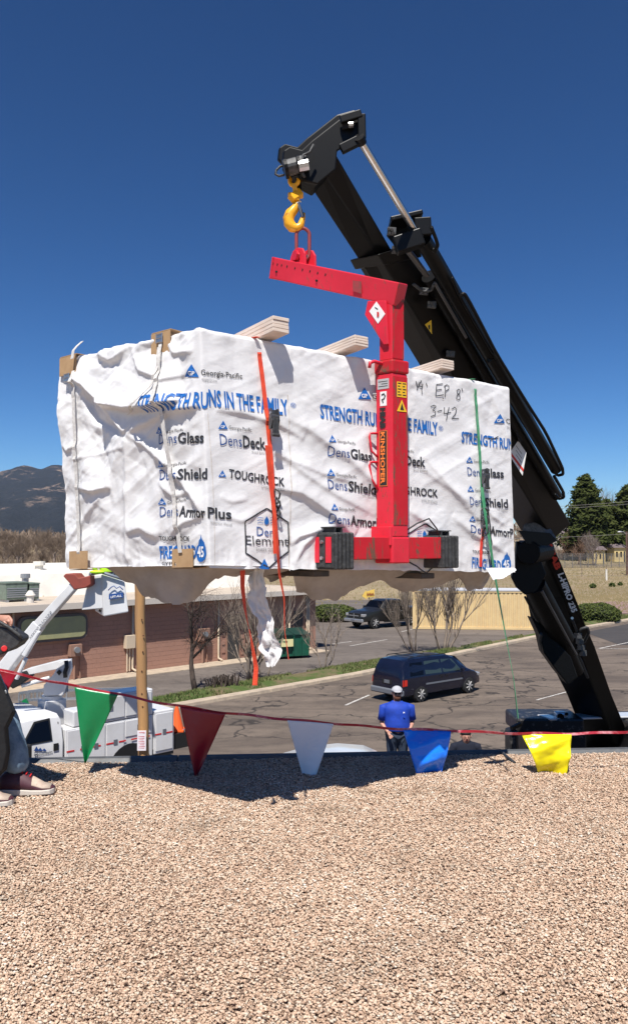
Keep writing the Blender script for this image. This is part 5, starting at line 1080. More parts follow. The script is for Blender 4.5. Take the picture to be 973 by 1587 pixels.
# raised white roof behind, low slope
m_ = MB(); zt = 4.55
m_.prism([BP(.2, 4.5, 3.3), BP(.2, 5.0, 4.35), BP(.2, 10, 4.75), BP(.2, 15.5, 4.3), BP(.2, 16, 3.3)], sD*(BL-.4)); part(m_, 'upper_roof', M['white_roof'], bld)
m_ = MB()
for k in range(26): m_.prism([BP(.6+k*1.3, 4.46, 3.3), BP(.6+k*1.3, 4.96, 4.37), BP(.6+k*1.3, 10, 4.79), BP(.64+k*1.3, 10, 4.79), BP(.64+k*1.3, 4.96, 4.37), BP(.64+k*1.3, 4.46, 3.3)], sD*.03) if False else bbx(.6+k*1.3, .64+k*1.3, 4.4, 4.5, 3.3, 3.36, m_)
part(m_, 'roof_seams', M['fascia'], bld, kind='stuff')
for (x0, x1, dz) in ((371, 353, 2.25), (469, 455, 2.2)):
    d0, d1 = BS(x0), BS(x1); o_ = part(bbx(d0, d1, -.02, .02, .03, dz), 'door', M['door_dark'], bld); m_ = MB(); m_.sphere(BP(d0+.12, -.05, 1.05), .04, 8, 5); part(m_, 'handle', M['galv'], o_)
    m_ = bbx(d0-.06, d0, -.03, .03, .0, dz+.06); bbx(d1, d1+.06, -.03, .03, 0, dz+.06, m_); bbx(d0, d1, -.03, .03, dz, dz+.06, m_); part(m_, 'door_frame', M['box_brown'], bld, kind='stuff')
def vpipe(px, z1=3.1, z0=.1, r=.05, t=-.09, m='pipe_cream', elbow=True):
    s_ = BS(px); pts = [BP(s_, t, z1), BP(s_, t, z0+.25)]+([BP(s_, t, z0+.08), BP(s_-.05, t-.25, z0)] if elbow else [BP(s_, t, z0)]); m_ = MB().tube(pts, r, 8); part(m_, 'downpipe', M[m], bld, smooth=True)
for px in (206, 338, 447, 474): vpipe(px)
vpipe(22, 3.1, 1.6, .045, elbow=False); vpipe(477, 3.1, .1, .04)
s0, s1 = BS(207), BS(193); part(bbx(s0, s1, -.28, -.02, BZ(200, 1003), BZ(200, 983)), 'meter_box', M['pipe_cream'], bld, bevel=.01)
for px in (197, 201): m_ = MB().tube([BP(BS(px), -.12, BZ(200, 1003)), BP(BS(px), -.12, .1)], .035, 7); part(m_, 'conduit', M['pipe_cream'], bld)
for xa, xb, ya, yb in ((125, 107, 996, 1014), (321, 305, 972, 991)):
    sa, sb = BS(xa), BS(xb); part(bbx(sa, sb, -.3, -.02, BZ(xa, yb), BZ(xa, ya)), 'service_box', M['box_brown'], bld, bevel=.01)
    xm = (xa+xb)/2; m_ = MB().cyl(BP(BS(xm), -.42, BZ(xm, (ya+yb)/2)), BP(BS(xm), -.3, BZ(xm, (ya+yb)/2)), .13, n=14); part(m_, 'meter', M['galv'], bld)
    m_ = MB().tube([BP(BS(xm), -.12, BZ(xm, yb)), BP(BS(xm), -.12, .05)], .05, 7); part(m_, 'conduit', M['box_brown'], bld)
    m_ = MB().tube([BP(BS(xm)-.3, -.06, BZ(xm, yb)), BP(BS(xm)-.3, -.06, .05)], .03, 6); part(m_, 'conduit', M['box_brown'], bld)
sa, sb = BS(131), BS(32); za, zb = BZ(90, 988), BZ(90, 955)
rr_ = .22
def rrect(s0, s1, z0, z1, r, t, k=5):
    P = []
    for cx_, cz_, a0 in ((s1-r, z1-r, 0), (s0+r, z1-r, 90), (s0+r, z0+r, 180), (s1-r, z0+r, 270)):
        for i in range(k+1): a = math.radians(a0+90*i/k); P.append(BP(cx_+r*math.cos(a), t, cz_+r*math.sin(a)))
    return P
m_ = MB().prism(rrect(sa-.1, sb+.12, za-.1, zb+.1, .3, -.22), tD*.2); part(m_, 'sign_case', M['panel_frame'], bld)
m_ = MB().prism(rrect(sa, sb, za, zb, .25, -.26), tD*.05); part(m_, 'blank_sign_face', M['panel_olive'], bld, bevel=.02)
m_ = MB().box(BP(12, -.12, .04), (.1, .1, .1)) if False else bbx(0, BL, -1.2, -.02, -.02, .035); part(m_, 'concrete_apron', M['kerb_concrete'], bld)
# roof units
def runit(px, py0, py1, w_px, t, lb, kind=0):
    p = bB+tD*t+sD*BS(px, t); D = p.y; sc = D/FPX; z0 = 3.3; h = max(.5, (py1-py0)*sc); wd = w_px*sc; z1 = CAMZ+(HOR-py0)*sc; r = empty('rooftop_unit', (p.x, p.y, z0), 0, lb, 'air conditioner', 'units on the flat roof edge')
    ang = math.atan2(sD.y, sD.x); 
    def lb_(c, d, rz=0): return MB().box(p+sD*c[0]+tD*c[1]+V((0, 0, c[2]-p.z)), d, ang)
    part(lb_((0, 0, (z0+z1)/2+.05), (wd, 1.1, z1-z0-.1)), 'casing', M['unit_green'], r, bevel=.02)
    part(lb_((0, 0, z1+.02), (wd+.06, 1.15, .05)), 'top_plate', M['unit_green'], r)
    for k in (-.4, .4): part(lb_((k*wd, 0, z0+.05), (.1, 1.1, .1)), 'foot', M['galv'], r)
    for k in range(5): part(lb_((0, -.56, z0+.22+k*(z1-z0-.35)/5), (wd*.9, .02, .05)), 'louvre', M['galv'], r)
    return r
runit(20, 903, 929, 34, 2.6, 'large green rooftop air unit at the left edge of the photo')
runit(47, 904, 928, 15, 2.6, 'narrow green rooftop air unit right of the large one')
def stack(px, py0, t, lb, r=.12, m='galv', cap=True):
    p = bB+tD*t+sD*BS(px, t); z1 = CAMZ+(HOR-py0)*p.y/FPX; z0 = 3.3 if t < 4.4 else 4.3; e = empty('roof_vent', (p.x, p.y, z0), 0, lb, 'vent'); m_ = MB().cyl((p.x, p.y, z0), (p.x, p.y, z1-.15), r*.7, n=12); part(m_, 'flue', M[m], e)
    m_ = MB().cyl((p.x, p.y, z1-.2), (p.x, p.y, z1), r, r*1.0 if cap else r*.4, n=12); part(m_, 'cowl', M[m], e)
stack(41, 889, 4.2, 'grey capped flue behind the green units on the roof', .22)
stack(49, 915, 1.2, 'white turbine vent on the roof edge in front of the green units', .22, 'white_roof', False)
stack(58, 905, 2.2, 'thin grey flue right of the green roof units', .14)
stack(62, 870, 7, 'small white roof vent on the white roof near the left edge', .3, 'white_roof')
# ---------------------------------------------------------------- dumpster
mat('dump_green', (.012, .12, .07), .45, col2=(.01, .08, .05), nscale=4); mat('lid_dark', (.01, .04, .03), .5)
g0, g1 = GR(429, 1023), GR(481, 1020); dv = (g1-g0).normalized(); dn = V((-dv.y, dv.x, 0)); L = (g1-g0).length; r = empty('dumpster', g0.lerp(g1, .5)+dn*.6, 0, 'dark green metal dumpster with a yellow label, beside the block building', 'dumpster')
def q_(s, t, z): return g0+dv*s+dn*t+V((0, 0, z))
m_ = MB().hexa([q_(.03, .12, .12), q_(L-.03, .12, .12), q_(L-.03, 1.3, .12), q_(.03, 1.3, .12), q_(0, 0, 1.18), q_(L, 0, 1.18), q_(L, 1.4, 1.3), q_(0, 1.4, 1.3)]); part(m_, 'body', M['dump_green'], r, bevel=.015)
for k in range(5): m_ = MB().beam(q_(.1+k*(L-.2)/4, .09, .15), q_(.1+k*(L-.2)/4, -.02, 1.1), .07, .05); part(m_, 'rib', M['dump_green'], r)
for k in range(2): m_ = MB().hexa([q_(.02+k*L/2, -.06, 1.2), q_(L/2-.02+k*L/2, -.06, 1.2), q_(L/2-.02+k*L/2, 1.42, 1.36), q_(.02+k*L/2, 1.42, 1.36), q_(.02+k*L/2, -.06, 1.25), q_(L/2-.02+k*L/2, -.06, 1.25), q_(L/2-.02+k*L/2, 1.42, 1.42), q_(.02+k*L/2, 1.42, 1.42)]); part(m_, 'lid', M['lid_dark'], r)
m_ = MB().prism([q_(.2, -.07, .65), q_(.85, -.07, .65), q_(.85, -.06, 1.02), q_(.2, -.06, 1.02)], dn*-.01); part(m_, 'yellow_label', mat('label_yellow', (.65, .6, .3), .6), r)
m_ = MB(); text_on(m_, 'WM', q_(.28, -.085, .85), dv, V((0, 0, 1)), .11, .25, .03); part(m_, 'label_print', M['dump_green'], r)
for k in (.2, L-.2): m_ = MB().cyl(q_(k, .25, .08), q_(k+.07, .25, .08), .09, n=10); part(m_, 'caster', M['tyre'], r)
# ---------------------------------------------------------------- cream container
mat('container_cream', (.7, .52, .26), .55, col2=(.62, .45, .23), nscale=2); mat('container_top', (.5, .5, .52), .6)
c0, c1 = GR(639, 975), GR(845, 977); dv = (c1-c0).normalized(); dn = V((-dv.y, dv.x, 0)); L = 8.5; r = empty('storage_container', c0+dv*L/2+dn*1.2, 0, 'long cream corrugated storage container behind the bare trees', 'container')
def q_(s, t, z): return c0+dv*s+dn*t+V((0, 0, z))
m_ = MB(); pts = []; s_ = .12; per = .278
while s_ < L-.3: pts += [(s_, 0), (s_+.07, 0), (s_+.105, .04), (s_+.175, .04), (s_+.21, 0)]; s_ += per
m_.add([q_(a, b, .18) for a, b in pts]+[q_(a, b, 2.5) for a, b in pts], [(i, i+1, len(pts)+i+1, len(pts)+i) for i in range(len(pts)-1)]); part(m_, 'corrugated_side', M['container_cream'], r)
m_ = MB().hexa([q_(.1, .06, .1), q_(L-.1, .06, .1), q_(L-.1, 2.38, .1), q_(.1, 2.38, .1), q_(.1, .06, 2.55), q_(L-.1, .06, 2.55), q_(L-.1, 2.38, 2.55), q_(.1, 2.38, 2.55)]); part(m_, 'shell', M['container_cream'], r)
def cb(s0, s1, t0, t1, z0, z1, nm, m): part(MB().hexa([q_(s0, t0, z0), q_(s1, t0, z0), q_(s1, t1, z0), q_(s0, t1, z0), q_(s0, t0, z1), q_(s1, t0, z1), q_(s1, t1, z1), q_(s0, t1, z1)]), nm, m, r)
cb(0, L, -.03, .06, .02, .18, 'rail', M['container_cream']); cb(0, L, -.03, .06, 2.5, 2.6, 'rail', M['container_cream']); cb(0, .14, -.04, .08, .18, 2.5, 'corner_post', M['container_cream']); cb(L-.14, L, -.04, .08, .18, 2.5, 'corner_post', M['container_cream'])
cb(-.02, L+.02, -.05, 2.46, 2.602, 2.68, 'roof', M['container_top'])
# ---------------------------------------------------------------- vegetation
n = NB('bark_pale'); o = n.tc.outputs['Object']; b = n.noise(n.map((1, 1, .2)), 16, 5, .7); n.col(n.mix(n.rng(b, .35, .65), (.3, .24, .19), (.17, .135, .105)))
n = NB('bark_dark'); o = n.tc.outputs['Object']; b = n.noise(n.map((1, 1, .2)), 16, 5, .7); n.col(n.mix(n.rng(b, .35, .65), (.1, .075, .06), (.04, .03, .025)))
mat('twig_tan', (.23, .175, .13), .95, col2=(.16, .12, .09), nscale=.3, spec=.1); mat('twig_grey', (.25, .2, .17), .9, col2=(.17, .13, .11), nscale=.5)
def grow(mb, tw, p, d, ln, r, lvl, rnd, maxl, spread, up, nk=(2, 4), trop=.0):
    segs = 4 if lvl == 0 else 3; pts = [p]; rs = [r]; dd = d.copy()
    for i in range(segs):
        dd = (dd+V((rnd.gauss(0, .13), rnd.gauss(0, .13), rnd.gauss(0, .08)+up*.1))).normalized(); pts.append(pts[-1]+dd*(ln/segs)); rs.append(r*(1-.5*(i+1)/segs))
    (mb if lvl < 2 else tw).tube(pts, r, 6 if lvl == 0 else (4 if lvl == 1 else 3), rs=rs)
    if lvl >= maxl: return
    k = rnd.randint(*nk)+(1 if lvl else 0)
    for i in range(k):
        t = .35+.65*(i+rnd.random()*.6)/k; f = t*segs; j = min(int(f), segs-1); q = pts[j].lerp(pts[j+1], f-j)
        ax = V((rnd.gauss(0, 1), rnd.gauss(0, 1), rnd.gauss(0, .6))).normalized(); nd = (dd+ax*spread*(.7+.6*rnd.random())+V((0, 0, up*.35))).normalized()
        grow(mb, tw, q, nd, ln*rnd.uniform(.5, .75), rs[j]*rnd.uniform(.5, .7), lvl+1, rnd, maxl, spread, up, nk, trop)
    grow(mb, tw, pts[-1], dd, ln*.65, rs[-1], lvl+1, rnd, maxl, spread, up, nk)
def bare(name, base, stems, label, seed, maxl=4, spread=.8, up=.35, nk=(2, 4), bark='bark_pale', twig='bark_pale', group=None, cat='tree'):
    rnd = random.Random(seed); b = V(base); e = empty(name, b, 0, label, cat, group); mb, tw = MB(), MB(); thin = .72 if b.y and b.y < 60 else 1
    for (dx, dy, lean, ln, r) in stems: grow(mb, tw, b+V((dx, dy, -.05)), V((lean[0], lean[1], 1)).normalized(), ln, r*thin, 0, rnd, maxl, spread, up, nk)
    part(mb, 'trunk', M[bark], e, fixn=False, smooth=True); part(tw, 'twigs', M[twig], e, fixn=False, kind='stuff'); return e
bare('bare_tree', GR(303, 1071), [(0, 0, (-.22, .1), 2.3, .17)], 'dark leafless tree leaning left, left of the orange strap end', 4, 4, .95, .12, (3, 5), 'bark_dark', 'bark_dark')
st = [(random.uniform(-.45, .45), random.uniform(-.3, .3), (random.uniform(-.5, .35), random.uniform(-.2, .2)), random.uniform(1.6, 2.3), random.uniform(.05, .09)) for _ in range(13)]
bare('bare_tree', GR(398, 1054), st, 'thick clump of pale bare stems directly behind the torn white strip', 5, 3, .5, .5, (2, 3))
bare('bare_tree', GR(503, 1040), [(0, 0, (.05, 0), 1.6, .07), (.1, .1, (.4, 0), 1.4, .05), (-.1, 0, (-.5, .1), 1.4, .05)], 'slender leafless tree in front of the green dumpster corner', 6, 3, .7, .5, (2, 4))
bare('bare_tree', GR(640, 1010), [(0, 0, (-.15, 0), 2.2, .09), (.12, .1, (.08, 0), 2.4, .08), (-.15, 0, (-.65, 0), 1.7, .05), (.0, .2, (-.3, 0), 2.2, .05)], 'leafless tree between the pickup and the container', 7, 3, .38, .75, (4, 6))
bare('bare_tree', GR(688, 1012), [(0, 0, (.02, 0), 2.3, .13), (-.2, .1, (-.3, 0), 2.3, .1), (.2, 0, (.3, 0), 2.2, .1), (.1, .1, (.16, 0), 2.4, .09), (-.1, 0, (-.5, 0), 2.0, .06)], 'many-stemmed leafless tree in front of the cream container', 18, 3, .38, .75, (4, 6))
m_ = MB(); rnd = random.Random(3)
for _ in range(60): a = rnd.random()*6.28; b = GR(343, 1070)+V((rnd.gauss(0, .3), rnd.gauss(0, .2), .1)); m_.tube([b, b+V((math.cos(a)*.15, math.sin(a)*.12, rnd.uniform(.25, .55)))], .03, 4)
solo(m_, 'cut_shrub', M['bark_dark'], fixn=False, label='low dark cut-back shrub on the strip right of the leaning tree', cat='shrub', kind=None)
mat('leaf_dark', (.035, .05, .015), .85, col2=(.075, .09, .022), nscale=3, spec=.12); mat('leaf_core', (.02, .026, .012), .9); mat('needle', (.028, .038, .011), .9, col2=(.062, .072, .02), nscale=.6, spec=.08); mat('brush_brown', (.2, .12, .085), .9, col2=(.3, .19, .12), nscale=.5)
def bush(px0, px1, py0, py1, D, lb, dep=None, m='leaf_dark', n_=3200, sz=.16, cat='bush', seed=1, leafs=True):
    rnd = random.Random(seed); c = PX((px0+px1)/2, py1, D); w_ = abs(px1-px0)/FPX*D/2; h = abs(py1-py0)/FPX*D; dep = dep or w_*.8; e = empty('bush', (c.x, c.y, c.z), 0, lb, cat); ctr = c+V((0, 0, h*.42))
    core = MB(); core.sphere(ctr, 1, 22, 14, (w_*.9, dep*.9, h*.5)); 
    core.v = [tuple(ctr+(V(p)-ctr)*(1+.14*float(fbm(p[0]*1.1+p[2], p[1]+p[2]*1.3, 3, seed)))) for p in core.v]; part(core, 'dark_core', M['leaf_core'], e, smooth=True)  # solid dark core painted for the shade behind the leaves
    m_ = MB()
    for _ in range(n_):
        u = rnd.uniform(-.75, 1); a = rnd.random()*6.283; s_ = math.sqrt(1-u*u); q = V((s_*math.cos(a)*w_, s_*math.sin(a)*dep, u*h*.56)); k = 1+.17*float(fbm((ctr.x+q.x)*1.1+ctr.z+q.z, ctr.y+q.y+(ctr.z+q.z)*1.3, 3, seed)); p = ctr+q*k*rnd.uniform(.86, 1.03)
        ax = V((rnd.gauss(0, 1), rnd.gauss(0, 1), rnd.gauss(0, 1))).normalized(); bx = ax.orthogonal().normalized(); z_ = sz*rnd.uniform(.5, 1.2); m_.add([p-ax*z_*.5, p+bx*z_*.5, p+ax*z_*.5, p-bx*z_*.5], [(0, 1, 2, 3)])
    part(m_, 'leaves', M[m], e, fixn=False, kind='stuff'); return e
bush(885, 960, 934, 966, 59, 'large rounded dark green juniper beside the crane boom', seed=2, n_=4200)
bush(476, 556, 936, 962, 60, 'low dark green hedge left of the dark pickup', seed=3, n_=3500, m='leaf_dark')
def pine(base, H, R, lb, seed, n_=12000, group='large pines beyond the field'):
    rnd = random.Random(seed); b = V(base); e = empty('pine_tree', b, 0, lb, 'tree', group); m_ = MB().tube([b+V((0, 0, -.3)), b+V((.1, 0, H*.5)), b+V((0, 0, H*.97))], .3, 8, rs=[.38, .25, .05]); part(m_, 'trunk', M['bark_dark'], e)
    lb_, nd = MB(), MB(); k = 0
    for i in range(95):
        t = (i+rnd.random())/95; z = H*(.06+.93*t); rr_ = R*min(1, (1-t)**.6*1.15)*(.62+.5*rnd.random())*(1 if t > .1 else .8); a = i*2.4+rnd.gauss(0, .3); tip = b+V((math.cos(a)*rr_, math.sin(a)*rr_, z+rr_*.12)); st_ = b+V((0, 0, z))
        lb_.tube([st_, tip], .07, 4, rs=[.09, .02]); m2 = int(n_/95*(.4+.9*(1-t)))
        for _ in range(m2):
            f = rnd.uniform(.25, 1.06)**.8; w_ = rr_*.26*(1.15-f*.5)+.25; p = st_.lerp(tip, f)+V((rnd.gauss(0, w_*.6), rnd.gauss(0, w_*.6), rnd.gauss(0, w_*.38)+.1)); ax = V((rnd.gauss(0, 1), rnd.gauss(0, 1), rnd.gauss(.3, .6))).normalized(); bx = ax.orthogonal().normalized(); z_ = rnd.uniform(.25, .6)
            nd.add([p-ax*z_, p+bx*z_*.45, p+ax*z_, p-bx*z_*.45], [(0, 1, 2, 3)])
    part(lb_, 'branches', M['bark_dark'], e, fixn=False, kind='stuff'); part(nd, 'needles', M['needle'], e, fixn=False, kind='stuff'); return e
def TZ(x, y): return float(terrain(x, y))
def at(px, D): x = (px-CX)/FPX*D; return V((x, D, TZ(x, D)))
def Hof(py, D, px): return CAMZ+(HOR-py)*D/FPX-TZ((px-CX)/FPX*D, D)
pine(at(908, 150), Hof(736, 150, 908), 4.9, 'tall dense dark pine right of the crane boom end', 1)
pine(at(939, 152), Hof(775, 152, 939), 4.8, 'shorter dark pine touching the right side of the tallest one', 2, 9500)
pine(at(975, 150), Hof(752, 150, 975), 4.8, 'dark pine cut off by the right edge of the photo', 3)
pine(at(1010, 156), Hof(770, 156, 1010), 5, 'dark pine just outside the right edge', 4, 4000)
bare('bare_tree', at(946, 170), [(0, 0, (.1, 0), 6.5, .3), (0, 0, (-.2, 0), 6, .25)], 'pale leafless tree rising behind and between the two big pines', 21, 4, .6, .4, (3, 4), 'twig_grey', 'twig_grey')
bare('bare_tree', at(918, 138), [(0, 0, (-.2, 0), 2.6, .16), (.3, 0, (.3, 0), 2.4, .14), (0, 0, (.05, .1), 2.6, .14)], 'low grey bare tree at the foot of the tallest pine', 22, 4, .7, .4, (3, 4), 'twig_grey', 'twig_grey')
bare('bare_tree', at(895, 140), [(0, 0, (-.2, 0), 2.2, .14), (.3, 0, (.3, 0), 2.0, .12)], 'reddish bare shrub-like tree behind the crane knuckle', 23, 4, .8, .3, (3, 4), 'brush_brown', 'brush_brown')
bare('bare_tree', at(870, 150), [(0, 0, (-.2, 0), 2.8, .14), (.3, 0, (.3, 0), 2.6, .12)], 'brown bare tree half hidden by the crane knuckle', 24, 4, .8, .3, (3, 4), 'brush_brown', 'brush_brown')
# rows of bare trees along the far left
proto = []
for k in range(3):
    t = bare('bare_tree', (0, 0, 0), [(0, 0, (random.uniform(-.15, .15), 0), 4.2, .3), (.3, .2, (random.uniform(-.4, .4), .1), 3.6, .22)], 'x', 40+k, 5, .75, .35, (3, 4), 'twig_grey', 'twig_tan', 'bare trees in the wood at the foot of the mountain'); proto.append(t)
rnd = random.Random(12); spots = []
for row, (D, n_, h0) in enumerate(((150, 15, .62), (172, 18, .74), (200, 20, .88), (235, 22, 1.05))):
    for i in range(n_): spots.append((-330+i*(610/n_)+rnd.uniform(-9, 9), D+rnd.uniform(-6, 6), h0*rnd.uniform(.8, 1.12)))
for i, (px, D, s_) in enumerate(spots):
    t = proto[i % 3]; o_ = t if i < 3 else copy_tree(t); p = at(px, D); o_.location = p; o_.rotation_euler.z = rnd.random()*6.3; o_.scale = (s_*.95, s_*.95, s_*.8); o_['label'] = 'leafless tan tree in the wood behind the block building, at the foot of the mountain'
for D, s_, nm in ((260, 1.25, 0),):
    pass
# low scrub in front of the wood and behind the field
m_ = MB(); rnd = random.Random(5)
for _ in range(16000):
    side = rnd.random() < .6; px = rnd.uniform(-330, 300) if side else rnd.uniform(640, 1150); D = rnd.uniform(140, 250) if side else rnd.uniform(150, 185); p = at(px, D); h = rnd.uniform(.5, 2.6) if side else rnd.uniform(.3, 2.2); a = rnd.random()*6.3; q = V((math.cos(a), math.sin(a), 0))*rnd.uniform(.04, .1); tp = p+V((rnd.gauss(0, .5), rnd.gauss(0, .5), h)); m_.add([p-q, p+q, tp], [(0, 1, 2)])
m_.build('scrub', M['twig_tan'], fixn=False, kind='stuff', label='tan leafless scrub at the foot of the far trees', cat='scrub')
# far wood filling the horizon behind everything
mb, tw = MB(), MB(); m_ = MB(); rnd = random.Random(8)
for _ in range(26000):
    px = rnd.uniform(-500, 1500); D = rnd.uniform(300, 420); x = (px-CX)/FPX*D; z = TZ(x, D); h = 8+3*float(fbm(px*.02, .3, 3, 4)); y_ = rnd.random()**.7*h; p = V((x, D, z+y_)); ax = V((rnd.gauss(0, .5), rnd.gauss(0, .5), 1)).normalized(); bx = V((1, 0, 0)); z_ = rnd.uniform(.5, 1.6)
    if y_ > h*.93 and rnd.random() < .5: continue
    m_.add([p-ax*z_, p+bx*z_*.22, p+ax*z_, p-bx*z_*.22], [(0, 1, 2, 3)])
m_.build('distant_wood', M['twig_tan'], fixn=False, kind='stuff', label='far-off belt of leafless woodland along the horizon', cat='wood')
m_ = MB()
for _ in range(9000):
    px = rnd.uniform(835, 1100); D = rnd.uniform(80, 170) if rnd.random() < .8 else rnd.uniform(66, 90); x = (px-CX)/FPX*D; p = V((x, D, TZ(x, D))); h = rnd.uniform(.08, .3); q = V((rnd.uniform(.03, .12), 0, 0)); m_.add([p-q, p+q, p+V((rnd.gauss(0, .1), 0, h))], [(0, 1, 2)])
for _ in range(9000):
    px = rnd.uniform(-100, 835); D = rnd.uniform(72, 170); x = (px-CX)/FPX*D; p = V((x, D, TZ(x, D))); h = rnd.uniform(.08, .3); q = V((rnd.uniform(.03, .12), 0, 0)); m_.add([p-q, p+q, p+V((rnd.gauss(0, .1), 0, h))], [(0, 1, 2)])
m_.build('dry_grass', mat('dry_grass_blade', (.3, .23, .12), .9, col2=(.2, .17, .08), nscale=.1), fixn=False, kind='stuff', label='tufts of dry tan grass on the open field', cat='grass')
for i, (px, py, w_, lb) in enumerate(((918, 897, 9, 'small dark shrub in the field, left of the white marker post'), (948, 898, 8, 'small dark shrub in the field, right of the white marker post'), (960, 902, 6, 'lowest small dark shrub at the right of the field'))):
    D = 100+i*2; b = at(px, D); sc = D/FPX; bush(px-w_/2, px+w_/2, HOR-(b.z-CAMZ)/sc-w_*.7, HOR-(b.z-CAMZ)/sc, D, lb, n_=160, sz=.3, seed=30+i)
# fences
mat('fence_grey', (.2, .19, .18), .6, .4); mat('post_wood', (.2, .15, .11), .9)
def wirefence(D, x0, x1, step, h, lb, m, mesh=False, y1=None):
    a = at(x0, D); e = empty('wire_fence', a, 0, lb, 'fence'); k = int((x1-x0)/step); tops = []
    for i in range(k+1):
        p = at(x0+i*step, D if y1 is None else D+(y1-D)*i/k); m_ = MB().cyl(p, p+V((0, 0, h)), .05, n=6); part(m_, 'post', m, e); tops.append(p)
    for z in ((h-.03, h*.5, .15) if not mesh else (h-.03, .1)): m_ = MB().tube([t+V((0, 0, z)) for t in tops], .018, 3); part(m_, 'wire', M['fence_grey'], e)
    if mesh:
        m_ = MB()
        for i in range(k):
            a, b = tops[i], tops[i+1]
            for j in range(14):
                u, v_ = a.lerp(b, j/14), a.lerp(b, (j+1)/14)
                m_.beam(u+V((0, 0, .1)), v_+V((0, 0, h-.05)), .012, .012); m_.beam(v_+V((0, 0, .1)), u+V((0, 0, h-.05)), .012, .012)
        part(m_, 'mesh', M['fence_grey'], e, kind='stuff')
wirefence(134, 862, 1060, 12, 2.4, 'tall chain-link fence in front of the pines', M['fence_grey'], True); wirefence(118, 520, 1060, 38, 1.7, 'wire fence with widely spaced posts across the dry field', M['post_wood'])
b = at(938, 112); m_ = MB().cyl(b, b+V((0, 0, 1.5)), .14, n=8); m_.cyl(b+V((0, 0, 1.5)), b+V((0, 0, 1.56)), .16, n=8); solo(m_, 'marker_post', M['white_roof'], b, label='short white marker post standing in the dry field', cat='post')
# houses beyond
def house(px, D, w_, h, d, lb, col, roofc, rz=.2):
    b = at(px, D); e = empty('house', b, rz, lb, 'house'); m_ = MB().box((0, 0, h/2), (w_, d, h)); m_.build('wall', col, e); m_ = MB().prism([(-w_/2-.3, -d/2-.3, h), (-w_/2-.3, d/2+.3, h), (-w_/2-.3, 0, h+d*.28)], (w_+.6, 0, 0)); m_.build('roof', roofc, e)
    for k in (-.3, .05): m_ = MB().box((k*w_, -d/2-.03, h*.55), (w_*.14, .06, h*.35)); o_ = m_.build('window', M['glass_dark'], e)
    m_ = MB().box((w_*.33, -d/2-.03, h*.38), (w_*.12, .06, h*.76)); m_.build('door', M['door_dark'], e)
mat('house_yellow', (.62, .48, .22), .8); mat('house_roof', (.13, .1, .1), .9)
house(922, 143, 2.2, 2.4, 2.5, 'small pale yellow shed behind the fence below the tallest pine', M['house_yellow'], M['house_roof']); house(954, 146, 2.4, 2.6, 2.5, 'second small pale yellow shed behind the fence, further right', M['house_yellow'], M['house_roof']); house(878, 210, 9, 4, 7, 'far grey house just right of the crane knuckle', M['fascia'], M['house_roof']); house(1040, 170, 9, 3.4, 7, 'yellow house beyond the right edge of the photo', M['house_yellow'], M['house_roof'])
# street lamp and wires
b = at(970, 120); e = empty('utility_pole', b, 0, 'brown wooden utility pole with a lamp at the right edge of the photo', 'pole'); m_ = MB().tube([b, b+V((0, 0, 6.6))], .16, 8); part(m_, 'post', mat('pole_brown', (.11, .06, .045), .9), e)
m_ = MB().tube([b+V((0, 0, 6.2)), b+V((-.4, 0, 6.55)), b+V((-.9, 0, 6.6))], .05, 6); part(m_, 'lamp_arm', M['galv'], e); m_ = MB().sphere(b+V((-1.0, 0, 6.55)), .3, 10, 6, (1.4, 1, .5)); part(m_, 'lamp_head', M['galv'], e)
for k, (ya, yb) in enumerate(((786, 776), (789, 780), (833, 826))):
    pts = [PX(700+(1100-700)*t/14, ya+(yb-ya)*(700+400*t/14-820)/153-0+6*(1-(2*t/14-1)**2)-4, 118) for t in range(15)]; m_ = MB().tube(pts, .022, 4); solo(m_, 'overhead_wire', M['fence_grey'], label=('upper overhead wire crossing in front of the pines', 'overhead wire just below the upper one in front of the pines', 'lowest overhead wire crossing the pines')[k], cat='wire')
# arrow sign
mat('sign_gold', (.75, .5, .1), .5); D = 66; e = empty('arrow_sign', (PX(572, 930, D).x, D, TZ((572-CX)/FPX*D, D)), 0, 'yellow arrow-shaped sign pointing left behind the dark pickup', 'sign')
ap = [(561, 924), (567, 914), (567, 917), (580, 913), (580, 925), (568, 926), (569, 929)]; m_ = MB().prism([PX(x, y, D) for x, y in ap], V((0, .06, 0))); part(m_, 'arrow_board', M['sign_gold'], e)
m_ = MB().beam((e.location.x, D+.1, e.location.z), (e.location.x, D+.1, PX(0, 918, D).z), .08, .08); part(m_, 'post', M['post_wood'], e)
for k in range(5): m_ = MB().tube([PX(568.5+k*2.2, 923, D-.03), PX(569+k*2.2, 918.5, D-.03), PX(570.3+k*2.2, 922.5, D-.03)], .03, 4); part(m_, 'brown_print', M['rust_red'], e)
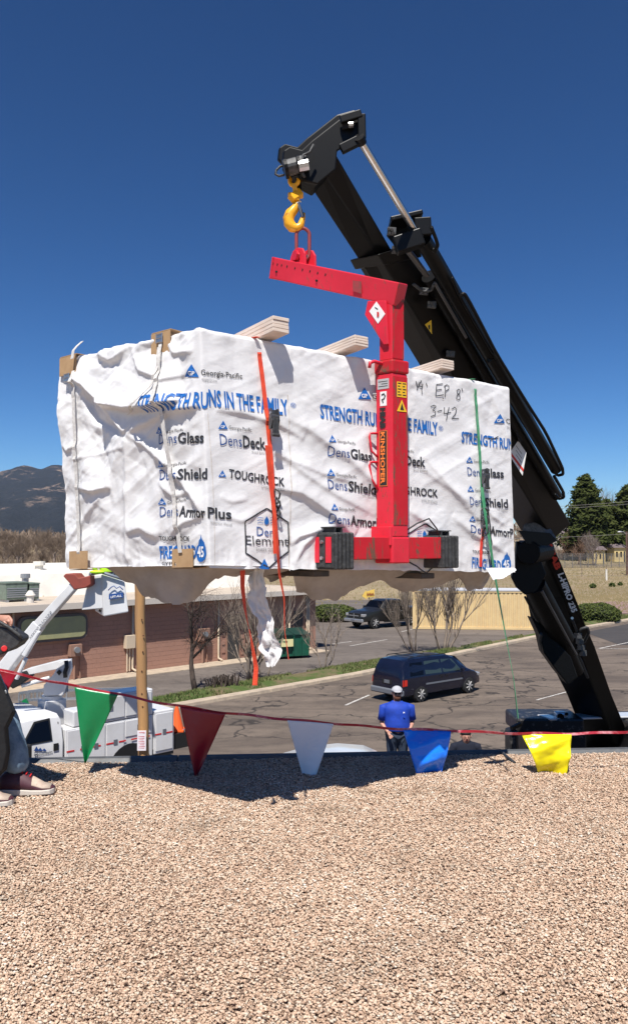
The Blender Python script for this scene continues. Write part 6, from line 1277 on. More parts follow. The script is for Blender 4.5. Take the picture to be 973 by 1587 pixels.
# ---------------------------------------------------------------- vehicles
mat('paint_navy', (.004, .006, .017), .25, coat=.4, spec=.4, col2=(.006, .008, .022), nscale=1.5); mat('paint_charcoal', (.012, .012, .012), .35, coat=.3, spec=.4); mat('trim_grey', (.13, .14, .16), .5); mat('trim_black', (.01, .01, .01), .6); mat('lamp_red', (.45, .02, .01), .25); mat('lamp_amber', (.7, .25, .03), .25); mat('lamp_clear', (.5, .5, .5), .12, .5); mat('seat_dark', (.03, .03, .035), .9); mat('glass_green', (.03, .045, .04), .06, spec=.8); mat('paint_white', (.72, .72, .72), .3, coat=.4, col2=(.62, .61, .6), nscale=1.2); mat('shade_grey', (.2, .22, .26), .5); mat('aluminium', (.55, .56, .57), .35, .8)
class Car:
    """shell lofted along x from stations (x, bottom, belt, top, half width low, belt, top)"""
    def __init__(s, st): s.st = st
    def ring(s, x):
        a = [np.interp(x, [q[0] for q in s.st], [q[k] for q in s.st]) for k in range(1, 7)]; zb, zl, zt, wl, wb, wt = a
        half = [(wl*.86, zb), (wl*.97, zb+.06), (wl, zb+(zl-zb)*.45), (wb, zl), (wb-.015, zl+.01), ((wb+wt)/2+.012, (zl+zt)/2), (wt, zt-.05), (wt-.09, zt-.005), (wt*.5, zt+.012)]
        return [V((x, -y, z)) for y, z in half]+[V((x, y, z)) for y, z in reversed(half)]
    def shell(s, xs): return MB().loft([s.ring(x) for x in xs])
    def side(s, sgn, x, z):
        r = s.ring(x)[:9]; zs = [p.z for p in r]; y = np.interp(z, zs, [-p.y for p in r]); return V((x, sgn*(y+.006), z))
    def patch(s, sgn, pts, off=.0):
        """panel on the side: polygon of (x, z)"""
        P = [s.side(sgn, x, z)+V((0, sgn*off, 0)) for x, z in pts]; return MB().prism(P, V((0, sgn*.006, 0)))
def vehicle(root, car, xs, paint, wheels, wr, sides, arch=True):
    car.shell(xs).build('body', M[paint], root, smooth='auto', bevel=0)
    for (x, half) in wheels:
        for sg in (-1, 1):
            y = sg*half
            if arch:
                y_ = abs(car.side(sg, x, wr*1.2).y); m_ = MB(); n_ = 20; pts = [(x+wr*1.17*math.cos(t), wr+wr*1.17*math.sin(t)) for t in np.linspace(-.35, math.pi+.35, n_)]
                m_.prism([V((a, sg*(y_-.12), b)) for a, b in pts], V((0, sg*.128, 0))); m_.build('wheel_well_dark', M['trim_black'], root)  # black disc painted for the shade inside the wheel well
            wheel(root, (x, sg*(half-.02), wr), wr, .24)
# --- minivan
van = empty('parked_minivan', (0, 0, 0), 0, 'dark navy minivan with silver wheels parked in the lot, seen from its rear right', 'van')
vs_ = [(-2.5, .45, .95, 1.0, .84, .8, .68), (-2.46, .32, 1.0, 1.2, .9, .87, .72), (-2.38, .3, 1.02, 1.5, .93, .9, .71), (-2.2, .3, 1.03, 1.7, .95, .93, .7), (-1.8, .28, 1.03, 1.745, .96, .94, .71), (-.5, .26, 1.02, 1.75, .96, .95, .72), (.5, .26, 1.0, 1.72, .96, .95, .71), (.95, .26, .99, 1.6, .96, .95, .69), (1.35, .27, .98, 1.32, .95, .94, .72), (1.72, .28, .97, 1.06, .94, .92, .78), (2.1, .3, .86, .94, .92, .88, .74), (2.4, .34, .72, .78, .84, .8, .65), (2.55, .42, .6, .62, .7, .66, .5)]
c = Car(vs_); xs = sorted(set([q[0] for q in vs_]+list(np.linspace(-2.48, 2.5, 40)))); vehicle(van, c, xs, 'paint_navy', [(-1.5, .86), (1.55, .86)], .34, None)
for sg in (-1, 1):
    for nm, P in (('rear_side_window', [(-2.08, 1.1), (-1.28, 1.1), (-1.25, 1.6), (-1.95, 1.6)]), ('sliding_door_window', [(-1.18, 1.1), (-.18, 1.08), (-.22, 1.61), (-1.14, 1.61)]), ('front_door_window', [(-.08, 1.08), (1.08, 1.06), (.62, 1.56), (-.1, 1.61)]), ('quarter_window', [(1.14, 1.06), (1.42, 1.05), (1.2, 1.2)])):
        c.patch(sg, P).build(nm, M['glass_green' if 'door' in nm else 'glass_dark'], van)
    c.patch(sg, [(-1.2, .68), (1.15, .66), (1.15, .73), (-1.2, .75)]).build('side_moulding', M['trim_grey'], van)
    c.patch(sg, [(-2.4, .3), (-1.95, .3), (-1.95, .6), (-2.44, .62)]).build('bumper_corner', M['trim_grey'], van)
    for x in (-1.22, -.13, 1.05): c.patch(sg, [(x, .35), (x+.014, .35), (x+.014, 1.05), (x, 1.05)], -.003).build('door_gap', M['trim_black'], van)
    for x in (-.35, .0): c.patch(sg, [(x, .93), (x+.16, .93), (x+.16, .97), (x, .97)], .012).build('handle', M['trim_black'], van)
    m_ = MB().box((1.0, sg*1.04, 1.1), (.1, .18, .15)); m_.build('mirror', M['paint_navy'], van, bevel=.03)
    m_ = MB().box((2.3, sg*.72, .74), (.3, .25, .16)); m_.build('headlight', M['lamp_clear'], van, bevel=.04)
    m_ = MB().prism([(-2.43, sg*.9, .72), (-2.43, sg*.72, .72), (-2.435, sg*.72, .98), (-2.42, sg*.88, .98)], (-.05, 0, 0)); m_.build('tail_light', M['lamp_red'], van); c.patch(sg, [(-2.44, .74), (-2.3, .74), (-2.28, .98), (-2.42, .98)], .004).build('tail_light', M['lamp_red'], van)
    m_ = MB().tube([(-1.9, sg*.62, 1.77), (-1.8, sg*.62, 1.81), (.3, sg*.62, 1.79), (.4, sg*.62, 1.74)], .02, 6); m_.build('roof_rail', M['trim_black'], van)
for x in (-1.5, -.6): m_ = MB().beam((x, -.62, 1.81), (x, .62, 1.81), .04, .025); m_.build('roof_bar', M['trim_black'], van)
m_ = MB().box((-2.5, 0, .45), (.16, 1.82, .24)); m_.build('rear_bumper', M['trim_grey'], van, bevel=.05)
m_ = MB().prism([(-2.44, -.66, 1.1), (-2.44, .66, 1.1), (-2.24, .58, 1.62), (-2.24, -.58, 1.62)], (-.03, 0, .005)); m_.build('rear_window', M['glass_dark'], van, bevel=.01)
m_ = MB().box((-2.5, 0, .84), (.03, .56, .16)); m_.build('plate_recess', M['trim_black'], van); m_ = MB().box((-2.52, 0, .84), (.01, .3, .14)); m_.build('number_plate', M['trim_grey'], van)
m_ = MB().prism([(1.64, -.72, 1.05), (1.64, .72, 1.05), (.98, .62, 1.6), (.98, -.62, 1.6)], (.02, 0, .03)); m_.build('windscreen', M['glass_dark'], van)
m_ = MB().box((2.54, 0, .45), (.14, 1.4, .26)); m_.build('front_bumper', M['trim_grey'], van, bevel=.05)
pr, pf = GR(648, 1088), GR(722, 1074); h = (pf-pr).normalized(); l = V((-h.y, h.x, 0)); van.scale = (.9, .9, .9); van.location = (pr+pf)/2+l*.74; van.rotation_euler.z = math.atan2(h.y, h.x); van.location.z = .005
# --- pickup
pk = empty('parked_pickup', (0, 0, 0), 0, 'dark charcoal crew-cab pickup truck parked facing left beyond the bare trees', 'pickup truck')
ps = [(-2.9, .55, 1.1, 1.14, .9, .9, .88), (-2.85, .5, 1.22, 1.26, .98, .97, .9), (-1.1, .48, 1.22, 1.27, .99, .98, .9), (-1.02, .46, 1.2, 1.75, .99, .97, .74), (-.8, .45, 1.2, 1.88, .99, .97, .72), (.3, .45, 1.2, 1.91, .99, .97, .72), (.75, .45, 1.2, 1.8, .99, .97, .7), (1.25, .46, 1.2, 1.36, .99, .97, .78), (1.5, .48, 1.18, 1.26, .99, .96, .8), (2.4, .5, 1.12, 1.18, .98, .93, .76), (2.78, .5, .98, 1.05, .95, .9, .72), (2.9, .58, .8, .84, .85, .8, .62)]
c = Car(ps); xs = sorted(set([q[0] for q in ps]+list(np.linspace(-2.85, 2.85, 30)))); vehicle(pk, c, xs, 'paint_charcoal', [(-1.75, .9), (1.85, .9)], .41, None)
for sg in (-1, 1):
    for nm, P in (('rear_door_window', [(-.88, 1.28), (-.12, 1.28), (-.12, 1.77), (-.78, 1.76)]), ('front_door_window', [(-.04, 1.28), (1.02, 1.28), (.6, 1.7), (-.04, 1.78)])): c.patch(sg, P).build(nm, M['glass_dark'], pk)
    for x in (-.96, -.08, 1.08): c.patch(sg, [(x, .55), (x+.014, .55), (x+.014, 1.22), (x, 1.22)], -.003).build('door_gap', M['trim_black'], pk)
    m_ = MB().box((.95, sg*1.1, 1.32), (.12, .22, .22)); m_.build('mirror', M['paint_charcoal'], pk, bevel=.03)
    m_ = MB().box((2.72, sg*.78, .93), (.3, .3, .2)); m_.build('headlight', M['lamp_clear'], pk, bevel=.04)
    for x in (-.75, .15): c.patch(sg, [(x, 1.08), (x+.18, 1.08), (x+.18, 1.12), (x, 1.12)], .012).build('handle', M['aluminium'], pk)
    m_ = MB().box((-.1, sg*.98, .42), (2.2, .14, .07)); m_.build('running_board', M['trim_black'], pk)
m_ = MB().box((2.86, 0, .9), (.1, 1.15, .34)); m_.build('grille', M['trim_black'], pk, bevel=.02)
for a, b in ((1.0, .05), (.05, .3)): m_ = MB().box((2.92, 0, .9), (.02, a, b)); m_.build('grille_bar', M['aluminium'], pk)
m_ = MB().box((2.93, 0, .58), (.2, 1.86, .22)); m_.build('chrome_bumper', M['aluminium'], pk, bevel=.05); m_ = MB().box((3.04, 0, .58), (.01, .32, .14)); m_.build('number_plate', M['trim_grey'], pk)
m_ = MB().prism([(1.2, -.74, 1.36), (1.2, .74, 1.36), (.78, .64, 1.8), (.78, -.64, 1.8)], (.03, 0, .03)); m_.build('windscreen', M['glass_dark'], pk)
fw = GR(580, 974.5); ang = math.atan2(-.62, -.78); h = V((math.cos(ang), math.sin(ang), 0)); l = V((-h.y, h.x, 0)); pk.location = fw-h*1.85-l*.9; pk.rotation_euler.z = ang
# --- bucket truck
hT = V((-.72, -.69, 0)).normalized(); lT = V((-hT.y, hT.x, 0)); R0 = V((-3.45, 20.45, 0))        # R0: near rear corner
tr = empty('bucket_truck', R0-lT*1.1+hT*3, 0, 'white utility service truck with bucket boom, parked below the roof edge on the left', 'utility truck')
def T(s, t, z): return R0+hT*s+lT*t+V((0, 0, z))         # s forward, t outwards to the near side (0 = near side), z up
def TS(px, py, t=0.0):
    r = V(((px-CX)/FPX, 1.0)); o_ = R0+lT*t; a, b, c_, d_ = hT.x, -r.x, hT.y, -1.0; det = a*d_-b*c_; s_ = (-o_.x*d_+b*o_.y)/det; D = o_.y+hT.y*s_; return s_, CAMZ+(HOR-py)*D/FPX
def tb(s0, s1, t0, t1, z0, z1, mb=None): return (mb or MB()).hexa([T(s0, t0, z0), T(s1, t0, z0), T(s1, t1, z0), T(s0, t1, z0), T(s0, t0, z1), T(s1, t0, z1), T(s1, t1, z1), T(s0, t1, z1)])
sR = TS(272, 1130)[0]; sC = TS(101, 1130)[0]; sB = TS(240, 1130)[0]
part(tb(sR, sC-.05, -2.2, -.02, .55, .75), 'chassis', M['trim_black'], tr)
part(tb(sR, sB-.02, -2.15, 0, .62, TS(255, 1098)[1]), 'tail_cabinet', M['paint_white'], tr, bevel=.03); zt1 = TS(150, 1078)[1]; zt2 = TS(120, 1100)[1]
part(tb(sB+.01, sC-.08, -.55, 0, .62, 1.62), 'side_cabinet', M['paint_white'], tr, bevel=.02); part(tb(sB+.01, sC-.08, -2.2, -1.65, .62, 1.62), 'side_cabinet', M['paint_white'], tr, bevel=.02); part(tb(sB, sC-.08, -1.65, -.55, .62, .9), 'bed', M['trim_black'], tr)
sU = TS(150, 1100)[0]; part(tb(sB+.02, sU, -.55, .012, 1.63, zt1), 'upper_cabinet', M['paint_white'], tr, bevel=.03); part(tb(sU+.02, TS(118, 1100)[0], -.5, -.01, 1.63, zt2), 'tool_box', M['paint_white'], tr, bevel=.03)
def door(s0, s1, z0, z1, t=.0, m='paint_white', nm='cabinet_door'):
    o_ = part(tb(s0+.02, s1-.02, t, t+.018, z0+.02, z1-.02), nm, M[m], tr, bevel=.008); m2 = tb((s0+s1)/2-.05, (s0+s1)/2+.05, t+.018, t+.03, (z0+z1)/2-.06, (z0+z1)/2+.06) if (s1-s0) > .5 else tb(s0+.06, s0+.13, t+.018, t+.03, (z0+z1)/2-.06, (z0+z1)/2+.06)
    part(m2, 'latch', M['trim_grey'], o_); return o_
edges = [sB+.02, sB+.02+(sC-.1-sB)*.34, sB+.02+(sC-.1-sB)*.56, sB+.02+(sC-.1-sB)*.78, sC-.1]
for i, (a, b) in enumerate(zip(edges[:-1], edges[1:])):
    if i == 0: door(a, b, 1.18, 1.6)
    else: door(a, b, .66, 1.6)
door(sB+.05, (sB+sU)/2, 1.68, zt1-.04, .012); door((sB+sU)/2, sU-.03, 1.68, zt1-.04, .012); door(sR+.03, sB-.05, .68, TS(255, 1098)[1]-.05)
m_ = tb(sR, sC-.08, .019, .021, 1.16, 1.2); 
for k in range(9):
    a = sR+.05+k*(sC-sR)/9; part(tb(a, a+(sC-sR)/16, .02, .0245, 1.1, 1.135), 'reflective_stripe', M['sticker_red'], tr)
o_ = wheel(tr, T(sB+.65, -.22, .45), .45, .26, lT, M['paint_white']); wheel(tr, T(sB+.65, -1.98, .45), .45, .26, lT, M['paint_white'])
m_ = MB().prism([T(sB+.65+.58*math.cos(t), .012, .45+.58*math.sin(t)) for t in np.linspace(-.1, math.pi+.1, 16)], lT*.012); part(m_, 'wheel_well_dark', M['trim_black'], tr)  # black half disc, shade of the wheel well as colour
# cab
zr = TS(62, 1109)[1]; sF = sC+1.25
ring_s = [(sC-.02, .6, 1.4, zr-.12, .0, .0, .14), (sC+.02, .55, 1.4, zr-.03, .0, .0, .16), (sC+.6, .52, 1.4, zr, .0, .0, .17), (sC+1.0, .52, 1.4, zr-.03, .0, .0, .17), (sC+1.42, .52, 1.39, zr-.3, .0, .02, .13), (sC+1.78, .52, 1.36, 1.44, .0, .02, .12), (sC+2.5, .55, 1.25, 1.33, .02, .06, .18), (sC+2.85, .6, 1.0, 1.1, .1, .14, .3)]
rings = []
for s_, zb, zl, ztp, wl, wb, wt in ring_s:
    near = [(-wl, zb), (-wl, (zb+zl)/2), (-wb, zl), (-wt+.02, ztp-.07), (-wt-.1, ztp)]; far = [(-2.2-b, z) for b, z in near]; rings.append([T(s_, t, z) for t, z in near]+[T(s_, -2.2+(-t), z) for t, z in reversed(near)])
m_ = MB().loft(rings); part(m_, 'cab', M['paint_white'], tr, smooth='auto', bevel=.015)
def cabp(pts, nm, m, off=.012):
    P = []
    for s_, z in pts: t = -.0 if z < 1.4 else -(z-1.4)/(zr-.07-1.4)*.15; P.append(T(s_, t+off, z))
    m_ = MB().prism(P, lT*.008); return part(m_, nm, m, tr)
s45, s82 = TS(42, 1140)[0], TS(84, 1140)[0]
cabp([(s82, 1.45), (s45+.0, 1.45), (s45-.3, zr-.16), (s82+.02, zr-.13)], 'door_window', M['glass_dark']); cabp([(s82-.03, 1.42), (s45+.06, 1.42), (s45-.28, zr-.12), (s82-.02, zr-.09)], 'window_seal', M['trim_black'], .006)
cabp([(sC+.05, .62), (sC+.066, .62), (sC+.066, zr-.2), (sC+.05, zr-.2)], 'door_gap', M['trim_black'], .003); cabp([(s45+.25, .62), (s45+.266, .62), (s45+.266, 1.25), (s45+.25, 1.25)], 'door_gap', M['trim_black'], .003)
sa, za = TS(91, 1158); cabp([(sa-.06, za-.02), (sa+.06, za-.02), (sa+.06, za+.14), (sa-.06, za+.14)], 'handle', M['trim_black'], .012)
m_ = MB().prism([T(sC+1.78, -.2, 1.45), T(sC+1.78, -2.0, 1.45), T(sC+1.06, -1.95, zr-.06), T(sC+1.06, -.25, zr-.06)], hT*.03+V((0, 0, .02))); part(m_, 'windscreen', M['glass_dark'], tr)
q = T(s45+.05, .22, 1.28); m_ = MB().beam(q-V((0, 0, .16)), q+V((0, 0, .22)), .14, .24, hT); o_ = part(m_, 'door_mirror', M['trim_black'], tr, bevel=.04); m_ = MB(); m_.beam(T(s45+.1, .0, 1.2), q-V((0, 0, .08)), .05, .05); m_.beam(T(s45+.1, .0, 1.32), q+V((0, 0, .1)), .04, .04); part(m_, 'mirror_arm', M['trim_black'], tr)
for k in (-.5, -.9, -1.3, -1.7): m_ = MB().sphere(T(sC+.95, k, zr+.015), .045, 8, 5, (1, 1, .7)); part(m_, 'marker_lamp', M['lamp_amber'], tr)
for pts in ([(57, 1160), (61, 1153), (64, 1158), (67, 1155), (71, 1160)], [(69, 1160), (73, 1156), (77, 1160)]):
    m_ = MB().prism([T(TS(x, y)[0], .014, TS(x, y)[1]) for x, y in pts], lT*.002); part(m_, 'blue_mark', M['print_navy'], tr)
m_ = MB(); s_, z_ = TS(58, 1168); text_on(m_, 'Mountain', T(s_, .016, z_), -hT, V((0, 0, 1)), .06, .42, .02); part(m_, 'door_lettering', M['trim_grey'], tr)
# ladders on the far rack
for k in range(2):
    m_ = MB(); a, b = PX(30+k*14, 1088-k*3, 20.6), PX(90+k*115, 1078+k*2, 21.2)
    for dz in (0, .22): m_.beam(a+V((0, 0, dz)), b+V((0, 0, dz)), .04, .06)
    for i in range(12): p = a.lerp(b, i/11); m_.beam(p, p+V((0, 0, .22)), .03, .03)
    part(m_, 'ladder', M['aluminium'], tr)
m_ = MB().beam(PX(38, 1084, 20.5), PX(42, 1092, 20.5), .1, .1); part(m_, 'green_ladder_foot', M['flag_green'], tr)
# pedestal, arms and bucket
WP = M['paint_white']; PD = 19.3
p0 = PX(82, 1112, PD); m_ = MB().beam(V((p0.x, p0.y, 1.0)), PX(81, 1083, PD), .5, .5, hT); part(m_, 'pedestal', WP, tr, bevel=.02); m_ = MB().cyl(PX(81, 1083, PD), PX(81, 1077, PD), .24, n=20); part(m_, 'slew_ring', WP, tr)
P_ = [(68, 1078), (68, 1062), (84, 1044), (92, 1027), (100, 1023), (110, 1023), (111, 1036), (104, 1056), (97, 1078)]
m_ = MB().prism([PX(x, y, PD-.22) for x, y in P_], V((.02, .06, 0))); part(m_, 'turret_plate', WP, tr, bevel=.01); m_ = MB().prism([PX(x, y, PD+.2) for x, y in P_], V((.02, .06, 0))); part(m_, 'turret_plate', WP, tr, bevel=.01)
m_ = MB().prism([PX(x, y, PD-.16) for x, y in ((74, 1076), (88, 1050), (98, 1036), (98, 1076))], V((.02, .36, 0))); part(m_, 'turret_core', M['shade_grey'], tr)
m_ = MB().prism([PX(x, y, PD-.25) for x, y in ((92, 1038), (96, 1042), (92, 1047), (88, 1042))], V((0, .02, 0))); part(m_, 'hazard_mark', M['trim_black'], tr)
m_ = MB().tube([PX(x, y, PD-.3) for x, y in ((103, 1024), (104, 1034), (101, 1042), (102, 1050))], .05, 8); part(m_, 'turret_hose', M['trim_black'], tr, smooth=True)
m_ = MB().prism([PX(x, y, PD-.1) for x, y in ((30, 1042), (44, 1036), (90, 1024), (108, 1023), (106, 1034), (74, 1040), (45, 1046), (32, 1052))], V((0, .26, 0))); part(m_, 'lower_arm', WP, tr, bevel=.012)
m_ = MB().cyl(PX(34, 1063, PD-.1), PX(78, 1050, PD), .05, n=12); part(m_, 'arm_cylinder', WP, tr); m_ = MB().prism([PX(x, y, PD-.2) for x, y in ((12, 1060), (18, 1046), (40, 1040), (46, 1050), (30, 1062), (20, 1068))], V((0, .4, 0))); part(m_, 'elbow', M['trim_black'], tr, bevel=.02)
m_ = MB().beam(PX(-22, 1075, 18.5), PX(62, 967, 18.3), .3, .34, None, .26, .26); part(m_, 'upper_boom', WP, tr, bevel=.03); m_ = MB().beam(PX(58, 972, 18.3), PX(121, 902, 18.1), .22, .22, None, .18, .18); part(m_, 'boom_tip_section', WP, tr, bevel=.02)
m_ = MB().beam(PX(38, 1017, 18.15), PX(62, 978, 18.1), .14, .12, None, .1, .08); part(m_, 'boom_cover', WP, tr, bevel=.03); m_ = MB().cyl(PX(26, 1052, 18.2), PX(41, 1020, 18.2), .05, n=10); part(m_, 'boom_cylinder', WP, tr)
for (x, y, s_, sx) in ((45, 989, 'VERSALIFT', .5), (66, 963, 'V255', .3)):
    m_ = MB(); d = (PX(62, 967, 18.1)-PX(-22, 1075, 18.1)).normalized(); text_on(m_, s_, PX(x, y, 18.1), d, d.cross(V((0, 1, 0))).normalized()*-1, .05, sx, .02); part(m_, 'boom_lettering', M['trim_grey'], tr)
mat('rust_paint', (.3, .06, .04), .7, col2=(.22, .05, .035), nscale=6)
m_ = MB().prism([PX(x, y, 18.0) for x, y in ((98, 893), (102, 889), (116, 889), (122, 896), (140, 892), (141, 906), (133, 911), (115, 914), (108, 904))], V((.05, .4, 0))); part(m_, 'bucket_bracket', M['rust_paint'], tr, bevel=.02)
BD_ = 18.2
def bkt(o, w0, w1, d0, d1, z0, z1, nm, m):
    m_ = MB().hexa([o+V((-w0/2, -d0/2, z0)), o+V((w0/2, -d0/2, z0)), o+V((w0/2, d0/2, z0)), o+V((-w0/2, d0/2, z0)), o+V((-w1/2, -d1/2, z1)), o+V((w1/2, -d1/2, z1)), o+V((w1/2, d1/2, z1)), o+V((-w1/2, d1/2, z1))]); return part(m_, nm, m, tr, bevel=.03)
ang = .25; co = PX(180, 956, BD_)
bk = [(160, 957), (156, 930), (163, 944), (163, 944)]
lp = lambda pts, D: [PX(x, y, D) for x, y in pts]
m_ = MB().loft([lp([(161, 956), (200, 949)], BD_)+lp([(190, 940), (148, 948)], BD_+.7), lp([(158, 890), (194, 902)], BD_)+lp([(180, 888), (140, 888)], BD_+.8)]); part(m_, 'bucket', WP, tr, bevel=.03)
m_ = MB().loft([lp([(127, 946), (161, 943)], BD_+.05)+lp([(160, 935), (130, 935)], BD_+.5), lp([(140, 893), (160, 890)], BD_+.05)+lp([(158, 886), (138, 888)], BD_+.5)]); part(m_, 'bucket_step', M['paint_white'], tr, bevel=.02)
m_ = MB().tube(lp([(139, 890), (158, 887), (195, 899)], BD_-.05), .035, 7); part(m_, 'bucket_rim', M['shade_grey'], tr, smooth=True)
q0, q1 = PX(169, 922, BD_-.07), PX(192, 927, BD_-.07)
m_ = MB().prism([PX(170, 921, BD_-.02), PX(192, 918, BD_-.02), PX(192, 926, BD_-.02), PX(170, 929, BD_-.02)], V((0, -.05, 0))); part(m_, 'blue_label', M['print_navy'], tr)
m_ = MB(); text_on(m_, 'LIFT-ALL', PX(172, 927, BD_-.08), PX(190, 924.5, BD_-.08)-PX(172, 927, BD_-.08), V((0, 0, 1)), .05, .25, .03); part(m_, 'label_print', M['sticker_white'], tr)
m_ = MB().tube(lp([(168, 915), (173, 910), (177, 908), (181, 912), (186, 909), (191, 914)], BD_-.06), .012, 5); part(m_, 'mountain_mark', M['print_navy'], tr, smooth=True)
# orange cone on the truck tail
mat('cone_orange', (.8, .12, .02), .5); cb_ = T(sR-.35, -.4, TS(275, 1128, -.4)[1]); e = empty('traffic_cone', cb_, 0, 'orange traffic cone on the tail step of the white service truck', 'cone')
m_ = MB().cyl(cb_, cb_+V((0, 0, .62)), .19, .03, 16); part(m_, 'cone_body', M['cone_orange'], e); m_ = MB().box(cb_, (.42, .42, .04)); part(m_, 'cone_base', M['cone_orange'], e)
part(tb(sR-.65, sR, -2.0, -.1, .62, cb_.z-.03), 'tail_step', M['trim_black'], tr); m_ = MB().box(T(sR-.5, -.2, 1.0), (.3, .1, .1)); part(m_, 'tow_bar', M['trim_grey'], tr)
# ---------------------------------------------------------------- people
mat('skin', (.5, .27, .19), .55, col2=(.42, .2, .14), nscale=12); mat('shirt_blue', (.006, .05, .42), .75, col2=(.004, .035, .3), nscale=10, bump=.5, bscale=10); mat('jeans_dark', (.035, .055, .09), .85, col2=(.02, .03, .055), nscale=14); mat('jeans_light', (.2, .29, .38), .85, col2=(.1, .16, .23), nscale=16, bump=.4, bscale=40); mat('cap_grey', (.4, .4, .42), .8); mat('beard', (.1, .035, .018), .9); mat('hair_dark', (.02, .012, .008), .8); mat('navy_fleece', (.005, .008, .02), .9); mat('jacket_black', (.006, .006, .007), .8, bump=.5, bscale=18); mat('hivis', (.5, .9, .02), .6); mat('shoe_tan', (.52, .42, .33), .7, col2=(.4, .3, .24), nscale=20); mat('shoe_wine', (.07, .02, .03), .6); mat('sole_white', (.6, .55, .48), .6); mat('shades', (.01, .01, .01), .1)
def skin(name, J, E_, m, root, parent, sub=2):
    """one smooth skin over joints J = {name: (x, y, z, r)} and bones E_; the first joint is the root"""
    bm = bmesh.new(); ly = bm.verts.layers.skin.verify(); vd = {}
    for k, q in J.items():
        if not any(k in e for e in E_): continue
        v = bm.verts.new(q[:3]); r = q[3] if len(q) == 4 else q[3:5]; v[ly].radius = (r, r) if isinstance(r, (int, float)) else tuple(r); v[ly].use_root = (k == root); vd[k] = v
    for a, b in E_: bm.edges.new((vd[a], vd[b]))
    me = bpy.data.meshes.new(name); bm.to_mesh(me); bm.free(); me.materials.append(m); o = bpy.data.objects.new(name, me); COL.objects.link(o); o.parent = parent
    md = o.modifiers.new('skin', 'SKIN'); md.use_smooth_shade = True; md.branch_smoothing = .4; s_ = o.modifiers.new('sub', 'SUBSURF'); s_.levels = s_.render_levels = sub
    if name != 'body':
        tx = bpy.data.textures.new(name, 'CLOUDS'); tx.noise_scale = .09; dm = o.modifiers.new('folds', 'DISPLACE'); dm.texture = tx; dm.strength = .018; dm.mid_level = .45
    return o
def joints(H, wide=1.0, hands=None, elbows=None, feet=.12, lean=0):
    k = H/1.8; J = {'pelvis': (0, 0, .95, .13*wide**.5), 'waist': (0, 0, 1.1, .115*wide**.5), 'chest': (0, .01, 1.28, .115*wide**.5), 'collar': (0, .01, 1.42, .075), 'neck': (0, .0, 1.52, .062), 'jaw': (0, -.02, 1.6, .078), 'head': (0, 0, 1.68, .098), 'crown': (0, .01, 1.73, .078)}
    for n_, s_ in (('L', 1), ('R', -1)):
        hd = (hands or {}).get(n_, (s_*.25, -.06, .86)); el = (elbows or {}).get(n_, (s_*.3*wide, .04, 1.13))
        J['sh'+n_] = (s_*.175*wide, .005, 1.375, .05); J['el'+n_] = (*el, .047); J['wr'+n_] = (*hd, .031)
        d = (V(hd)-V(el)).normalized(); pm = V(hd)+d*.07; J['pa'+n_] = (*pm, .034); side = d.cross(V((0, -1, 0))).normalized() if abs(d.y) < .9 else V((1, 0, 0))
        for f in range(4): b = pm+d*.045+side*(f-1.5)*.019; J['f%d%s' % (f, n_)] = (*b, .0105); J['g%d%s' % (f, n_)] = (*(b+d*(.045-.006*abs(f-1.4))+V((0, -.008, 0))), .008)
        tb_ = V(hd)+d*.03-side*.035; J['t0'+n_] = (*tb_, .012); J['t1'+n_] = (*(tb_+d*.035-side*.018), .009)
        J['hip'+n_] = (s_*.095, 0, .9, .105*wide); J['kn'+n_] = (s_*.105, -.02, .5, .065); J['an'+n_] = (s_*feet, .02, .09, .045); J['to'+n_] = (s_*(feet+.03), -.15, .035, .035)
    return {a: tuple(x*k for x in b) for a, b in J.items()}
def bones(): 
    E_ = [('pelvis', 'waist'), ('waist', 'chest'), ('chest', 'collar'), ('collar', 'neck'), ('neck', 'jaw'), ('jaw', 'head'), ('head', 'crown')]
    for n_ in 'LR':
        E_ += [('collar', 'sh'+n_), ('sh'+n_, 'el'+n_), ('el'+n_, 'wr'+n_), ('wr'+n_, 'pa'+n_), ('wr'+n_, 't0'+n_), ('t0'+n_, 't1'+n_), ('pelvis', 'hip'+n_), ('hip'+n_, 'kn'+n_), ('kn'+n_, 'an'+n_), ('an'+n_, 'to'+n_)]+[('pa'+n_, 'f%d%s' % (f, n_)) for f in range(4)]+[('f%d%s' % (f, n_), 'g%d%s' % (f, n_)) for f in range(4)]
    return E_
